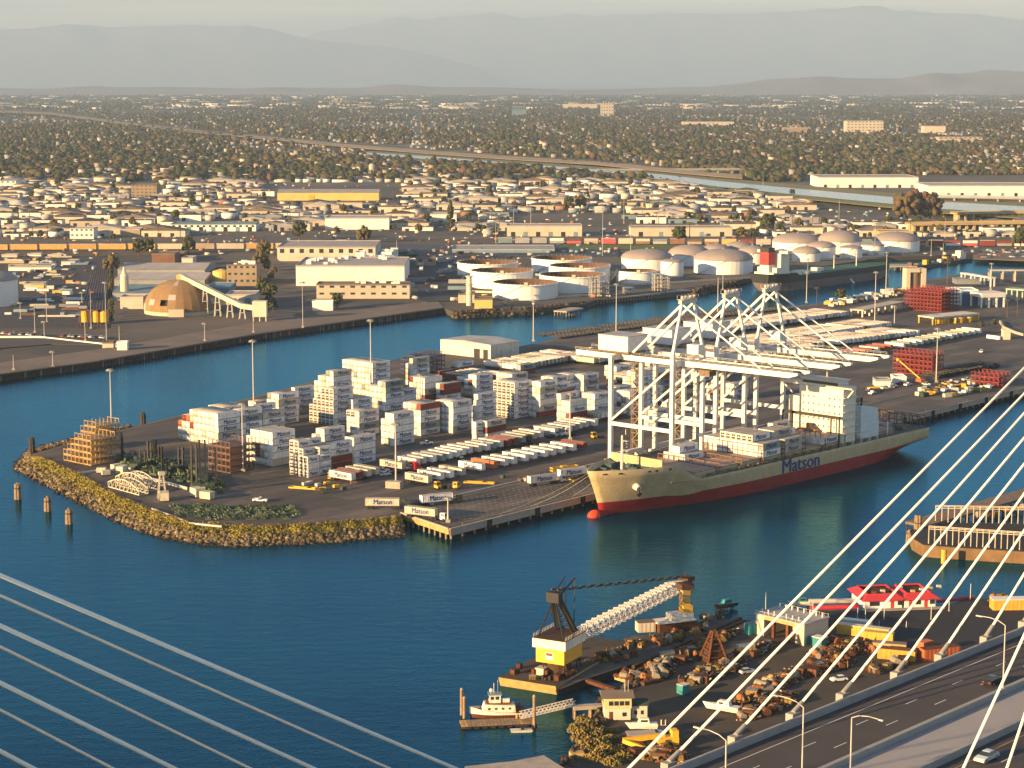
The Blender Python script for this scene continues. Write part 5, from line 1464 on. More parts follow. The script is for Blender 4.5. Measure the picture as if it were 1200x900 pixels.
# small loading pier and the big pile jetty with pipework towers
def jetty(px0, px1, w, h, label, base=LH, step=4, m=None, dm=None, name='jetty'):
    a, b = G(*px0, base), G(*px1, base); L=(b-a).length; o = root(name, (a.x,a.y,0), math.atan2(b.y-a.y,b.x-a.x), label, 'jetty')
    MB().box(0,0,base-.8,L,w,base+.1).obj('deck', [dm or M_conc], o)
    pm_ = MB().tube((0,0,-2),(0,0,base-.8),.4,n=6).mesh('pile', [m or M_pile])
    for k in range(int(L/step)+1):
        for y in (0.5, w-.5): ob('pile', pm_, o, (min(L-.5,.5+k*step), y, 0))
    return o
jetty((664,365),(684,361),10,2,'small concrete dolphin pier below the open tanks')
o_ = jetty((690,352),(812,340),24,2,'long pile jetty with pipework towers across the channel', step=3)
for (x,y0,y1,n,lab) in [(693,350,326,3,'left pipework tower on the jetty'),(704,349,331,2,'low pipework frame on the jetty'),(767,343,322,3,'tall pipework tower on the jetty'),(775,343,327,3,'second pipework tower on the jetty'),(733,346,338,2,'small pump frame on the jetty')]:
    v = G(x,y0,LH); h = HT(x,y0,y1,LH); o = root('pipework_tower', (v.x,v.y+4,LH+.1), R(10), lab, 'tower', 'pipework towers on the jetty')
    t = MB(); w = 6
    for p in ((0,0),(w,0),(0,w),(w,w)): t.beam((*p,0),(*p,h),.35)
    for k in range(4):
        z = (k+1)*h/4-.2; t.box(-.8,-.8,z,w+.8,w+.8,z+.2); t.beam((0,0,z-h/4),(w,0,z),.2); t.beam((0,0,z-h/4),(0,w,z),.2)
        t.beam((-.8,-.8,z+1),(w+.8,-.8,z+1),.1)
    t.obj('frame', [M_galv], o)
    for k in range(n+2): MB().tube((1+k*1.1,2,0),(1+k*1.1,2,h*random.uniform(.6,1.15)),.3,n=6).obj('pipe', [M_rackbrown if k%2 else M_pale], o)
# chimney, control house
v = G(550,358,LH); o = root('chimney', (v.x,v.y,LH), 0, 'pale ringed chimney on the bank before the tanks', 'chimney'); h = HT(550,358,323,LH)
MB().tube((0,0,0),(0,0,h),2.1,1.8,n=14).obj('shaft', [M_cr], o)
for k in range(3): MB().lathe([(2.2,h*(.4+.28*k)),(2.8,h*(.4+.28*k)+.2),(2.8,h*(.4+.28*k)+.6),(2.2,h*(.4+.28*k)+.8)],14).obj('ring', [M_pale], o)
FB(556,577,362,351,14,M_yw,'golden lit pump house beside the pale chimney',M_r2)
FB(537,556,355,345,16,M_cr,'low cream shed left of the chimney',M_r2)
# --- tanker
M_tblk = mat('tanker_black', (.015,.02,.025), .6, .2); M_tbot = mat('tanker_boot', (.13,.10,.10), .7, .2, .05); M_tgrn = mat('tanker_green', (.02,.10,.06), .8, .2, .1); M_fred = mat('funnel_red', (.5,.03,.03), .6, .05)
p0, p1 = G(893,341,0), G(1041,322,0)
TL = (p1-p0).length; ta = math.atan2(p1.y-p0.y, p1.x-p0.x)
tk = root('tanker', (p0.x,p0.y,0), ta, 'black hulled tanker with red funnel unloading at the tank farm', 'ship')
hb = [(0,9),(6,12.5),(16,15),(TL*.8,15),(TL*.9,11),(TL*.96,6),(TL*1.0,.6)]
hb0 = [(0,3),(8,9),(20,14.6),(TL*.78,15),(TL*.88,9.5),(TL*.95,4),(TL*.985,.4)]
m_ = MB(); prev = {}
for s in np.linspace(0,1,34):
    for side in (-1,1):
        col = []
        for z,kk in ((-2,0),(0,0),(3.2,.4),(6.2,.7),(10.8 + (2.5 if s>.88 or s<.16 else 0),1)):
            x = s*(TL*.985 + TL*.015*kk); hw = interp(x,hb0)*(1-kk)+interp(x,hb)*kk; col.append((x-4*kk*(1-s), side*hw+15*0, z))
        if side in prev:
            for j in range(4):
                q = [prev[side][j], col[j], col[j+1], prev[side][j+1]]; m_.face(q if side<0 else q[::-1], 1 if j < 3 else 0)
        prev[side] = col
    if s == 0:
        for j in range(4): m_.face([prev[-1][j], prev[-1][j+1], prev[1][j+1], prev[1][j]], 1 if j<3 else 0)
m_.obj('hull', [M_tblk, M_tbot], tk)
dk = MB(); xs = np.linspace(0,TL*.99,20); dk.face([(x-2,-interp(x,hb)*.98,10.6) for x in xs] + [(x-2,interp(x,hb)*.98,10.6) for x in xs[::-1]]); dk.obj('deck', [M_tgrn], tk)
MB().box(2,-9,9.2,24,9,14).box(6,-9,14,22,9,17.5).box(11,-9,17.5,22,9,28).obj('deckhouse', [M_sup], tk)
MB().box(12.5,-14,28,18,14,30).obj('bridge', [M_sup], tk)
MB().box(2,-4,19.5,10,4,29).obj('funnel', [M_fred], tk); MB().box(2,-4,29,10,4,32.5).obj('funnel_cap', [M_black], tk); MB().box(2.4,-4,14,10.6,4,19.5).obj('funnel_base', [M_sup], tk)
for k,(x,h) in enumerate(((18,34),(60,22),(96,21),(128,22))): MB().tube((x,0,9),(x,0,h),.5,.3,n=6).beam((x-3,0,h-2),(x+3,0,h-2),.3).obj('mast', [M_sup], tk)
for k in range(6): MB().tube((30+k*16,-3,10.2),(44+k*16,-3,10.2),.5,n=6).tube((30+k*16,2,10.2),(44+k*16,2,10.2),.5,n=6).obj('deck_pipe', [M_pale if k%2 else M_tgrn], tk)
MB().box(56,-10,9.2,64,10,11).box(70,-4,9.2,76,4,13).box(28,-11,9.2,36,-7,14).box(39,-11,9.2,46,-7,13).obj('manifold', [M_sup], tk)
r = MB()
for k in range(int(TL/5)): r.beam((k*5,-interp(k*5,hb)+.4,9.2),(k*5,-interp(k*5,hb)+.4,10.8),.15)
r.obj('railing', [M_sup], tk)
MB().hexa([(TL*.55,-15.1,3),(TL*.55+.8,-15.1,3),(TL*.55+1.8,-17,0),(TL*.55+.8,-17,0),(TL*.55,-15.3,3.5),(TL*.55+.8,-15.3,3.5),(TL*.55+2.4,-18,.1),(TL*.55+.8,-18,.1)]).obj('discharge_water', [mat('foam_white', (.75,.8,.8), .6, .05)], tk)
# work barge and timber dock at the end of the channel
o = jetty((1041,312),(1075,312),20,2,'timber dock in front of the last dome tank', step=5)
p0 = G(1068,317,0); p1 = G(1141,306,0)
o = root('work_barge', (p0.x,p0.y,0), math.atan2(p1.y-p0.y,p1.x-p0.x), 'dark work barge crowded with gear at the channel end', 'barge'); L_ = (p1-p0).length
MB().hexa([(2,0,-1),(L_-6,0,-1),(L_-6,14,-1),(2,14,-1),(0,0,2.6),(L_,0,2.6),(L_,14,2.6),(0,14,2.6)]).obj('hull', [M_tblk], o)
for k in range(12): MB().box(4+k*L_/13,2+k%3*2,2.6,8+k*L_/13,6+k%3*2,3.6+random.random()*3).obj('deck_gear', [random.choice([M_pale,M_rackbrown,M_yellow,M_galv])], o)
MB().box(L_-20,3,2.6,L_-9,11,7).box(L_-18,4,7,L_-12,9,10).obj('wheelhouse', [M_sup], o)
# --- dome store with conveyor
v = G(213,371,LH); 
r_ = 1.0
for _ in range(6): r_ = 44/FPX*(v.y+r_)
cx, cy = v.x*(v.y+r_)/v.y, v.y+r_
M_domey = mat('dome_rust_gold', (.27,.175,.085), .85, .2, .06, col2=(.18,.115,.055), streak=.5)
o = root('dome_store', (cx,cy,LH), 0, 'large rusty golden dome with patched panels by the conveyor', 'dome')
H_ = 22.5; N_ = 28
def dp(i, j, s=1.0): t = 2*math.pi*i/N_; ph = math.pi/2*j/8; return (r_*s*math.cos(ph)*math.cos(t), r_*s*math.cos(ph)*math.sin(t), 2.5 + (H_-2.5)*s*math.sin(ph)**.95)
base_ = MB(); base_.lathe([(r_*.985,0),(r_*.985,2.6)], 28); base_.obj('ring_wall', [M_cr], o)
cnt = 0
for i in range(N_):
    for j in range(8):
        if i == 19 and j == 1: continue
        if j == 7: pts = [dp(i,7), dp(i+1,7), dp(i,8)]
        else: pts = [dp(i,j), dp(i+1,j), dp(i+1,j+1), dp(i,j+1)]
        rr = random.random()
        k_ = MB().face(pts); k_.obj('panel', [M_domey if rr < .955 else M_r1], o)
MB().lathe([(r_*.93,0.2),(r_*.93,4),(r_*.7,14),(r_*.3,20)],20).obj('inner_lining', [M_black], o)
MB().box(-4,-r_-3,0,6,-r_+1,5).obj('porch', [M_cr], o)
MB().cbox(0,0,H_-.5,5,5,3.5).obj('top_house', [M_yw], o)
top_ = Vector((cx, cy, LH+H_+2)); end_ = G(305,376,LH); 
o = root('conveyor', (0,0,0), 0, 'long inclined covered conveyor running from the dome top to the quay', 'conveyor')
e_ = Vector((end_.x, end_.y, LH+8)); q_ = top_.lerp(e_, .78); q_.z = LH+8.5
d_ = (q_-top_)
MB().beam(top_, q_, 3.4, 3.0).obj('gallery', [M_cr], o); MB().beam(q_+Vector((0,0,0)), e_, 3.4, 3.2).obj('gallery', [M_cr], o)
for k in range(22): 
    p = top_.lerp(q_, (k+.5)/22); MB().beam(p+Vector((-.1,-1.8,-1.5)), p+Vector((-.1,-1.8,1.7)), .3).obj('rib', [M_tanw], o)
for f_ in (.22,.4,.6,.8,1.0):
    p = top_.lerp(q_, f_); s = MB(); zz = p.z-1.5
    for dx in (-2,2):
        for dy in (-2,2): s.beam((p.x+dx,p.y+dy,LH),(p.x+dx*.5,p.y+dy*.5,zz),.45)
    for z in np.arange(LH+4, zz, 5): s.cbox(p.x,p.y,z,3.6,3.6,.3)
    s.obj('trestle', [M_galv], o)
s = MB(); s.cbox(e_.x,e_.y,LH+3,9,8,10)
for dx in (-4,0,4): s.beam((e_.x+dx,e_.y-3,LH),(e_.x+dx,e_.y-3,LH+4),.6)
s.obj('transfer_house', [M_cr], o)
# mill buildings round the dome
FB(141,168,362,349,16,M_cr,'cream square shed with silo left of the dome',M_r1)
v = G(144.5,352,LH); o = root('silo', (v.x,v.y+6,LH), 0, 'slender cream silo on the square shed left of the dome','silo'); MB().lathe([(3,0),(3,17),(1.2,20),(.8,23),(0.02,23.2)],14).obj('shell',[M_cr],o)
FB(132,238,352,343,60,M_gw,'vast low mill shed behind the dome, nearest bay',M_bw,'gable',rh=3)
FB(134,240,335,328,60,M_gw,'vast low mill shed behind the dome, middle bay',M_r1,'gable',rh=3)
FB(138,240,322,316,60,M_gw,'vast low mill shed behind the dome, far bay',M_r1,'gable',rh=3)
FB(240,268,345,338,40,M_bw,'blue roofed shed between dome and mill tower',M_bw)
FB(265,299,357,346,26,M_cr,'white walled low store under the mill tower',M_r1,doors=2)
FB(266,301,335,311,26,M_tanw,'tan mill tower with rooftop hoppers',M_r2,units=8,wins=(5,3))
v = G(260,331,LH); o = root('round_bin', (v.x,v.y,LH),0,'squat golden round bin beside the mill tower','silo'); MB().lathe([(7,0),(7,8.5),(6.6,9),(1,10.5),(.02,10.6)],18).obj('shell',[M_yw],o)
FB(213,226,312,303,20,M_cr,'small cream house with ramp above the mill sheds',M_r1)
FB(178,205,308,298,25,M_rw,'brick store beside the round green trees',M_r2)
FB(200,216,304,297,18,M_rw,'orange brick house beside the brick store',M_r2)
# big white cannery complex
FB(325,440,306,290,70,M_cr,'grey roofed hall at the back of the white factory',M_r1,wins=(10,1))
FB(347,474,335,312,75,M_wh,'tall white block of the factory',M_r1,units=22)
FB(371,480,350,334,20,M_cr,'long low office wing before the white factory',M_r2,wins=(9,2),units=7)
FB(440,462,318,300,60,M_wh,'blue shaded annex at the factory right side',M_bw,units=6)
for i,(x,yb,yt,w,d) in enumerate([(378,300,288,22,20),(396,296,284,18,18),(408,305,290,16,30),(420,312,297,14,20),(430,320,302,12,20),(398,318,306,30,12),(415,310,302,12,10)]):
    FB(x-w/4,x+w/2,yb,yt,d,M_wh,'%s white stepped rooftop block of the factory'%ORD[i+1],M_wh,group='stepped blocks of the white factory')
# yellow gantry hoppers, car park, wall
for i,(x) in enumerate((100,113.5,122)):
    v = G(x,380,LH); h = HT(x,380,364,LH); o = root('yellow_hopper', (v.x,v.y,LH), 0, ['lone yellow hopper left of the pair','left hopper of the yellow pair','right hopper of the yellow pair'][i],'hopper','yellow hoppers by the rail yard')
    MB().lathe([(2.6,1.5),(2.6,h-1),(1.8,h)],12).obj('drum',[M_yellow],o)
    t = MB()
    for dx in (-3.2,3.2):
        for dy in (-2,2): t.beam((dx,dy,0),(dx,dy,h),.4)
    t.box(-3.4,-2.2,h,3.4,2.2,h+.4); t.obj('frame',[M_rackbrown],o)
wallrun([(-60,396),(0,396),(45,396),(90,401),(126,405)],1.2,1.2,'long white curved parapet beside the car park',M_wh,LH,'parapet_wall')
names_ = ['white','silver','dark','red','blue','white','silver']
for i in range(30):
    x = 4+i*4.1; 
    if 50 < x < 72: continue
    v = G(x, 391+ (i%3)*.4 + (x/125)*5, LH+.55); car((v.x,v.y,LH+.55), R(80+random.uniform(-5,5)), random.choice(names_), '%s car, %s space of the far bank car park' % ('parked', ordn(i+1)), 'cars in the far bank car park', False)
v = G(139,409,LH); tractor((v.x,v.y,LH+.3), R(190), M_whp, 'white box truck on the far quay apron'); 
FB(137,149,411,402,5,M_wh,'white tank trailer body on the far quay apron',M_wh,name='tank_trailer',cat='trailer')
FB(120,133,408,402,6,M_cr,'small cream kiosk at the end of the white parapet',M_r2)
FB(366,390,364,354,7,M_wh,'white site cabin on the bank below the factory',M_wh)
FB(45,88,372,371.0,2,M_pale,'thin pale boom lying across the dark lot',M_pale,name='pipe_boom',cat='boom')
for i,(x0,x1,yb,yt,dp_) in enumerate([(10,60,318,313,12),(28,52,338,333,12),(10,34,314,311,6),(0,28,309,307,6),(72,88,311,307,20),(2,20,302,299,8),(32,48,301,298,8),(56,72,302,299,10)]):
    FB(x0,x1,yb,yt,dp_,[M_wh,M_pale,M_wh,M_yw][i%4],'%s flat roofed shed in the dark left yard'%ORD[i+1],M_r1,group='sheds in the dark left yard')
for i,(x,y0,y1) in enumerate([(24,374,354),(41,390,360),(52,396,376),(55,378,330),(96,355,342),(107,385,340),(125,404,330),(140,402,382),(240,400,378),(100,400,372),(355,384,330),(16,434,416),(62,430,411),(297,390,368)]):
    mast(x,y0,y1,'%s thin lamp pole along the far left bank'%ordn(i+1),LH,.22,i%2==0,'lamp poles on the far left bank')
for i,(x,y0,y1) in enumerate([(581,285,258),(602,275,245),(706,300,250),(739,300,262),(622,262,235),(731,262,225),(847,340,300),(894,222,204),(1025,300,260),(1107,280,255),(1091,300,280),(1105,302,285),(983,262,235),(908,280,262),(756,250,230),(465,303,282),(430,300,285),(350,300,280)]):
    mast(x,y0,y1,'%s thin pole among the tank farm and rail lines'%ordn(i+1),LH,.25,False,'thin poles behind the channel')
# --- trains
RC = {}
def railcar(x0, x1, y, h, m, label, stackm=None):
    a, b = G(x0,y,LH+.4), G(x1,y,LH+.4); L=(b-a).length; o = root('rail_car', (a.x,a.y,LH+.4), math.atan2(b.y-a.y,b.x-a.x), label,'rail car','freight cars on the rail line')
    if stackm: MB().box(.6,0,1.0,L-.6,2.9,h*.5+.4).obj('lower_box',[m],o); MB().box(.6,0,h*.5+.5,L-.6,2.9,h).obj('upper_box',[stackm],o)
    else:
        MB().box(.4,0,1.0,L-.4,3,h).obj('body',[m],o); MB().hexa([(.4,0,h),(L-.4,0,h),(L-.4,3,h),(.4,3,h),(.6,.8,h+.5),(L-.6,.8,h+.5),(L-.6,2.2,h+.5),(.6,2.2,h+.5)]).obj('roof',[M_r1],o)
        r=MB()
        for k in range(int(L/2.2)): r.box(1+k*2.2,-.12,1,1.25+k*2.2,0,h)
        r.obj('side_posts',[m],o)
    for u in (2.2,L-4.2): MB().box(u,.3,0,u+2.4,2.6,1.0).obj('bogie',[M_black],o)
M_gold = mat('railcar_gold',(.50,.30,.09),.75,.12,.3,objvar=.15,streak=.2); M_pink = mat('boxcar_pink',(.55,.10,.10),.7,.1,.2)
for i in range(11):
    x=-24+i*34.6; 
    railcar(x,x+33.4,294.0-i*.15,5.6,M_gold if i<6 else [M_cr,M_gold,M_pale,M_tanw][i%4],'%s gold auto carrier of the left train'%ordn(i+1))
cols_ = [(M_bw,None),(M_gw,None),(M_gw,None),(M_gw,M_wh),(M_pink,M_rackbrown),(M_tanw,M_cr),(M_pink,None),(M_cr,None),(M_rw,M_cr),(M_cr,M_bw),(M_rw,None),(M_tanw,M_r2),(M_rw,M_cr),(M_yw,None),(M_rw,M_red),(M_cr,None),(M_red,None),(M_cr,M_tanw),(M_red,M_cr),(M_cr,None),(M_red,M_gw),(M_bw,None),(M_rw,None),(M_wh,None),(M_gw,M_red),(M_red,None),(M_wh,M_red),(M_pink,M_wh),(M_red,None),(M_gw,M_red),(M_wh,M_red)]
for i,(m1,m2) in enumerate(cols_):
    x=583+i*20.2; railcar(x,x+17.6,286.0+ (i*.12 if i<12 else 1.4+(i-12)*.12),5.8,m1,'%s %s car of the mixed freight train'%(ordn(i+1),'double stacked' if m2 else 'single box'),m2)
# --- named town buildings
FB(594,682,277,265,30,M_cr,'long pale warehouse behind the mixed freight train',M_r1,doors=6)
FB(739,858,277,267,30,M_cr,'long cream warehouse behind the train at right',M_r1,doors=5)
FB(381,456,269,256,45,M_wh,'white stepped warehouse above the white factory',M_r1)
FB(325,444,235,226,40,M_yw,'very long yellow ribbed hall in the town',M_r1,'gable',rh=4)
FB(362,368,238,230,8,M_yellow,'bright yellow tower box before the yellow hall',M_yellow)
FB(154,184,232,217,30,M_tanw,'orange stepped block at the town edge',M_r2,wins=(6,4))
FB(960,1076,220,208,90,M_wh,'long white warehouse beyond the river bend',M_r1,doors=8)
FB(1088,1230,230,218,90,M_wh,'white row of warehouses at the right beyond the river',M_r1,doors=9)
FB(504,535,260,251,30,M_wh,'white workshop near the lone cone tree',M_r1)
FB(0,19,222,212,60,M_wh,'white gabled hall with dark glass at far left',M_r1,'gable',wins=(3,2))
FB(200,300,271,263,30,M_wh,'long pale blue store facing the left train',M_bw,doors=7,wins=(14,1))
FB(141,164,277,269,20,M_tanw,'tan block before the left train',M_r1)
FB(82,110,280,268,20,M_wh,'white two storey house row near the left train',M_r1,wins=(5,2))
FB(530,650,297,293,50,M_bw,'long low blue grey roof before the rail line',M_gw)
FB(487,510,312,303,18,M_tanw,'small tan hut beside the diagonal road',M_r2,wins=(2,1))
FB(600,617,135.5,124,30,M_bw,'dark glass office tower alone above the trees',M_r3,name='office_tower',wins=(6,1))
FB(704,719,136,121,35,M_cr,'cream office tower far beyond the trees',M_r1,name='office_tower',wins=(5,4))
FB(992,1035,155,142,60,M_cr,'cream hospital block among the far trees',M_r1,wins=(10,4))
FB(1100,1151,168,161,50,M_cr,'pale terraced block right of the hospital',M_r1,wins=(9,2))
FB(1083,1108,156,148,50,M_cr,'pale square block beside the hospital',M_r1)
FB(918,950,156,150,40,M_tanw,'orange lit block left of the hospital',M_r1)
FB(660,700,127,122,80,M_cr,'bright far row of roofs near the cream tower',M_r1)
FB(800,860,148,143,60,M_cr,'low bright block left of the orange lit block',M_r1)
v=G(436,208,LH); o=root('water_tower',(v.x,v.y,LH),0,'pale water tower standing at the edge of the trees','water tower'); h=HT(436,208,192,LH)
MB().lathe([(.3,h*.5),(5,h*.58),(5.2,h*.9),(3,h),(.02,h+.8)],14).obj('tank',[M_cr],o); t=MB()
for k in range(6): t.beam((5.5*math.cos(k*1.047),5.5*math.sin(k*1.047),0),(4.4*math.cos(k*1.047),4.4*math.sin(k*1.047),h*.6),.7)
t.obj('legs',[M_galv],o)

# --- river, levees, bridges
RIV = [(430,180),(520,186),(600,193),(700,201),(775,207),(840,215),(930,224),(1038,234),(1100,240),(1260,250)]
def band(cl, w0, w1, z, name, m, dy=0):
    up = [(x,y+dy-(w0+(w1-w0)*i/(len(cl)-1))/2) for i,(x,y) in enumerate(cl)]; dn = [(x,y+dy+(w0+(w1-w0)*i/(len(cl)-1))/2) for i,(x,y) in enumerate(cl)]
    return tag(MB().prism([g2(x,y,z) for x,y in up+dn[::-1]], z-.5, z).obj(name,[m]),kind='structure')
M_sand = mat('levee_sand', (.42,.31,.20), .95, .2, .01, col2=(.25,.19,.10)); M_lgr = mat('levee_grass', (.15,.15,.05), .95, .3, .01, col2=(.24,.19,.09))
band([(-60,128),(60,133),(160,146),(250,156),(330,163),(400,170),(500,178),(600,185),(700,191),(800,201),(870,207)], 2.2, 4.5, LH+8, 'levee', M_sand)
band(RIV, 7, 20, LH+5, 'river_bank', M_lgr)
M_rw_ = mat('river_water', (.10,.22,.30), .12, .2, .01, spec=.5)
band(RIV, 2.5, 9, LH+6, 'river', M_rw_)
def viaduct(x0,y0,x1,y1,z,w,label,m,npier=9,name='road_bridge'):
    a,b=G(x0,y0,LH),G(x1,y1,LH); L=(b-a).length; o=root(name,(a.x,a.y,LH),math.atan2(b.y-a.y,b.x-a.x),label,'bridge')
    MB().box(0,0,z-1.6,L,w,z).obj('deck',[m],o); MB().box(0,-.3,z,L,0,z+1.2).box(0,w,z,L,w+.3,z+1.2).obj('parapet',[m],o)
    for k in range(npier): u=(k+.5)*L/npier; MB().box(u-1.2,2,0,u+1.2,w-2,z-1.6).obj('pier',[m],o)
M_via=mat('viaduct_tan',(.42,.32,.17),.9,.15,.05)
viaduct(1068,273,1260,270,9,18,'long tan viaduct crossing behind the last dome tank',M_via,22)
viaduct(1120,258,1260,256,8,16,'second tan viaduct further back',M_via,16)
viaduct(1080,239,1260,243,10,18,'river bridge on square piers at right',M_gw,7)
viaduct(700,204,900,203,7,16,'low river bridge on square piers by the levee',M_gw,12)
FB(1030,1070,283,272,30,M_via,'tan retaining abutment left of the viaduct',M_via)
# right bank: small things
strip([(1140,303),(1260,308),(1260,296),(1150,292)], LH+.45, 'right_bank_quay', MATS['quay_apron_tan'])
for i in range(26):
    v=G(1143+i*3.2,300+random.uniform(-6,2),LH+.45); car((v.x,v.y,LH+.45),R(random.choice([10,95])),random.choice(names_),'car on the right bank, %s from its left end'%ordn(i+1),'cars on the right bank',False)

# --- yard far right: portal, gate canopy, blue building, ramps
v=G(1073,342,YH); o=root('white_portal',(v.x-7,v.y,YH),R(8),'tall white portal with a curved brown recess above the red frames','portal')
MB().box(0,0,0,3,9,17).box(12,0,0,15,9,17).box(3.0,0,14.2,12,9,17).obj('frame',[M_cr],o); MB().lathe([(4.4,0),(4.4,14.1)],10,(7.5,5.5,0),0,math.pi,2*math.pi).obj('curved_shield',[mat('portal_brown',(.18,.12,.08),.8,.2)],o)
FB(1115,1127,358,341,20,M_bluew,'pale blue side of the gate hall',M_bluew,base=YH)
FB(1127,1146,358,341,20,mat('hall_blue',(.02,.07,.17),.6,.1),'deep blue gate hall beside the white canopy',M_bluew,base=YH,wins=(1,3))
def canopy(x0,y0,x1,y1,h,w,label,m,posts=6,pm=None,t=.9,base=YH):
    a,b=G(x0,y0,base),G(x1,y1,base); L=(b-a).length; o=root('gate_canopy',(a.x,a.y,base),math.atan2(b.y-a.y,b.x-a.x),label,'canopy')
    MB().box(0,0,h-t,L,w,h).obj('roof_slab',[m],o)
    for k in range(posts):
        for y in (1,w-1): MB().box(k*(L-1)/(posts-1),y-.5,0,k*(L-1)/(posts-1)+1,y+.5,h-t).obj('post',[pm or m],o)
canopy(1150,361,1178,360,10,16,'tall white gate canopy on paired posts',M_wh,4,t=3)
canopy(1178,352,1230,356,8.5,10,'long pale green overhead ramp leaving the gate canopy',mat('ramp_green',(.30,.40,.33),.7,.1),5)
canopy(1094,381,1148,376,5,14,'flat inspection canopy over yellow booths',M_cr,7,M_yellow)
canopy(1012,372,1060,362,5,10,'low long cream canopy left of the tall red frames',M_cr,7)
for i in range(16):
    v=G(1096+i*3.3,380-i*.25+random.uniform(-1,1),YH); o=root('booth',(v.x,v.y,YH),R(random.uniform(0,90)),'yellow gate booth, %s from the left under the canopy'%ordn(i+1),'booth','yellow gate booths'); MB().cbox(0,0,0,1.6,1.6,3).obj('cabin',[M_yellow],o); MB().cbox(0,0,3,2,2,.25).obj('roof',[M_wh],o)
wallrun([(1172,378),(1176,385),(1190,391),(1215,398)],1.5,1.2,'curved cream kerb wall at the right edge of the yard',M_cr)
wallrun([(1157,396),(1172,398)],2,1.5,'short white barrier block run by the cream booth',M_wh)
FB(1176,1184,398,388,6,M_cr,'cream guard booth alone on the open pavement',M_cr,base=YH)
FB(1120,1150,333,328,12,M_gw,'low blue shed behind the pale ramp',M_bw,base=YH)
canopy(1125,330,1160,336,7,5,'white inclined conveyor bridge at the far right shore',M_wh,4)
canopy(1160,330,1205,330,9,8,'cream conveyor gallery at the far right shore',M_cr,4)
FB(1005,1040,470,466,16,M_bluew,'x',base=YH) if False else None
FB(1026,1044,453,446,8,M_bluew,'blue white hut on the quay behind the last boom tip',M_gw,base=YH)
FB(1048,1062,450,443,10,M_wh,'white hut under the red frame rack',M_wh,base=YH)
for i,(x,y) in enumerate([(1030,459),(1038,456),(1046,454),(1056,451),(1064,452),(1022,462),(1018,458),(1150,413),(1090,352),(1075,351)]):
    v=G(x,y,YH); pickup((v.x,v.y,YH),R(20+i*7),'white' if i%3 else 'dark','%s work pickup %s'%('white' if i%3 else 'dark',['near the blue white hut','third from the hut','second from the hut','by the white hut','under the red racks','next to the ship stern cranes','left of the blue hut','alone on the open right pavement','right of the tall red frames','before the tall red frames'][i]))
M_mix=[M_wh,M_galv,M_yellow,M_bw,M_rackbrown,M_pale,M_dgreen,M_gw]
nm_=0
for i,x in enumerate(sorted(random.uniform(1072,1160) for _ in range(46))):
    y=462-(x-1072)*.13+random.uniform(-9,9); v=G(x,y,YH); m=random.choice(M_mix)
    if i%2: pickup((v.x,v.y,YH),R(random.choice([20,50,110])),random.choice(['white','silver','dark','yellow']),'vehicle, %s item from the left in the equipment cluster on the quay'%ordn(i+1),'vehicles in the quay equipment cluster')
    else:
        o=root('equipment_box',(v.x,v.y,YH),R(random.uniform(0,90)),'machine box, %s item from the left in the equipment cluster on the quay'%ordn(i+1),'equipment box','boxes in the quay equipment cluster'); MB().cbox(0,0,.3,4,2.3,1.8).obj('cabinet',[m],o); MB().cbox(0,0,0,3,1.6,.3).obj('foot',[M_black],o)
# boom lift by the red racks and small trailers row
v=G(1078,449,YH); o=root('boom_lift',(v.x,v.y,YH),R(120),'orange boom lift with a yellow arm before the red racks','boom lift')
MB().cbox(0,0,.8,5,3,1.6).obj('body',[M_orange],o); MB().beam((0,0,2.4),(11,5,11),.6).obj('arm',[M_yellow],o); MB().cbox(11,5,10.5,1.6,1.6,1.3).obj('basket',[M_yellow],o)
for i in range(22):
    f=i/21; v0=AB(1062,411) if i<14 else AB(990,423); 
    a=v0[0]+ (i if i<14 else i-14)*7.0; b=v0[1]+ (2 if i<14 else 0)
    k=random.choice('wwcgw' if i<14 else 'oowr')
    trailer(k,YD(a,b+CL,YH),RZT,'%s container trailer, %s of the spaced line beyond the red racks'%(KW[k],ordn(i+1)),'spaced container trailers beyond the red racks',False)
# heavy machines strip at the north shore (right)
for i,x in enumerate(sorted(random.uniform(968,1062) for _ in range(60))):
    y=357-(x-968)*.16+random.uniform(-3,4); v=G(x,y,YH)
    m=random.choice(M_mix); o=root('stored_machine',(v.x,v.y,YH),R(random.uniform(0,180)),'%s machine from the left, stored along the north shore'%ordn(i+1),'machine','machines stored along the north shore'); MB().cbox(0,0,.5,5,2.4,random.uniform(1.4,3)).obj('body',[m],o); MB().cbox(0,0,0,4,2,.5).obj('undercarriage',[M_black],o)

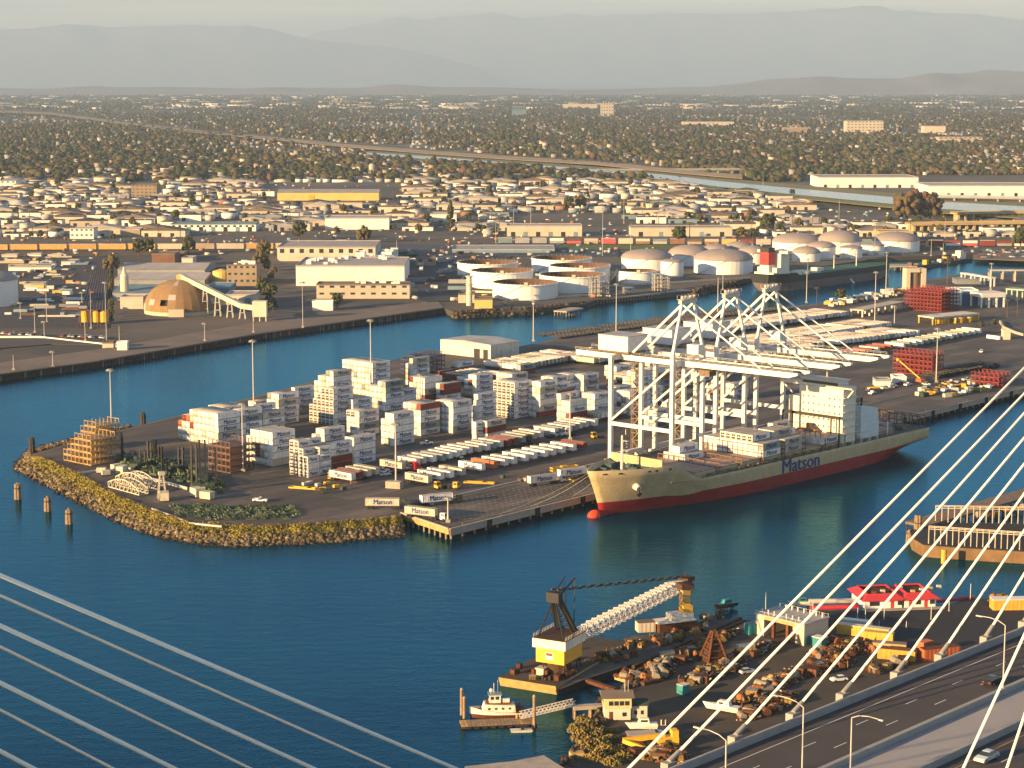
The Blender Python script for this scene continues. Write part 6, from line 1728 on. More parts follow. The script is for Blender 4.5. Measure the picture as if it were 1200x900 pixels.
# --- trees
def tree_kit(h, w, kind, seed):
    random.seed(seed); rg = np.random.default_rng(seed)
    t = MB(); t.tube((0,0,0),(w*.03,0,h*.5),w*.05,w*.03,n=6)
    for k in range(4): a=k*1.7+seed; t.tube((w*.02,0,h*.35),(w*.28*math.cos(a),w*.28*math.sin(a),h*.72),w*.025,w*.01,n=5)
    n = 46
    if kind == 'cone':
        z = rg.uniform(.12,1,n); rad = (1-z)*w*.5*rg.uniform(.5,1,n); th = rg.uniform(0,6.28,n); C = np.stack([rad*np.cos(th),rad*np.sin(th),z*h],1); S = np.full((n,3),w*.13)
    elif kind == 'palm':
        t = MB(); t.tube((0,0,0),(0,0,h*.9),.35,.25,n=6); cr = MB()
        for k in range(14):
            a=k*.449; d=Vector((math.cos(a),math.sin(a),0)); p=Vector((0,0,h*.9)); q=p+d*w*.3+Vector((0,0,w*.12)); r=p+d*w*.5+Vector((0,0,-w*.12)); s=Vector((-d.y,d.x,0))*w*.06
            cr.face([p,q-s,q+s]); cr.face([q-s,r,q+s])
        return t.mesh('trunk',[M_trunk]), cr.mesh('crown',[FOL[seed%3]])
    else:
        th = rg.uniform(0,6.28,n); ph = np.arccos(rg.uniform(-.5,1,n)); rr = rg.uniform(.55,1,n)
        C = np.stack([w*.42*rr*np.sin(ph)*np.cos(th), w*.42*rr*np.sin(ph)*np.sin(th), h*.52+h*.46*rr*np.cos(ph)],1); S = rg.uniform(.10,.17,(n,3))*w
    V,F = blobs(C, S, .4)
    mi = np.repeat(rg.integers(0,2,n),20); base = {'round':0,'cone':0,'brown':3,'olive':1}.get(kind,0)
    return t.mesh('trunk',[M_trunk]), npmesh('crown', V, F, [FOL[base], FOL[2 if base==0 else 1]], mi)
_rs = random.getstate()
KIT = [tree_kit(11,9,'round',1),tree_kit(9,9,'olive',2),tree_kit(14,6,'cone',3),tree_kit(15,7,'palm',4),tree_kit(8,7,'round',5),tree_kit(12,11,'brown',6)]
random.setstate(_rs)
def tree(k, x, y, base, sc, label, group=None, cat='tree', name='tree'):
    o = root(name,(x,y,base),random.uniform(0,6.28),label,cat,group); o.scale=(sc,sc,sc); ob('trunk',KIT[k][0],o); ob('crown',KIT[k][1],o); return o
for i,(x,y,k,s,lab) in enumerate([(528,273,2,2.4,'lone dark cone tree in the open lots'),(163,301,0,1.5,'round green tree left of the brick store'),(174,299,0,1.4,'second round green tree by the brick store'),(221,298,4,2.0,'round green tree right of the brick house'),
        (351,282,0,1.8,'dark tree above the white factory'),(427,285,1,1.8,'brown green tree at the factory back corner'),(796,287,0,1.7,'dark broad tree before the mixed train'),(808,287,3,1.5,'palm beside the dark broad tree'),
        (1062,263,5,2.9,'great bare reddish tree at left of the clump'),(1076,262,5,3.0,'great bare reddish tree in the clump middle'),(1090,262,5,2.7,'great bare reddish tree at right of the clump'),(900,272,0,1.8,'dark green tree before the river at right'),
        (1196,292,4,2.4,'bright green round tree at right edge'),(667,248,0,1.7,'dark tree in the middle of the town'),(680,247,5,1.5,'brown tree beside the dark town tree'),(957,356,3,.8,'palm on the north shore'),(985,354,0,.9,'green bush tree on the north shore'),(1110,333,3,1.2,'tall palm against the water'),
        (1180,372,3,.8,'left palm of the right edge garden'),(1192,370,3,.8,'right palm of the right edge garden'),(298,330,1,1.5,'olive tree beside the mill tower'),(305,318,1,1.8,'tall olive tree between mill and factory'),(308,345,0,1.2,'dark tree on the lane by the mill'),(131,320,1,1.6,'tall olive tree at the corner of the mill shed'),
        (318,352,0,1.1,'dark bush tree by the factory lane'),(457,349,0,.9,'bush tree at the factory wing end'),(395,361,0,1.0,'low bush tree on the bank below the factory'),(310,300,1,1.6,'olive tree left of the grey roofed hall'),(1150,385,4,.6,'small shrub tree in the garden strip'),(1165,383,4,.6,'second shrub tree in the garden strip')]):
    v=G(x,y,LH if y<300 or x<600 else YH); tree(k,v.x,v.y,v.z,s,lab)

# --- town
def bkit(w,d,h,mw,mr,roof):
    r = MB()
    if roof=='flat': r.box(.1,.1,h,w-.1,d-.1,h+.2).box(-.15,-.15,h-.3,w+.15,.3,h+.7).box(-.15,.3,h-.3,.3,d,h+.7)
    elif roof=='gable': r.gable(0,0,w,d,h+.01,h+d*.10,0,.4,'x')
    else: r.gable(0,0,w,d,h+.01,h+w*.08,0,.4,'y')
    dd = MB().box(0,-.08,0,4,.05,min(h*.6,4)); dn_ = [3+k*13 for k in range(max(1,int(w/14))) if 7+k*13 < w]
    u = MB().box(w*.3,d*.3,h+.2,w*.3+3,d*.3+2.5,h+2); u2 = MB().box(w*.7,d*.5,h+.2,w*.7+2,d*.5+2,h+1.6)
    return (MB().box(0,0,0,w,d,h).mesh('wall',[mw]), r.mesh('roof',[mr]), dd.mesh('door',[M_black]), u.mesh('rooftop_unit',[M_galv]), w, d, h, dn_, u2.mesh('rooftop_unit',[M_galv]))
WN = {'wall_cream':'cream','wall_white':'white','wall_tan':'tan','wall_grey':'grey','wall_blue_grey':'blue grey','wall_brick':'brick red','wall_yellow':'yellow'}
BK_ = []
for i in range(34):
    w = random.choice([8,10,12,15,18,24,32,44]); d = random.choice([12,16,20,26]); h = random.choice([3,4,5,6,7]) + (3 if w>40 else 0)
    mw = random.choice([M_cr,M_cr,M_wh,M_wh,M_tanw,M_gw,M_bw,M_gw,M_cr,M_cr,M_cr,M_rw]); mr = random.choice([M_r1,M_r1,M_r1,M_r2,M_r2,M_r3,M_r3]); rf = random.choice(['flat','flat','gable','gabley'])
    BK_.append((bkit(w,d,h,mw,mr,rf), WN[mw.name], rf, 'small' if w<20 else 'wide' if w>35 else 'mid sized'))
EXC = [(420,272,560,300),(310,215,470,240),(590,258,690,300),(735,262,862,300),(375,250,462,272),(318,272,485,352),(150,210,190,236),(196,260,305,300),(0,295,330,460),(500,248,538,300),(430,284,1260,460),(320,280,1260,460),(138,266,168,300),(80,266,112,300),(950,204,1260,262),(600,250,740,300)]
def riv_y(x): return float(np.interp(x,[p[0] for p in RIV],[p[1] for p in RIV]))
town = []
rowY = []; Yc = 1990.0
while Yc < 3560: rowY.append(Yc); Yc += random.choice([28,31,36]) + (18 if len(rowY)%3==2 else 0)
for ri, Yr in enumerate(rowY):
    X = -Yr*.27 + random.uniform(0,30); n = 0
    while X < Yr*.27:
        k = random.randrange(len(BK_)); kit, cn, rf, szn = BK_[k]; w, d, h = kit[4:7]
        px, py = PX((X+w/2, Yr, LH))
        bad = any(x0<px<x1 and y0<py<y1 for x0,y0,x1,y1 in EXC) or (px>560 and py < riv_y(px)+9)
        if not bad and random.random() > .05:
            n += 1; town.append((Yr, X, k, ri, n, px, py))
        X += w + random.choice([2,3,4,5,9]) + (14 if random.random()<.12 else 0)
town.sort(key=lambda t: t[0]/ (BK_[t[2]][0][4]**.3))
print('town', len(town))
sel, rest = town[:265], town[265:]
side_ = lambda px: 'far left' if px<240 else 'left' if px<480 else 'middle' if px<720 else 'right' if px<960 else 'far right'
for (Yr,X,k,ri,n,px,py) in sel:
    kit,cn,rf,szn = BK_[k]
    o = root('town_building',(X,Yr,LH),R(random.uniform(-2,2)),'%s %s %s roofed building, %s from left in %s street behind railway' % (szn,cn,{'flat':'flat','gable':'long gable','gabley':'end gable'}[rf],ordn(n),ordn(ri+1)),'building','buildings of the harbour town')
    for j,nm in enumerate(('wall','roof','door','rooftop_unit')):
        if j==3 and rf!='flat': continue
        if j==2:
            for dx in kit[7]: ob('door',kit[2],o,(dx,0,0))
        else: ob(nm,kit[j],o)
    if rf=='flat': ob('rooftop_unit',kit[8],o)
items=[]
for (Yr,X,k,ri,n,px,py) in rest:
    kit=BK_[k][0]; M=Matrix.Translation((X,Yr,LH)); items += [(kit[0],M),(kit[1],M)]
if items: join_instances('distant_buildings', items, 'smaller low buildings filling the far streets of the town', 'buildings')
# trees standing in the town
nt=0
while nt<280:
    py=random.uniform(212,283); px=random.uniform(-10,1210)
    if any(x0<px<x1 and y0<py<y1 for x0,y0,x1,y1 in EXC) and random.random()<.97: continue
    if px>560 and py<riv_y(px)+6: continue
    v=G(px,py,LH); nt+=1; k=random.choice([0,1,4,3,3,0,1,4])
    tree(k,v.x,v.y,LH,random.uniform(.7,1.2),'%s tree in the %s street behind the railway, %s part of the town' % (['dark round','olive','cone','tall palm','small green','brown'][k], ordn(max(1,int((v.y-1950)/42))), side_(px)),['dark round','olive','cone','tall palm','small green','brown'][k]+' trees among the town buildings')
# parked vehicles as small dots of colour in the streets and lots
items=[]; cm=[CARM[n][0] for n in ('white','silver','dark','red','blue','yellow','dark','dark','silver')]
vanm=[MB().box(-2.4,-1,.4,2.6,1,2.5).mesh('van',[m]) for m in (M_cr,M_gw,M_bw,M_rw)]
for i in range(1300):
    py=random.uniform(214,300); px=random.uniform(-10,1210)
    if px>560 and py<riv_y(px)+6: continue
    v=G(px,py,LH); items.append((random.choice(vanm if random.random()<.4 else cm),Matrix.Translation((v.x,v.y,LH+.45))@Matrix.Rotation(random.choice([0,1.57]),4,'Z')))
for i in range(150):
    px=random.uniform(10,118) if i<60 else random.uniform(430,720); py=random.uniform(298,358) if i<120 else random.uniform(292,302)
    v=G(px,py,LH); items.append((random.choice(vanm+cm),Matrix.Translation((v.x,v.y,LH+.6))@Matrix.Rotation(random.uniform(0,3),4,'Z')))
join_instances('street_vehicles', items, 'hundreds of tiny parked vehicles in the town streets and lots', 'vehicles')

# --- the wooded city beyond
def scatter_px(n, ylo, yhi, powr=1.0):
    px = rng.uniform(-70,1270,n); py = ylo + (yhi-ylo)*rng.random(n)**powr
    t = (LH-CAM_H)/(-_sp+((450-py)/FPX)*_cp); return px, py, (px-600)/FPX*t, (_cp+((450-py)/FPX)*_sp)*t
lv = [(-60,128),(60,133),(160,146),(250,156),(330,163),(400,170),(500,178),(600,185),(700,191),(800,201),(870,207)]
def keep(px,py):
    ly = np.interp(px,[p[0] for p in lv],[p[1] for p in lv]); ry = np.interp(px,[p[0] for p in RIV],[p[1] for p in RIV])
    k = (np.abs(py-ly) > 2.2+px*.002) | (px>870)
    k &= ~((px>430) & (np.abs(py-ry) < 2+px*.005))
    k &= ~((px>940) & (py>205)); return k
px,py,X,Y = scatter_px(108000,107,213,.9); k = keep(px,py); 
cl = np.sin(X/260.0)+np.sin(Y/410.0+X/700.)+rng.normal(0,.7,len(X)); k &= (cl > -0.8) & ~((Y<9500) & ((((X+Y*.05)%430)<20+Y*.002) | ((Y%640)<26+Y*.004)))
px,py,X,Y = px[k],py[k],X[k],Y[k]; n=len(X)
s = np.maximum(4.0, Y/2330*1.0)*np.exp(rng.normal(0,.33,n)); s = np.clip(s, 2.5, 36); hh = np.minimum(s, 8)*rng.uniform(.7,1.25,n)
C = np.stack([X,Y,LH+hh*.75],1); V,F = blobs(C, np.stack([s,s,hh],1), .38)
tag(ob('city_trees', npmesh('city_trees', V, F, FOL, np.repeat(rng.choice(4,n,p=[.46,.30,.18,.06]),20))), 'dense trees covering the flat city beyond the town', 'trees', kind='stuff')
px,py,X,Y = scatter_px(8500,107,211,.8); k = keep(px,py); X,Y,py=X[k],Y[k],py[k]; n=len(X)
w = np.maximum(7,Y/2330*1.0)*rng.uniform(.7,1.7,n); d=w*rng.uniform(.5,.9,n); h=rng.uniform(3.5,6,n)+ (rng.random(n)<.06)*rng.uniform(3,9,n)
P8=[]
for (a,b,c) in ((0,0,0),(1,0,0),(1,1,0),(0,1,0),(0,0,1),(1,0,1),(1,1,1),(0,1,1)): P8.append(np.stack([X+w*(a-.5),Y+d*(b-.5),LH+h*c],1))
P8.append(np.stack([X-w*.5,Y,LH+h+d*.2],1)); P8.append(np.stack([X+w*.5,Y,LH+h+d*.2],1))
V=np.stack(P8,1).reshape(-1,3); q=[(0,1,5),(0,5,4),(1,2,6),(1,6,5),(3,0,4),(3,4,7),(4,5,9),(4,9,8),(6,7,8),(6,8,9),(7,4,8),(5,6,9)]
F=(np.array(q)[None]+(np.arange(n)*10)[:,None,None]).reshape(-1,3); wallm=rng.choice([0,2,2,3,3],n); roofm=rng.choice([4,5,5,5,6,7,7],n)
mi=np.stack([wallm]*6+[roofm]*4+[wallm]*2,1).reshape(-1)
tag(ob('city_houses', npmesh('city_houses', V, F, [M_cr,M_wh,M_tanw,M_gw,M_r1,M_r2,M_r4,M_r3], mi)), 'thousands of small houses among the trees of the city', 'houses', kind='stuff')
px,py,X,Y = scatter_px(520,105,128,1.0); n=len(X); w=rng.uniform(50,180,n); d=rng.uniform(30,60,n); h=rng.uniform(6,12,n)
P8=[np.stack([X+w*(a-.5),Y+d*(b-.5),LH+h*c],1) for (a,b,c) in ((0,0,0),(1,0,0),(1,1,0),(0,1,0),(0,0,1),(1,0,1),(1,1,1),(0,1,1))]
V=np.stack(P8,1).reshape(-1,3); q=[(0,1,5,4),(1,2,6,5),(2,3,7,6),(3,0,4,7),(4,5,6,7)]
F=(np.array(q)[None]+(np.arange(n)*8)[:,None,None]).reshape(-1,4); mi=np.repeat(rng.choice(3,n),5)
tag(ob('far_sheds', npmesh('far_sheds', V, F, [M_cr,M_wh,M_gw], mi)), 'long pale roofs glinting in the haze at the foot of the mountains', 'sheds', kind='stuff')

# tracks, hedges and stored rows in the dark rail yard at left
tk_=MB()
for i in range(9):
    xa=90+i*4.0; a=G(xa,383,LH+.5); b=G(112+i*1.9,301,LH+.5); tk_.beam((a.x,a.y,LH+.55),(b.x,b.y,LH+.55),.5,.12)
tag(tk_.obj('rail_track',[mat('rail_rust',(.17,.12,.095),.7,.2)]),kind='structure')
for i in range(26):
    f=i/25; v=G(130+random.uniform(-1,1),378-f*74,LH); tree(random.choice([0,4,1]),v.x,v.y,LH,random.uniform(.3,.6),'low dark tree, %s along the hedge line beside the rail yard'%ordn(i+1),'hedge trees beside the rail yard')
for i in range(22):
    f=i/21; v=G(312+random.uniform(-9,9),372-f*76,LH); tree(random.choice([0,1,1]),v.x,v.y,LH,random.uniform(.4,.8),'olive dark tree, %s up the lane between mill and factory'%ordn(i+1),'trees in the lane between mill and factory')
for i,x in enumerate(sorted(random.uniform(4,84) for _ in range(60))):
    y=random.uniform(302,372); v=G(x,y,LH+.5); m=random.choice([M_wh,M_bw,M_gw,M_pale,M_rackbrown,M_yw,M_gw]); w=random.uniform(4,16)
    o=root('stored_load',(v.x,v.y,LH+.5),R(random.choice([0,8,90])),'low stack of goods, %s from the left in the dark left yard'%ordn(i+1),'goods','goods stored in the dark left yard'); MB().box(0,0,.2,w,2.6,random.uniform(1.2,2.8)).obj('load',[m],o); MB().box(.2,.2,0,w-.2,2.4,.2).obj('dunnage',[M_black],o)
for i,x in enumerate(sorted(random.uniform(446,590) for _ in range(54))):
    y=random.uniform(292,340); 
    if y>312 and x>530: continue
    v=G(x,y,LH+.6); m=random.choice([M_bw,M_bw,M_gw,M_black,M_rackbrown,M_wh,M_gw]); w=random.uniform(5,18)
    o=root('stored_load',(v.x,v.y,LH+.6),R(random.choice([0,38,90])),'stored load, %s from the left in the lot between factory and tanks'%ordn(i+1),'goods','goods stored between factory and tanks'); MB().box(0,0,.2,w,2.8,random.uniform(1.5,3.5)).obj('load',[m],o); MB().box(.2,.2,0,w-.2,2.4,.2).obj('dunnage',[M_black],o)
# dike walls and pipes between the tanks
for i,(p,q) in enumerate([((540,342),(715,348)),((620,330),(722,336)),((700,344),(724,320)),((722,336),(880,326)),((880,310),(1040,300)),((600,352),(700,346)),((540,330),(556,312))]):
    a,b=G(*p,LH),G(*q,LH); mb=MB()
    for k in range(3): mb.tube((a.x,a.y+k*.8,LH+.8),(b.x,b.y+k*.8,LH+.8),.3,n=6)
    mb.beam((a.x,a.y-2,LH+.8),(b.x,b.y-2,LH+.8),.4,1.5)
    tag(mb.obj('pipe_run',[M_pale]),'%s pipe run and low dike wall crossing the tank farm'%ordn(i+1),'pipes','pipe runs in the tank farm')
# ================================================================ NEAR BASIN AND SALVAGE YARD
NH = 2.5
M_yard2 = mat('salvage_ground', (.03,.027,.025), .95, .3, .05, col2=(.085,.066,.048), detail=9)
M_lot = mat('dark_lot', (.022,.024,.03), .95, .2, .05)
M_rust = mat('rust', (.12,.045,.02), .9, .4, 1.0, objvar=.35); M_rustd = mat('rust_dark', (.06,.03,.018), .9, .4, 1.0, objvar=.35)
M_ymach = mat('machine_yellow_worn', (.42,.26,.04), .7, .25, .8, objvar=.2, streak=.4)
M_tug = mat('tug_white', (.66,.62,.54), .6, .1, .6, streak=.5); M_teal = mat('teal_paint', (.03,.20,.22), .7, .2); M_redr = mat('roof_red_near', (.44,.035,.045), .7, .1, .3)
M_gold = mat('timber_gold', (.42,.28,.11), .9, .25, .6)
def nsheet(pts, z, name, m, t=4.0): return tag(MB().prism([g2(x,y,z) for x,y in pts], z-t, z).obj(name,[m]), kind='structure')
nsheet([(630,935),(668,896),(690,862),(702,850),(706,824),(735,806),(757,796),(748,784),(800,757),(860,729),(892,724),(945,716),(1003,717),(1097,713),(1135,701),(1165,702),(1260,694),(1260,935)], NH, 'salvage_yard_ground', M_yard2)
nsheet([(962,716),(1097,714),(1137,702),(1192,700),(1245,700),(1245,745),(1128,760),(1082,764),(1050,752),(985,735),(955,728)], NH+.15, 'boat_lot_pavement', M_lot, .3)
nsheet([(525,935),(545,898),(600,892),(637,885),(663,901),(675,935)], 5.0, 'pier_deck_corner', M_conc, 5.5)
# bank stones and golden scrub
st = dens([(640,925),(668,896),(690,862),(702,850),(706,824),(735,806),(757,796)], NH, 40); C = np.array([tuple(p) for p in st]*6); C += rng.normal(0,1.0,C.shape); C[:,2] = rng.uniform(-.3,2.6,len(C))
V,F = blobs(C, rng.uniform(.35,1.1,(len(C),3))); tag(ob('near_bank_stones', npmesh('near_bank_stones',V,F,[M_rock,MATS['rip_rap_dark']],np.repeat((rng.random(len(C))<.5).astype(int),20))),'dark stones on the bank below the golden scrub','stones',kind='stuff')
M_scrub = [mat('scrub_gold',(.20,.15,.04),.95,.35,.9), mat('scrub_olive',(.12,.11,.03),.95,.35,.9), mat('scrub_brown',(.10,.055,.03),.95,.3,.9)]
def bush_mesh(seed, n=420):
    rg = np.random.default_rng(seed); th=rg.uniform(0,6.28,n); ph=np.arccos(rg.uniform(0,1,n)); rr=rg.uniform(.5,1,n)
    c=np.stack([2.2*rr*np.sin(ph)*np.cos(th),2.2*rr*np.sin(ph)*np.sin(th),.2+1.9*rr*np.cos(ph)],1); V,F=blobs(c,rg.uniform(.10,.30,(n,3)),.5)
    return npmesh('foliage',V,F,M_scrub,np.repeat(rg.choice(3,n,p=[.6,.25,.15]),20))
BU=[bush_mesh(k) for k in (21,22,23)]; stemm=MB()
for k in range(5): stemm.tube((0,0,-.5),(1.2*math.cos(k*1.3),1.2*math.sin(k*1.3),1.4),.07,.03,n=4)
stemm=stemm.mesh('stem',[M_trunk])
for i,(x,y,s) in enumerate([(684,848,1.0),(676,858,1.1),(690,856,1.2),(683,868,1.3),(697,866,1.3),(708,862,1.0),(690,879,1.4),(703,878,1.4),(716,872,1.1),(712,886,1.3),(724,884,1.1),(731,893,1.2),(700,893,1.3),(718,898,1.2),(690,893,.9),(738,884,.8),(722,861,.7)]):
    v=G(x,y,NH-.8); o=root('bush',(v.x,v.y,NH-.8),i*1.1,'golden scrub bush, %s from the basin corner down the bank'%ordn(i+1),'bush','golden bushes on the near bank'); o.scale=(s,s,s); ob('foliage',BU[i%3],o); ob('stem',stemm,o)

# --- floating crane and its barge
A=G(598,788,2.6); B=G(651,804,2.6); 
ang=math.atan2(G(740,752,2.6).y-B.y, G(740,752,2.6).x-B.x); Wb=(A-B).length
o=root('crane_barge',(B.x,B.y,0),ang,'flat barge with golden lit end carrying the dark mast crane','barge')
MB().hexa([(1.5,0,-1),(44,0,-1),(44,Wb,-1),(1.5,Wb,-1),(0,0,2.5),(46,0,2.5),(46,Wb,2.5),(0,Wb,2.5)]).obj('hull',[M_gold],o)
MB().box(.1,.1,2.5,45.9,Wb-.1,2.6).obj('deck',[M_yard2],o)
for k in range(14): MB().cbox(random.uniform(2,10),random.uniform(1,Wb-1),2.6,random.uniform(.5,1.6),random.uniform(.5,1.4),random.uniform(.5,1.5)).obj('deck_gear',[random.choice([M_rustd,M_black,M_gold,M_rust])],o)
for k in range(8): MB().tube((.6+k*.0,1+k*Wb/8,2.6),(.6,1+k*Wb/8,3.7),.07,n=4).obj('stanchion',[M_black],o)
_cb=Matrix.Translation((B.x,B.y,0))@Matrix.Rotation(ang,4,'Z')
def crane_barge_pt(x,y): return _cb@Vector((x,y,2.6))
base=G(661,780,6.2)
cr=root('floating_crane',(base.x,base.y,2.6),ang,'yellow and white crane house with dark mast and long pale boom on the barge','crane')
HZ=3.6
MB().box(0,0,HZ,10.5,8.2,HZ+3.9).obj('lower_house',[mat('crane_house_yellow',(.68,.38,.04),.6,.1,.5,streak=.15)],cr)
MB().box(-.6,-.6,HZ+3.9,11,8.8,HZ+4.0).obj('band',[M_black],cr)
MB().box(-.7,-.7,HZ+4.0,11.2,8.9,HZ+6.4).obj('upper_house',[M_tug],cr); MB().box(-.7,-.7,HZ+6.4,11.2,8.9,HZ+6.6).obj('roof',[M_rustd],cr)
b=MB()
for k in range(14): b.beam((-.5+k*.88,-.6,HZ+6.6),(-.5+k*.88,-.6,HZ+7.6),.07); b.beam((-.5+k*.88,8.7,HZ+6.6),(-.5+k*.88,8.7,HZ+7.6),.07)
for y in (-.6,8.7): b.beam((-.5,y,HZ+7.6),(11,y,HZ+7.6),.07)
b.obj('roof_railing',[M_galv],cr)
MB().box(-.04,3.2,HZ+.9,.06,5.4,HZ+2.9).obj('badge_plate',[M_tug],cr); MB().box(-.08,3.4,HZ+2.0,-.02,5.2,HZ+2.7).obj('badge_red',[M_redr],cr)
b=MB()
for (x,y) in ((1,1),(1,7),(9,1),(9,7)): b.beam((x,y,0),(x+1.5,y,HZ),.3); b.beam((x+3,y,0),(x+1.5,y,HZ),.3)
b.tube((5,4,0),(5,4,HZ),3.2,n=16); b.obj('pedestal',[M_rustd],cr)
MB().box(0,6,0,3,8.5,1.8).obj('winch_box',[M_pale],cr)
ap=(3.5,4.6,HZ+17)
b=MB(); b.beam((1,.6,HZ+6.6),ap,.4); b.beam((1,8,HZ+6.6),ap,.4)
for y in (2.0,6.6):
    b.beam((11.5,y,HZ+5.5),(3.6,y+ (4.6-y)*.5,HZ+17),.9,.7); b.beam((8.6,y,HZ+6.6),(3.4,y+(4.6-y)*.5,HZ+15.5),.5)
for k in range(7):
    f=k/7; b.beam((11.5-7.9*f,2.0+1.3*f,HZ+5.5+11.5*f),(11.5-7.9*f,6.6-1.3*f,HZ+5.5+11.5*f),.3)
b.cbox(3.4,4.6,HZ+15.6,2.4,3.6,2.6); b.beam((3.4,4.6,HZ+18),(9.5,4.6,HZ+21),.3); b.beam((3.4,3.4,HZ+17),(13,3.4,HZ+20.0),.35); b.beam((9,4.6,HZ+18.8),(11.8,5,HZ+8),.25); b.beam((13,3.4,HZ+20),(12.5,3.4,HZ+8),.2)
b.obj('mast_frame',[M_black],cr)
M_=Matrix.Translation(cr.location)@Matrix.Rotation(ang,4,'Z'); Mi=M_.inverted()
tipw=G(803,682,11.0); tip=Mi@tipw; bs=Vector((12.0,4.3,HZ+3.5))
b=MB(); L=(tip-bs); n=22; dirn=L.normalized(); r_=dirn.cross(Vector((0,0,1))).normalized(); u_=r_.cross(dirn)
def bp(f,sr,su): w=1.7*min(1,.35+f*4,.35+(1-f)*5); return bs+L*f+r_*w*sr*1.1+u_*w*su
for (sr,su) in ((-1,-1),(1,-1),(1,1),(-1,1)): b.beam(bp(.0,sr,su),bp(.1,sr,su),.28); b.beam(bp(.1,sr,su),bp(.9,sr,su),.28); b.beam(bp(.9,sr,su),bp(1,sr,su),.28)
for k in range(n):
    f0,f1=k/n,(k+1)/n
    for (p,q) in (((-1,-1),(1,-1)),((1,-1),(1,1)),((1,1),(-1,1)),((-1,1),(-1,-1))):
        b.beam(bp(f0,*p),bp(f1,*q),.15); b.beam(bp(f0,*q),bp(f1,*p),.12); b.beam(bp(f1,*p),bp(f1,*q),.12)
b.obj('boom',[mat('boom_pale',(.66,.62,.58),.6,.15,.8)],cr)
b=MB(); b.cbox(tip.x,tip.y,tip.z-1,3.0,3.0,2.6); b.beam(tip,tip+L.normalized()*5,1.2); b.beam(tip+Vector((0,0,1)),tip+Vector((0,0,3.2)),.2); b.obj('boom_head',[M_rust],cr)
b=MB()
for s_ in (-.9,.9):
    for k in range(15):
        p=Vector(ap)+Vector((0,s_,1.8)); q=tip+Vector((0,s_,1.6)); f0=k/15; f1=(k+.55)/15; b.beam(p.lerp(q,f0),p.lerp(q,f1),.42)
        b.beam(p.lerp(q,f1),p.lerp(q,(k+1)/15),.1)
b.obj('pendant_line',[M_black],cr)
b=MB(); b.beam((tip.x+3,tip.y,tip.z),(tip.x+3,tip.y,2.5),.12); b.beam((tip.x+3.8,tip.y,tip.z),(tip.x+3.8,tip.y,2.5),.12); b.cbox(tip.x+3.4,tip.y,3.5,1.2,1,1.6); b.obj('hook_block',[M_ymach],cr)
MB().cbox(12.5,4.3,HZ+2.4,2,5,2.2).obj('boom_foot',[M_orange],cr)
# golden spud tower and little deck house near the boom tip
def small(px,py,nm,label,cat,parts,rz=0,z=NH,group=None):
    v=G(px,py,z); o=root(nm,(v.x,v.y,z),rz,label,cat,group)
    for pn,bx,m in parts:
        q=MB()
        for t in bx:
            if len(t)==6: q.box(*t)
            elif len(t)==5: q.tube(t[0],t[1],t[2],t[3],n=t[4])
        q.obj(pn,[m],o)
    return o
small(802,727,'spud_tower','tall square golden spud tower standing at the boom tip','tower',[('column',[(-1.2,-1.2,0,1.2,1.2,9.5)],M_gold),('head',[(-2,-2,9.5,2,2,11)],M_rustd),('collar',[(-2,-2,2.5,2,2,3.2)],M_black)],.4)
small(795,737,'deck_house','white and rust deck house under the golden spud tower','deck house',[('lower_wall',[(-7,-2,0,5,2.5,2.6)],M_rust),('upper_wall',[(-7.5,-2.5,2.6,4.5,3,2.9),(-3,-1.5,2.9,4,2,4.8)],M_tug),('roof',[(1,-1,4.8,4,1.6,6.6)],M_yellow)],.4)
# second barge with pale deck
pts=[(655,808),(688,795),(760,772),(800,755),(858,728),(836,721),(795,741),(742,745),(700,760)]
v0=G(760,760,1.9); o=root('deck_barge',(0,0,0),0,'broad pale decked barge between the crane barge and the salvage yard','barge')
MB().prism([g2(x,y,1.9) for x,y in pts],-1,1.8).obj('hull',[M_dark],o); MB().prism([g2(x,y,1.95) for x,y in pts],1.82,1.95).obj('deck',[mat('barge_deck',(.055,.05,.046),.9,.3,.15,col2=(.12,.105,.09))],o)
# timber rails pier edging the yard and beams in the basin
for i,(p,q,w,m,lab) in enumerate([((742,783),(868,726),1.0,M_rustd,'dark timber rail along the pale barge'),((748,787),(872,729),.8,M_rustd,'second dark timber rail beside the yard'),((688,795),(722,806),1.4,M_rust,'rusty floating beam in the little basin'),((722,791),(746,799),1.2,M_gold,'golden timber beam across the little basin'),((735,783),(758,790),1.0,M_gold,'short golden beam at the basin head')]):
    a,b_=G(*p,2.2),G(*q,2.2); tag(MB().beam((a.x,a.y,1.6+.9*(i<2)),(b_.x,b_.y,1.6+.9*(i<2)),w,.9).obj('timber_beam',[m]),lab,'beam')
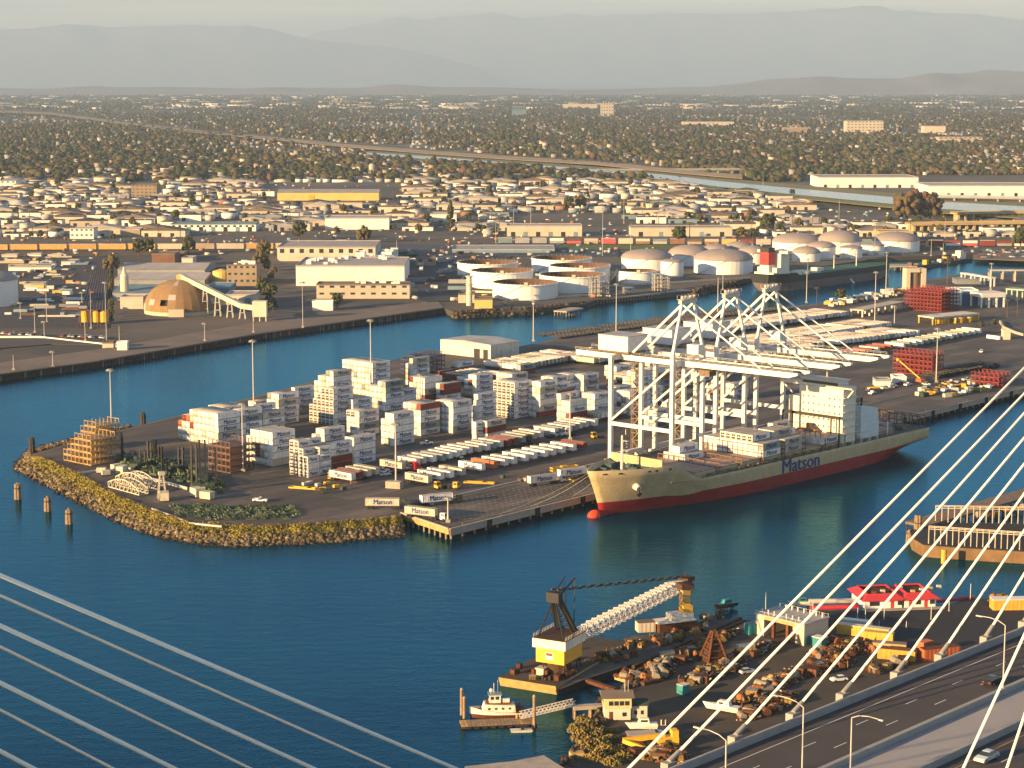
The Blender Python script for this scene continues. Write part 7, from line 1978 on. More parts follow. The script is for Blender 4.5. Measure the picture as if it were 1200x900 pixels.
# --- floating dock, tug, skiff, piles, gangway
a=G(541,850,.9); b_=G(628,846,.9); L=(b_-a).length; ang2=math.atan2(b_.y-a.y,b_.x-a.x)
o=root('floating_dock',(a.x,a.y,0),ang2,'low timber floating dock with the tug moored behind it','dock'); MB().box(0,0,-.4,L,4.5,.55).obj('pontoon',[M_rustd],o)
for k in range(int(L/.9)): MB().box(k*.9,-.05,.55,k*.9+.8,4.55,.7).obj('plank',[M_gold if random.random()<.2 else M_pile],o)
for k in range(9): MB().tube((1+k*L/9,-.35,.1),(1+k*L/9+1.2,-.35,.1),.35,n=8).obj('fender',[M_tyre],o)
for (x,y0,y1,lab) in [(541,838,808,'rusty steel pile at the left end of the floating dock'),(626,852,816,'tall timber pile at the gangway foot'),(544,842,818,'short pile beside the rusty steel pile'),(606,845,838,'low mooring post on the floating dock')]:
    v=G(x,y0,0); h=HT(x,y0,y1,0); o=root('mooring_pile',(v.x,v.y,0),0,lab,'pile'); MB().tube((0,0,-3),(0,0,h),.42,.38,n=9).obj('shaft',[M_pile],o); MB().lathe([(.45,h),(.02,h+.5)],9).obj('cap',[M_gold],o)
tv=G(566,842,0); tg=root('tugboat',(tv.x-1.5,tv.y+1.2,0),ang2+R(-3),'small white tugboat with rust streaks and blue roof at the floating dock','tugboat')
m_=MB(); prv={}; TLn=14.0; hbt=[(-2,.2),(0,1.2),(2,2.1),(5,2.6),(10,2.6),(TLn-2,2.3)]
for s in np.linspace(0,1,18):
    for side in (-1,1):
        x=-2+s*TLn; hw=interp(x,hbt); col=[(x+(.9 if s<.1 else 0),side*hw*.55,-.6),(x+.4*(1-s),side*hw*.85,.3),(x,side*hw,1.1),(x,side*hw*1.02,1.5+1.3*(1-s)**2)]
        if side in prv:
            for j in range(3):
                q=[prv[side][j],col[j],col[j+1],prv[side][j+1]]; m_.face(q if side<0 else q[::-1],1 if j<2 else 0)
        prv[side]=col
    
for j in range(3): m_.face([prv[-1][j],prv[1][j],prv[1][j+1],prv[-1][j+1]],1 if j<2 else 0)
m_.obj('hull',[M_tug,mat('tug_lower_rust',(.10,.035,.02),.7,.3)],tg)
MB().face([(x,-interp(x,hbt),1.5) for x in np.linspace(-1.8,12,10)]+[(x,interp(x,hbt),1.5) for x in np.linspace(12,-1.8,10)]).obj('deck',[M_rust],tg)
MB().hexa([(1,-1.9,1.5),(9.5,-1.9,1.5),(9.5,1.9,1.5),(1,1.9,1.5),(1.8,-1.8,3.7),(9.3,-1.8,3.2),(9.3,1.8,3.2),(1.8,1.8,3.7)]).obj('lower_cabin',[M_tug],tg)
MB().box(2.2,-1.8,3.7,8.5,1.8,3.85).obj('cabin_trim',[M_rust],tg)
wh=MB().box(3,-1.3,3.85,5.8,1.3,5.8).obj('wheelhouse',[M_tug],tg); MB().box(2.7,-1.5,5.8,6.1,1.5,6.0).obj('roof',[M_bw],wh)
for (x0,y0,x1,y1) in ((2.96,-1.1,3.02,1.1),(3.3,-1.34,4.1,-1.28),(4.5,-1.34,5.4,-1.28)): MB().box(x0,y0,4.7,x1,y1,5.5).obj('window',[M_glass],wh)
for k in range(4): MB().box(2.6+k*1.7,-1.95,2.3,3.1+k*1.7,-1.86,2.8).obj('porthole',[M_glass],tg)
MB().box(6,-1,3.85,8,1,4.9).obj('funnel',[M_tug],tg); MB().box(5.9,-1.2,4.9,8.2,1.2,5.05).obj('awning',[mat('awning_blue',(.03,.14,.3),.7,.1)],tg)
b=MB(); b.tube((4.2,0,6),(4.2,0,8.6),.07,n=5).tube((5.2,.5,6),(5.2,.5,9.2),.05,n=5).tube((3.4,-.6,6),(3.4,-.6,7.6),.05,n=5); b.lathe([(0.02,.0),(.5,.2),(.5,.7),(.02,.9)],8,(3.6,.4,6.2)); b.obj('aerial',[M_tug],tg)
b=MB()
for k in range(8): b.tube((9.4+k*.3,-1.8,1.5),(9.4+k*.3,-1.8,2.7),.04,n=4)
b.tube((11,-1,1.5),(11,-1,4.5),.1,n=5).tube((10,1,1.5),(11.4,0,5.2),.1,n=5).cbox(10.5,0,1.5,1.6,1.4,1.2); b.obj('towing_gear',[M_black],tg)
sv=G(598,858,0); o=root('skiff',(sv.x,sv.y,0),ang2,'little open skiff with outboard tied below the dock','boat')
MB().hexa([(.3,-.6,-.2),(5,-.8,-.2),(5,.8,-.2),(.3,.6,-.2),(0,-.9,.6),(5.4,-1.1,.5),(5.4,1.1,.5),(0,.9,.6)]).obj('hull',[M_tug],o); MB().box(2.6,-.4,.5,3.4,.4,1.6).box(5.2,-.3,.3,5.8,.3,1.4).obj('console',[M_black],o)
a=G(610,841,1.5); b_=G(673,826,3.2); L=(b_-a).length; o=root('gangway',(0,0,0),0,'white lattice gangway from the floating dock to the bank','gangway')
dn=(b_-a)/L; rt=dn.cross(Vector((0,0,1))).normalized()
MB().beam(a,b_,1.6,.15).obj('deck',[M_galv],o)
for s_ in (-.85,.85):
    q=MB(); p0,p1=a+rt*s_,b_+rt*s_; up=Vector((0,0,1.3)); q.beam(p0,p1,.16); q.beam(p0+up,p1+up,.16)
    for k in range(14): q.beam(p0.lerp(p1,k/14),p0.lerp(p1,(k+.5)/14)+up,.09); q.beam(p0.lerp(p1,(k+.5)/14)+up,p0.lerp(p1,(k+1)/14),.09)
    q.obj('side_truss',[M_tug],o)
jetty((672,829),(708,827),2.0,2,'short timber landing linking the gangway to the office',base=3.2)
small(669,899,'pontoon_box','golden box on stubby posts in the corner water','pontoon',[('box',[(0,0,1.2,3.2,2,3.2)],M_gold),('post',[((-1,0,-1),(-1,0,2.8),.35,.35,7),((-2,0,-1),(-2,0,2.6),.35,.35,7)],M_rust)],.2,0)
# --- office
v=G(709,844,NH); o=root('dock_office',(v.x,v.y,NH),R(3),'golden lit two storey dock office with a row of upper windows','building')
MB().box(0,0,0,6.2,5.5,2.9).obj('ground_floor',[M_cr],o); MB().box(-.25,-.25,2.9,6.4,5.7,5.6).obj('upper_floor',[mat('office_gold',(.55,.45,.24),.8,.1)],o); MB().gable(-.2,-.2,6.4,5.7,5.62,6.7,0,.7,'x').obj('roof',[M_r2],o)
for k in range(4): MB().box(.9+k*1.3,-.31,3.7,1.95+k*1.3,-.24,4.8).obj('window',[M_glass],o)
for k in range(2): MB().box(-.31,1+k*2,3.8,-.24,2.3+k*2,4.7).obj('window',[M_glass],o)
MB().box(1,-.06,0,1.9,.02,2.1).obj('door',[M_rust],o); MB().box(4.2,-.06,.9,5.2,.02,1.9).obj('window',[M_glass],o)
an=MB().box(6.5,1,0,10.4,5.5,3.2).obj('annex',[M_cr],o); MB().gable(6.5,1,10.4,5.5,3.22,4.4,0,.4,'x').obj('annex_roof',[mat('roof_green',(.03,.06,.05),.9,.2)],o)
MB().box(7.2,.94,1,7.9,1.02,2).box(8.8,.94,1,9.5,1.02,2).obj('annex_window',[M_glass],o)
for k in (5,5.8): MB().tube((k,2,6.3),(k,2,9.4),.06,n=5).obj('aerial',[M_tug],o)
# boats on the ground
def boat(px,py,rz,Lb,label,m,m2=None,z=NH,cab=True):
    v=G(px,py,z); o=root('laid_up_boat',(v.x,v.y,z+.5),rz,label,'boat'); w=Lb*.16
    MB().hexa([(.6,-w*.3,0),(Lb,-w*.6,0),(Lb,w*.6,0),(.6,w*.3,0),(-.6,-.15,1.5),(Lb+.2,-w,1.2),(Lb+.2,w,1.2),(-.6,.15,1.5)]).obj('hull',[m],o)
    MB().hexa([(Lb*.15,-w*.4,1.35),(Lb,-w*.95,1.2),(Lb,w*.95,1.2),(Lb*.15,w*.4,1.35),(Lb*.2,-w*.4,1.45),(Lb,-w*.9,1.3),(Lb,w*.9,1.3),(Lb*.2,w*.4,1.45)]).obj('deck',[m2 or M_tug],o)
    if cab: c=MB().hexa([(Lb*.35,-w*.6,1.35),(Lb*.75,-w*.65,1.3),(Lb*.75,w*.65,1.3),(Lb*.35,w*.6,1.35),(Lb*.42,-w*.5,2.5),(Lb*.72,-w*.55,2.5),(Lb*.72,w*.55,2.5),(Lb*.42,w*.5,2.5)]).obj('cabin',[m2 or M_tug],o); MB().box(Lb*.45,-w*.63,1.7,Lb*.68,w*.63,2.2).obj('window',[M_glass],o)
    MB().box(Lb*.2,-.1,-.5,Lb*.25,.1,.1).box(Lb*.8,-.6,-.5,Lb*.85,.6,.1).obj('cradle',[M_rustd],o)
    return o
boat(826,831,R(-28),9,'yellow and white cabin boat propped in the yard middle',M_tug)
boat(735,856,R(2),7,'white boat with red cover on a brown box',M_tug,M_tug,NH+1.6)
boat(838,716,R(35),8,'small dark work boat at the end of the pale barge',M_black,M_teal,0.2)
boat(925,712,R(10),7,'blue white boat moored beyond the boat shed',M_tug,M_teal,0.2)
small(737,872,'timber_box','brown timber box under the white boat','box',[('body',[(0,0,0,6.5,3,2)],M_rust),('lid',[(-.2,-.2,2,6.7,3.2,2.15)],M_r1)],R(8))
v=G(876,789,NH); car((v.x,v.y,NH),R(25),'silver','pale blue car parked beside the rust heap','cars in the salvage yard')
v=G(983,798,NH); car((v.x,v.y,NH),R(200),'white','white car alone on the open salvage yard','cars in the salvage yard')
v=G(752,861,NH); car((v.x+3,v.y,NH),R(0),'white','white car half hidden by the brown timber box','cars in the salvage yard')
# --- boat shed
p0=G(885,743,NH); p1=G(942,757,NH); L=(p1-p0).length; sa=math.atan2(p1.y-p0.y,p1.x-p0.x)
o=root('boat_shed',(p0.x,p0.y,NH),sa,'big flat topped boat shed with dark open front and roof vents','building'); D_=11; H_=5.8
MB().box(L-3,0,0,L,D_,H_).box(0,0,0,3,D_,H_).box(3,D_-.4,0,L-3,D_,H_).obj('wall',[M_cr],o); MB().box(3,0,H_-1.0,L-3,.4,H_).obj('lintel',[M_gold],o)
MB().box(-.3,-.3,H_,L+.3,D_+.3,H_+.35).obj('roof',[M_r1],o)
for k in (.33,.62): MB().box(L*k,.2,0,L*k+.8,1,H_-1).obj('pier',[M_rust],o)
for k in range(8):
    for y in (1.5,D_-1.5): MB().tube((1.2+k*L/8,y,H_+.35),(1.2+k*L/8,y,H_+1.5),.2,n=6).obj('roof_vent',[M_tug],o)
r=MB()
for y in (0,D_): r.beam((0,y,H_+1.1),(L,y,H_+1.1),.06)
for k in range(12):
    for y in (0,D_): r.beam((k*L/11,y,H_+.3),(k*L/11,y,H_+1.1),.06)
r.obj('roof_railing',[M_tug],o); MB().box(L+.02,1,0,L+.1,3,2.4).obj('side_door',[M_teal],o); MB().box(L-2.2,-.1,0,L-1.2,0,2.2).obj('front_door',[M_gold],o)
small(952,757,'tool_hut','little teal and white hut beside the boat shed','hut',[('wall',[(0,0,0,3,2.4,2.6)],M_teal),('roof',[(-.2,-.2,2.6,3.2,2.6,2.8)],M_tug)],sa)
# --- red roofed clubhouse on the dock
p0=G(1014,714,NH+.15); p1=G(1096,711,NH+.15); L=(p1-p0).length; sa=math.atan2(p1.y-p0.y,p1.x-p0.x)
o=root('clubhouse',(p0.x,p0.y,NH+.15),sa,'white clubhouse with bright red mansard roof in two wings','building'); D_=13
for (x0,x1) in ((0,L*.52),(L*.56,L)):
    MB().box(x0,0,0,x1,D_,2.6).obj('wall',[M_wh],o); r=MB(); zr=2.6; e=1.3; i=2.2; h=1.4
    c=[(x0-e,-e,zr),(x1+e,-e,zr),(x1+e,D_+e,zr),(x0-e,D_+e,zr)]; t=[(x0+i*.5,i*.6,zr+h),(x1-i*.5,i*.6,zr+h),(x1-i*.5,D_-i*.6,zr+h),(x0+i*.5,D_-i*.6,zr+h)]
    for k in range(4): r.face([c[k],c[(k+1)%4],t[(k+1)%4],t[k]])
    for k in range(4): 
        u,v2=t[k],t[(k+1)%4]; r.beam(u,v2,.5,.4)
    r.obj('mansard_roof',[M_redr],o); MB().box(x0+1.2,1.4,zr,x1-1.2,D_-1.4,zr+.9).obj('flat_roof',[M_rustd],o)
    for k in range(4): MB().box(x0+3+k*3.2,3+k*1.5,zr+.9,x0+4.2+k*3.2,4+k*1.5,zr+1.8).obj('rooftop_unit',[random.choice([M_pale,M_gold,M_rust])],o)
for k,x in enumerate((.06,.13,.36,.46,.62,.72,.84,.92)):
    m=M_redr if k in (2,4,6) else M_glass; MB().box(L*x,-.07,0 if m is M_redr else .9,L*x+1.0+(.5 if m is M_glass else 0),.02,2.2).obj('door' if m is M_redr else 'window',[m],o)
MB().box(-1,-2.6,-.1,L+2,-.1,.12).obj('porch',[M_conc],o)
for i,(p,q,lab) in enumerate([((950,714),(1006,712),'long red floating fender left of the clubhouse'),((1099,706),(1140,701),'red kerb line right of the clubhouse'),((948,706),(1006,705),'grey floating tank behind the red fender')]):
    a,b_=G(*p,NH),G(*q,NH); tag(MB().tube((a.x,a.y,NH+.3),(b_.x,b_.y,NH+.3),.75 if i!=1 else .5,n=10).obj('floating_fender',[M_redr if i<2 else M_galv]),lab,'fender')
for i,(x,y,h) in enumerate([(1005,724,3),(1014,726,3),(1036,726,3.5),(1091,726,4),(1112,716,4),(897,722,7),(1137,703,5),(952,740,9),(1062,736,2),(1030,735,2)]):
    small(x,y,'post','thin %s post on the dark boat lot'%ordn(i+1),'post',[('shaft',[((0,0,0),(0,0,h),.09,.07,5)],M_tug),('foot',[(-.25,-.25,0,.25,.25,.2)],M_conc)],0,NH+.15,'thin posts round the boat lot')
# --- containers and sheds in the yard
def cont(px,py,ang,L,W,H,m,label,roofm=None,name='storage_container'):
    v=G(px,py,NH); o=root(name,(v.x,v.y,NH),ang,label,'container','coloured containers of the salvage yard'); MB().box(0,0,.1,L,W,H).obj('body',[m],o); r=MB()
    for k in range(int(L/1.2)): r.box(.5+k*1.2,-.06,.2,1.0+k*1.2,0,H-.15)
    r.obj('side_ribs',[m],o); MB().box(-.05,-.05,H,L+.05,W+.05,H+.12).obj('roof',[roofm or m],o); return o
M_ycon=mat('container_gold',(.55,.32,.05),.75,.15,.5,streak=.3)
cont(980,743,R(-27),15,2.6,2.9,M_ycon,'long golden container beside the dark lot',M_pale); cont(983,736,R(-24),9,2.4,2.6,M_cr,'pale topped container behind the golden one',M_wh); cont(1012,751,R(-22),8,2.4,2.6,M_ycon,'short golden container end to end with the long one')
cont(1028,772,R(-20),10,2.8,2.9,M_ymach,'weathered yellow container with junk on its roof',M_rust); cont(1022,764,R(-16),9,2.6,2.6,M_gold,'brown gold container behind the weathered one',M_r2); cont(1083,776,R(20),11,2.6,3.3,M_orange,'bright orange red container by the bridge edge',M_rust); cont(1082,768,R(38),4,2.4,3.3,M_orange,'small orange container end beside the bright one')
cont(1164,716,R(3),14,4,3.2,M_ycon,'golden building with white roof railing at the right edge',M_wh)
cont(878,745,R(30),4,2.5,3,M_teal,'small teal container before the boat shed'); cont(868,772,R(25),4.5,2.5,3.2,M_gold,'golden crate cabin in the yard centre',M_pale); cont(748,742,R(12),5,3.4,2.8,M_cr,'cream cabin with lit side on the pale barge',M_r2); cont(800,815,R(40),2.6,2.2,2.4,M_teal,'small blue shed beside the tank row',M_cr)
# pyramid derrick
v=G(836,775,NH); o=root('derrick_frame',(v.x,v.y,NH),R(20),'rusty pyramid shaped frame standing over the scrap','frame'); b=MB()
for (x,y) in ((-3,-3),(3,-3),(3,3),(-3,3)): b.beam((x,y,0),(x*.15,y*.15,8.5),.55)
for f in (.2,.4,.6,.8):
    s=3*(1-f*.85); 
    for p,q in (((-s,-s),(s,-s)),((s,-s),(s,s)),((s,s),(-s,s)),((-s,s),(-s,-s))): b.beam((*p,8.5*f),(*q,8.5*f),.35)
b.obj('legs',[M_rust],o); MB().hexa([(-2.6,-2.6,.2),(2.6,-2.6,.2),(2.6,2.6,.2),(-2.6,2.6,.2),(-.8,-.8,6),(.8,-.8,6),(.8,.8,6),(-.8,.8,6)]).obj('core',[M_rustd],o)
# scrap kits
def kit_items():
    K=[]
    def add(nm,cat,parts): K.append((nm,cat,[(p,q.mesh(p,[m])) for p,q,m in parts]))
    add('storage_drum','tank',[('drum',MB().tube((-2,0,1.3),(2,0,1.3),1.1,n=12),M_pale),('saddle',MB().box(-1.5,-.8,0,-1,.8,.5).box(1,-.8,0,1.5,.8,.5),M_rustd)])
    add('storage_drum','tank',[('drum',MB().tube((-1.6,0,1.1),(1.6,0,1.1),1.0,n=12),M_rust),('saddle',MB().box(-1.2,-.8,0,-.8,.8,.4).box(.8,-.8,0,1.2,.8,.4),M_rustd)])
    add('scrap_engine','machine',[('block',MB().box(-1.4,-.9,.2,1.4,.9,1.5).box(-.8,-.6,1.5,.9,.6,2.1),M_ymach),('pipes',MB().tube((-1.6,0,1),(-1.6,0,2.6),.2,n=6).tube((1,.8,.4),(2.2,.8,1.6),.2,n=6),M_rust)])
    add('scrap_engine','machine',[('block',MB().box(-1.4,-.9,.2,1.4,.9,1.3).tube((-1,0,1.6),(1,0,1.6),.5,n=8),M_rustd),('pipes',MB().tube((-1.6,0,.4),(1.6,.9,2.0),.15,n=6).tube((1,-.8,.4),(2.2,-.8,1.6),.2,n=6),M_galv)])
    add('steel_crate','crate',[('box',MB().box(-1.6,-1.1,0,1.6,1.1,1.9),M_rust),('lid',MB().box(-1.7,-1.2,1.9,1.7,1.2,2.05),M_rustd)])
    add('steel_crate','crate',[('box',MB().box(-1.3,-1.1,0,1.3,1.1,1.6),M_ymach),('lid',MB().box(-1.4,-1.2,1.6,1.4,1.2,1.75),M_pale)])
    add('mooring_buoy','buoy',[('float',MB().lathe([(.02,0),(1,.3),(1.2,1.1),(.7,1.9),(.02,2.1)],10),M_orange),('ring',MB().tube((0,0,2),(0,0,2.5),.15,n=6),M_rustd)])
    b=MB(); 
    for k in range(6): b.tube((-3,(k%3)*.5,.25+(k//3)*.45),(3,(k%3)*.5+.1,.25+(k//3)*.45),.22,n=6)
    add('pipe_bundle','pipes',[('pipes',b,M_rust),('chock',MB().box(-2,-.3,0,-1.7,1.5,.12).box(1.7,-.3,0,2,1.5,.12),M_rustd)])
    b=MB()
    for x in (-2,0,2):
        for y in (-.8,.8): b.beam((x,y,0),(x,y,2.4),.15)
    for z in (.8,2.3): b.beam((-2,-.8,z),(2,-.8,z),.12).beam((-2,.8,z),(2,.8,z),.12)
    add('open_rack','rack',[('frame',b,M_rustd),('shelf',MB().box(-2,-.8,1.0,2,.8,1.15),M_rust)])
    add('winch_drum','winch',[('drum',MB().tube((0,-1,1),(0,1,1),.7,n=10),M_rustd),('flange',MB().tube((0,-1.2,1),(0,-1,1),1.1,n=12).tube((0,1,1),(0,1.2,1),1.1,n=12),M_ymach)])
    return K
_p,_y,_o=M_pale,M_ymach,M_orange
M_pale=mat('drum_pale_worn_shaded',(.24,.21,.16),.8,.3,.8,streak=.5,objvar=.3); M_ymach=mat('scrap_ochre_shaded',(.22,.145,.04),.8,.3,.8,streak=.5,objvar=.35); M_orange=mat('buoy_shaded',(.32,.13,.05),.8,.3,objvar=.3)  # pale, ochre and orange copies dimmed: bridge shade put into the colour
KI=kit_items(); M_pale,M_ymach,M_orange=_p,_y,_o; wn_=['first','second']
cntn={}
regs=[(800,770,62,9,-.45,46,'along the timber rails'),(770,790,20,9,-.3,20,'by the basin head'),(835,790,36,7,-.3,38,'below the pyramid frame'),(880,765,24,7,-.3,22,'before the boat shed'),(905,805,40,9,-.42,48,'in the central rust heap'),(960,785,40,6,-.2,34,'in the heap below the open ground'),(1000,760,26,6,.1,22,'beside the golden container'),(975,768,26,5,0,22,'in the low scrap field'),(775,885,30,9,.1,26,'around the yellow machine'),(900,830,32,8,-.4,26,'near the propped boat'),(1040,783,26,4,-.3,14,'along the bridge shadow'),(800,742,30,6,-.4,16,'on the pale barge'),(735,795,8,3,0,4,'beside the basin beams'),(1172,704,18,3,0,5,'near the right golden building')]
for (x,y,rx,ry,sl,n,where) in regs:
    pts_=[]
    for i in range(int(n*1.25)):
        a=random.uniform(0,6.28); r_=random.random()**.6; pts_.append((x+rx*r_*math.cos(a), y+ry*r_*math.sin(a)+sl*rx*r_*math.cos(a)))
    for px,py in sorted(pts_):
        nm,cat,parts=random.choice(KI); v=G(px,py,NH); s=random.uniform(.45,1.05); key=(nm,where); cntn[key]=cntn.get(key,0)+1
        o=root(nm,(v.x,v.y,NH if where!='on the pale barge' else 1.95),random.uniform(0,6.28),'%s %s from the left, %s'%(ordn(cntn[key]),{'storage_drum':'round drum tank','scrap_engine':'scrapped engine','steel_crate':'steel crate','mooring_buoy':'orange buoy','pipe_bundle':'rusty pipe bundle','open_rack':'open rusty rack','winch_drum':'winch drum'}[nm],where),cat,'salvage items '+where); o.scale=(s,s,s)
        for pn,me in parts: ob(pn,me,o)
# loose scrap between the items
C=[];
for (x,y,rx,ry,sl,n,where) in regs[:10]:
    for i in range(n*40):
        a=random.uniform(0,6.28); r_=random.random()**.5; px=x+1.1*rx*r_*math.cos(a); py=y+1.1*ry*r_*math.sin(a)+sl*1.1*rx*r_*math.cos(a); v=G(px,py,NH); C.append((v.x,v.y,NH+random.uniform(0,.5)))
C=np.array(C); V,F=blobs(C,rng.uniform(.08,.42,(len(C),3))*np.array([1.6,1,.8]),.5)
tag(ob('scrap',npmesh('scrap',V,F,[M_rust,M_rustd,M_pale,M_ymach,M_black],np.repeat(rng.choice(5,len(C),p=[.34,.34,.08,.06,.18]),20))),'loose rusty scrap strewn between the stored machines','scrap',kind='stuff')
for i,f in enumerate(sorted(random.random() for _ in range(46))):
    g_=random.random(); px=700+f*140+random.uniform(-8,8); py=778-f*50+g_*14-9; nm,cat,parts=random.choice(KI)
    if px<712 and py<765: continue
    v=G(px,py,1.95); o=root(nm,(v.x,v.y,1.95),random.uniform(0,6),'gear, %s piece from the left strewn over the pale barge deck'%ordn(i+1),cat,'gear strewn over the pale barge'); s_=random.uniform(.5,.95); o.scale=(s_,s_,s_)
    for pn,me in parts: ob(pn,me,o)
for i in range(18):
    v=G(random.uniform(612,700),0,0); w=Vector(crane_barge_pt(random.uniform(1,34),random.uniform(.6,Wb-.6))); nm,cat,parts=random.choice(KI); o=root(nm,w,random.uniform(0,6),'%s piece of gear on the crane barge deck'%ordn(i+1),cat,'gear on the crane barge'); s_=random.uniform(.4,.7); o.scale=(s_,s_,s_)
    for pn,me in parts: ob(pn,me,o)
# yellow articulated machine bottom
v=G(735,880,NH); o=root('pipe_layer',(v.x,v.y,NH),R(12),'yellow boomed machine with big round wheels at the bank bottom','machine')
MB().beam((-1,0,2.6),(9,0,3.2),.9,1.1).beam((-1,0,2.6),(6,-6,.8),.8,1.0).obj('boom',[M_yellow],o); MB().box(7,-1.5,1,12,1.5,2.8).box(10.5,-1.2,2.8,12,1.2,4.4).obj('body',[M_yellow],o)
for (x,y) in ((5.5,-2),(9.5,-2),(5.5,1.2),(9.5,1.2)): w=MB().tube((x,y,1),(x,y+.8,1),1.05,n=14).obj('tyre',[M_tyre],o); MB().tube((x,y-.05,1),(x,y+.05,1),.5,n=10).obj('hub',[M_yellow],o)
small(775,850,'traffic_post','pair of white posts in the yard','post',[('shaft',[((0,0,0),(0,0,1.4),.15,.15,6),((1,0,0),(1,0,1.4),.15,.15,6)],M_tug),('foot',[(-.2,-.2,0,1.2,.2,.1)],M_conc)])
# --- right hand wharf barge with railings
o=root('railed_wharf',(0,0,0),0,'dark old floating wharf with tall white railings at the right','wharf')
pts=[(1066,622),(1069,630),(1082,638),(1120,641),(1200,646),(1262,650),(1262,614),(1200,612),(1110,611),(1090,610),(1074,614)]
MB().prism([g2(x,y,4.2) for x,y in pts],-1,4.0).obj('hull',[mat('wharf_brown',(.16,.10,.05),.9,.3,.3,streak=.4)],o); MB().prism([g2(x,y,4.2) for x,y in pts],4.0,4.2).obj('deck',[M_lot],o)
for k,(p,q,n) in enumerate([((1088,637),(1260,649),24),((1096,612),(1260,615),22),((1100,641),(1150,644),1)][:2]):
    a,b_=G(*p,4.2),G(*q,4.2); r=MB()
    for i in range(n+1): c=a.lerp(b_,i/n); MB().beam(c,c+Vector((0,0,6)),.25).obj('rail_post',[M_pale],o)
    for z in (5.0,5.6,6.0): r.beam(a+Vector((0,0,z)),b_+Vector((0,0,z)),.2)
    r.obj('top_rail',[M_pale],o)
MB().tube(*[(lambda v:(v.x,v.y-.5,z))(G(1106,645,4.2)) for z in (-1,4.6)],.9,n=10).obj('pale_fender_pile',[M_ycon],o)
v=G(1075,634,0); 
for i,(dx,h,lab) in enumerate([(0,9,'tall cluster of weathered piles at the floating wharf corner'),(-3,4.5,'low pile cluster before the tall one')]):
    q=root('mooring_dolphin',(v.x+dx,v.y-(i*2),0),0,lab,'mooring piles')
    for k in range(7): t=k*1.047; MB().tube((1.2*math.cos(t),1.2*math.sin(t),-2),(.8*math.cos(t),.8*math.sin(t),h+random.uniform(-.8,.3)),.42,n=7).obj('pile',[M_pile],q)
    MB().lathe([(1.35,h*.7),(1.4,h*.7+.3)],12).obj('band',[M_black],q)
jetty((1087,616),(1262,566),9,2,'old timber pier running up behind the floating wharf',base=4.6,step=5,m=M_dark,dm=mat('pier_planks',(.17,.12,.09),.95,.25,.4))
for i in range(14):
    v=G(1150+i*6,604-i*.9+random.uniform(-3,4),4.2); nm,cat,parts=random.choice(KI); q=root(nm,(v.x,v.y,4.2),random.uniform(0,6),'%s item of gear lying on the floating wharf'%ordn(i+1),cat,'gear on the floating wharf')
    for pn,me in parts: ob(pn,me,q)

# ================================================================ CABLE STAYED BRIDGE
BH=55.0; BAx=R(90-42.9); BU=Vector((math.cos(BAx),math.sin(BAx),0)); BV=Vector((BU.y,-BU.x,0)); BO=G(1155,747,BH)
M_deck=mat('bridge_concrete',(.27,.27,.26),.9,.12,.25,streak=.12); M_road=mat('bridge_asphalt',(.075,.066,.064),.9,.22,.05,col2=(.05,.045,.045),detail=8); M_stay=mat('stay_white',(.75,.72,.66),.5,.04); M_stayshade=mat('stay_shaded_white',(.58,.66,.70),.5,.04); M_paint=mat('road_paint_white',(.62,.6,.56),.8,.1); M_pyel=mat('road_paint_yellow',(.42,.27,.08),.8,.1)
br=root('cable_stayed_bridge',(BO.x,BO.y,BH),BAx,'cable stayed road bridge crossing the lower right corner','bridge')
# local frame: x along, y = -offset
U0,U1=-190,170
MB().box(U0,-46,-2.2,U1,-2.2,-.35).box(U0,-3.2,-3.0,U1,-2.0,-.1).box(U0,-47,-3.0,U1,-45.6,-.1).obj('deck_slab',[M_deck],br)
MB().box(U0,-19.3,-.35,U1,-4.0,0).obj('far_roadway',[M_road],br); MB().box(U0,-44.2,-.35,U1,-30.2,0).obj('near_roadway',[M_road],br)
seg=5.0
for (y0,y1,h,nm) in ((-4.0,-3.3,1.25,'outer_barrier'),(-20.3,-19.3,1.3,'median_barrier'),(-30.2,-29.2,1.1,'median_barrier'),(-45.2,-44.2,1.25,'outer_barrier')):
    bmsh=MB().hexa([(0,y0,-.3),(seg*4-.06,y0,-.3),(seg*4-.06,y1,-.3),(0,y1,-.3),(0,y0+.12,h),(seg*4-.06,y0+.12,h),(seg*4-.06,y1-.12,h),(0,y1-.12,h)]).mesh(nm,[M_deck])
    for k in range(int((U1-U0)/(seg*4))): ob(nm,bmsh,br,(U0+k*seg*4,0,0))
MB().box(U0,-29.2,-.35,U1,-20.3,.25).obj('median_slab',[mat('median_pale',(.33,.30,.28),.9,.18,.08,col2=(.26,.26,.27))],br)
ln=MB(); ln.box(U0,-6.95,.0,U1,-6.8,.012); ln.box(U0,-43.2,0,U1,-43.05,.012); ln.obj('edge_line',[M_paint],br)
ln=MB(); ln.box(U0,-17.9,.0,U1,-17.75,.012); ln.box(U0,-32.4,0,U1,-32.25,.012); ln.obj('yellow_line',[M_pyel],br)
dm=MB().box(0,-.08,0,3.4,.08,.014).mesh('lane_dash',[M_paint])
for y in (-10.5,-14.1,-36,-39.5):
    for k in range(int((U1-U0)/14.6)): ob('lane_dash',dm,br,(U0+k*14.6+(3 if y in (-14.1,-39.5) else 0),y,0))
def ray_plane(px,py,off):
    x=(px-600)/FPX; y=(450-py)/FPX; d=Vector((x,_cp+y*_sp,-_sp+y*_cp)); n=Vector((BV.x,BV.y,0)); P0=BO+BV*off
    t=(P0-Vector((0,0,CAM_H))).dot(n)/d.dot(n); return Vector((0,0,CAM_H))+d*t
BM=Matrix.Translation((BO.x,BO.y,BH))@Matrix.Rotation(BAx,4,'Z'); BMi=BM.inverted()
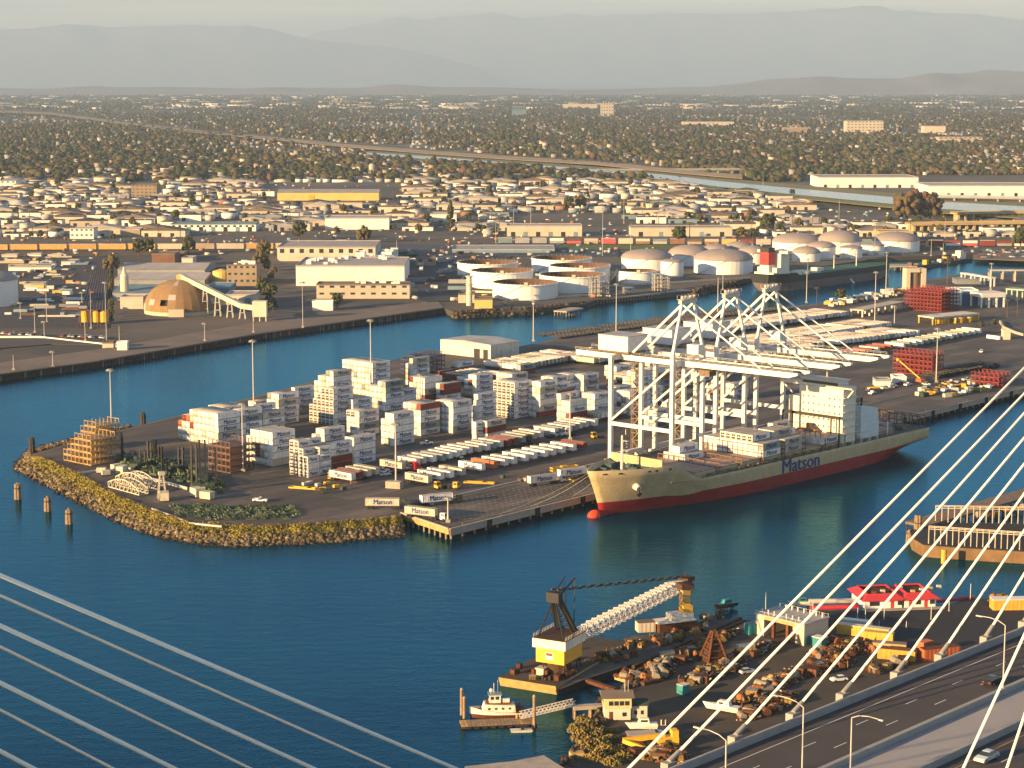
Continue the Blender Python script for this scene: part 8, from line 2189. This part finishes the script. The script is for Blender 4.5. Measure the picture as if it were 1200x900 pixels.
def stay(pa,pb,off,m,r,lo,hi,lab=None,anchor=True):
    a=BMi@ray_plane(*pa,off); b=BMi@ray_plane(*pb,off); d=(b-a).normalized()
    if d.z<0: d=-d
    # start where the stay meets deck level
    t0=(0.2-a.z)/d.z; s=a+d*t0; e=s+d*hi
    c=MB().tube(s+d*2.5,e,r,n=10).obj('stay_cable',[m],br,smooth=True)
    if anchor: MB().tube(s,s+d*2.6,r*2.1,r*1.6,n=10).obj('anchor_sleeve',[M_deck],br); MB().box(s.x-1.2,s.y-.7,-1.5,s.x+.8,s.y+.7,.25).obj('anchor_block',[M_deck],br)
for pa,pb in [((740,897),(994,640)),((783,894),(1000,669)),((863,861),(1000,708)),((929,836),(1161,560)),((989,811),(1187.5,560)),((1050,789),(1200,579)),((1102,768),(1200,622)),((1155,747),(1200,673)),((1200,729),(1222,690))]:
    stay(pa,pb,0,M_stay,.22,0,230)
for pa,pb in [((0,698),(455,900)),((0,758),(292,900)),((0,832),(131,900))]: stay(pa,pb,0,M_stay,.17,0,300)
for pa,pb in [((0,674),(532,900)),((0,733),(366,900)),((0,800),(203,900)),((0,880),(38,900))]: stay(pa,pb,46.5,M_stayshade,.18,0,240)  # bluish tone puts the shaded side of these stays into the colour
for pa,pb in [((1129,900),(1200,745)),((1180,900),(1200,840))]: stay(pa,pb,46.5,M_stay,.20,0,200)
def bridge_lamp(px,pt,off,side,label):
    # pole foot where the picture column crosses the line at this offset
    lo,hi=-200,200
    for _ in range(50):
        mid=(lo+hi)/2; w=BM@Vector((mid,-off,0)); 
        if PX(w)[0]<px: lo=mid
        else: hi=mid
    f=BM@Vector((lo,-off,.2)); y=(450-pt)/FPX; t=f.y/(_cp+y*_sp); h=CAM_H+t*(-_sp+y*_cp)-f.z
    o=root('street_lamp',f,BAx,label,'street lamp','lamps on the bridge'); MB().tube((0,0,0),(0,0,h),.13,.09,n=8).obj('pole',[M_galv],o)
    b=MB(); P=[(0,0,h),(0,side*1.2,h+.55),(0,side*2.8,h+.8),(0,side*4.4,h+.75)]
    for u,v in zip(P,P[1:]): b.tube(u,v,.07,n=6)
    b.obj('arm',[M_galv],o); MB().box(-.16,side*4.4-.1,h+.62,.16,side*5.3+.1,h+.8).obj('lamp_head',[M_galv],o); MB().box(-.3,-.3,-.1,.3,.3,.3).obj('foot',[M_conc],o)
bridge_lamp(849,868,24.5,1,'lamp cut off at the bottom edge, leftmost on the bridge'); bridge_lamp(939,829,24.5,1,'tall bridge lamp with its arm over the far roadway'); bridge_lamp(996,841,25.5,-1,'bridge lamp with its arm over the median strip'); bridge_lamp(1175,733,19.8,1,'rightmost bridge lamp behind the dark car')
def bridge_car(px,py,colour,ang,label,m):
    v=G(px,py,BH); o=tag(ob('car_on_bridge',None,None,(v.x,v.y,BH),ang),label,'car')
    b=MB(); prof=[(-2.3,.35),(-2.35,.8),(-2.1,.98),(-1.2,1.02),(1.1,.98),(2.0,.82),(2.3,.6),(2.3,.35)]; n=len(prof)
    k=b._a([(x,-.88,z) for x,z in prof]+[(x,.88,z) for x,z in prof]); b.f.append(tuple(range(k,k+n))); b.m.append(0); b.f.append(tuple(k+n+i for i in reversed(range(n)))); b.m.append(0)
    for i in range(n): j=(i+1)%n; b.f.append((k+i,k+n+i,k+n+j,k+j)); b.m.append(0)
    b.obj('body',[m],o); MB().hexa([(-1.8,-.8,1.0),(1.0,-.8,1.0),(1.0,.8,1.0),(-1.8,.8,1.0),(-1.2,-.62,1.42),(.3,-.62,1.42),(.3,.62,1.42),(-1.2,.62,1.42)]).obj('window',[M_glass],o); MB().hexa([(-1.2,-.63,1.42),(.32,-.63,1.42),(.32,.63,1.42),(-1.2,.63,1.42),(-1.0,-.55,1.5),(.15,-.55,1.5),(.15,.55,1.5),(-1.0,.55,1.5)]).obj('roof',[m],o)
    for x in (-1.4,1.4):
        for y in (-.9,.68): w=MB().tube((x,y,.34),(x,y+.22,.34),.34,n=14).obj('wheel',[M_tyre],o); MB().tube((x,y-.02 if y<0 else y+.2,.34),(x,y+.02 if y<0 else y+.24,.34),.18,n=8).obj('rim',[M_galv],w)
    for y in (-.7,.5): MB().box(2.26,y,.6,2.33,y+.25,.75).obj('headlight',[M_tug],o); MB().box(-2.38,y,.65,-2.3,y+.25,.8).obj('tail_light',[M_redr],o)
bridge_car(1164,801,'dark',BAx,'dark car on the far roadway by the lamp post',mat('car_black_near',(.02,.02,.022),.25,.05,spec=.7)); bridge_car(1156,891,'silver',BAx+math.pi,'pale blue silver car on the near roadway',mat('car_silver_near',(.42,.48,.52),.25,.05,spec=.7))

# joined small pieces that nobody could pick apart from here
for o_ in list(COL.objects):
    if o_.parent is not None and o_.name.split('.')[0] in ('wheel_set','bogie','lock_rods','saddle','pipes','chock','side_ribs','handrail','railing','roof_railing','side_posts','legs'): o_['kind']='stuff'
# ---------------------------------------------------------------- haze: even air over the whole scene
hz = MB().box(-60000, -500, -2, 60000, 108000, 3300).obj('haze', [])
hm = bpy.data.materials.new('haze_air'); hm.use_nodes = True
hn, hl = hm.node_tree.nodes, hm.node_tree.links
for n_ in list(hn): hn.remove(n_)
ho = hn.new('ShaderNodeOutputMaterial'); hp = hn.new('ShaderNodeVolumePrincipled')
hp.inputs['Color'].default_value = (0.47, 0.64, 0.84, 1)
hp.inputs['Density'].default_value = 3.4e-5
hp.inputs['Anisotropy'].default_value = 0.0
hl.new(hp.outputs['Volume'], ho.inputs['Volume'])
hz.data.materials.append(hm)
hz['kind'] = 'stuff'; hz['label'] = 'pale evening haze over the harbour and city'
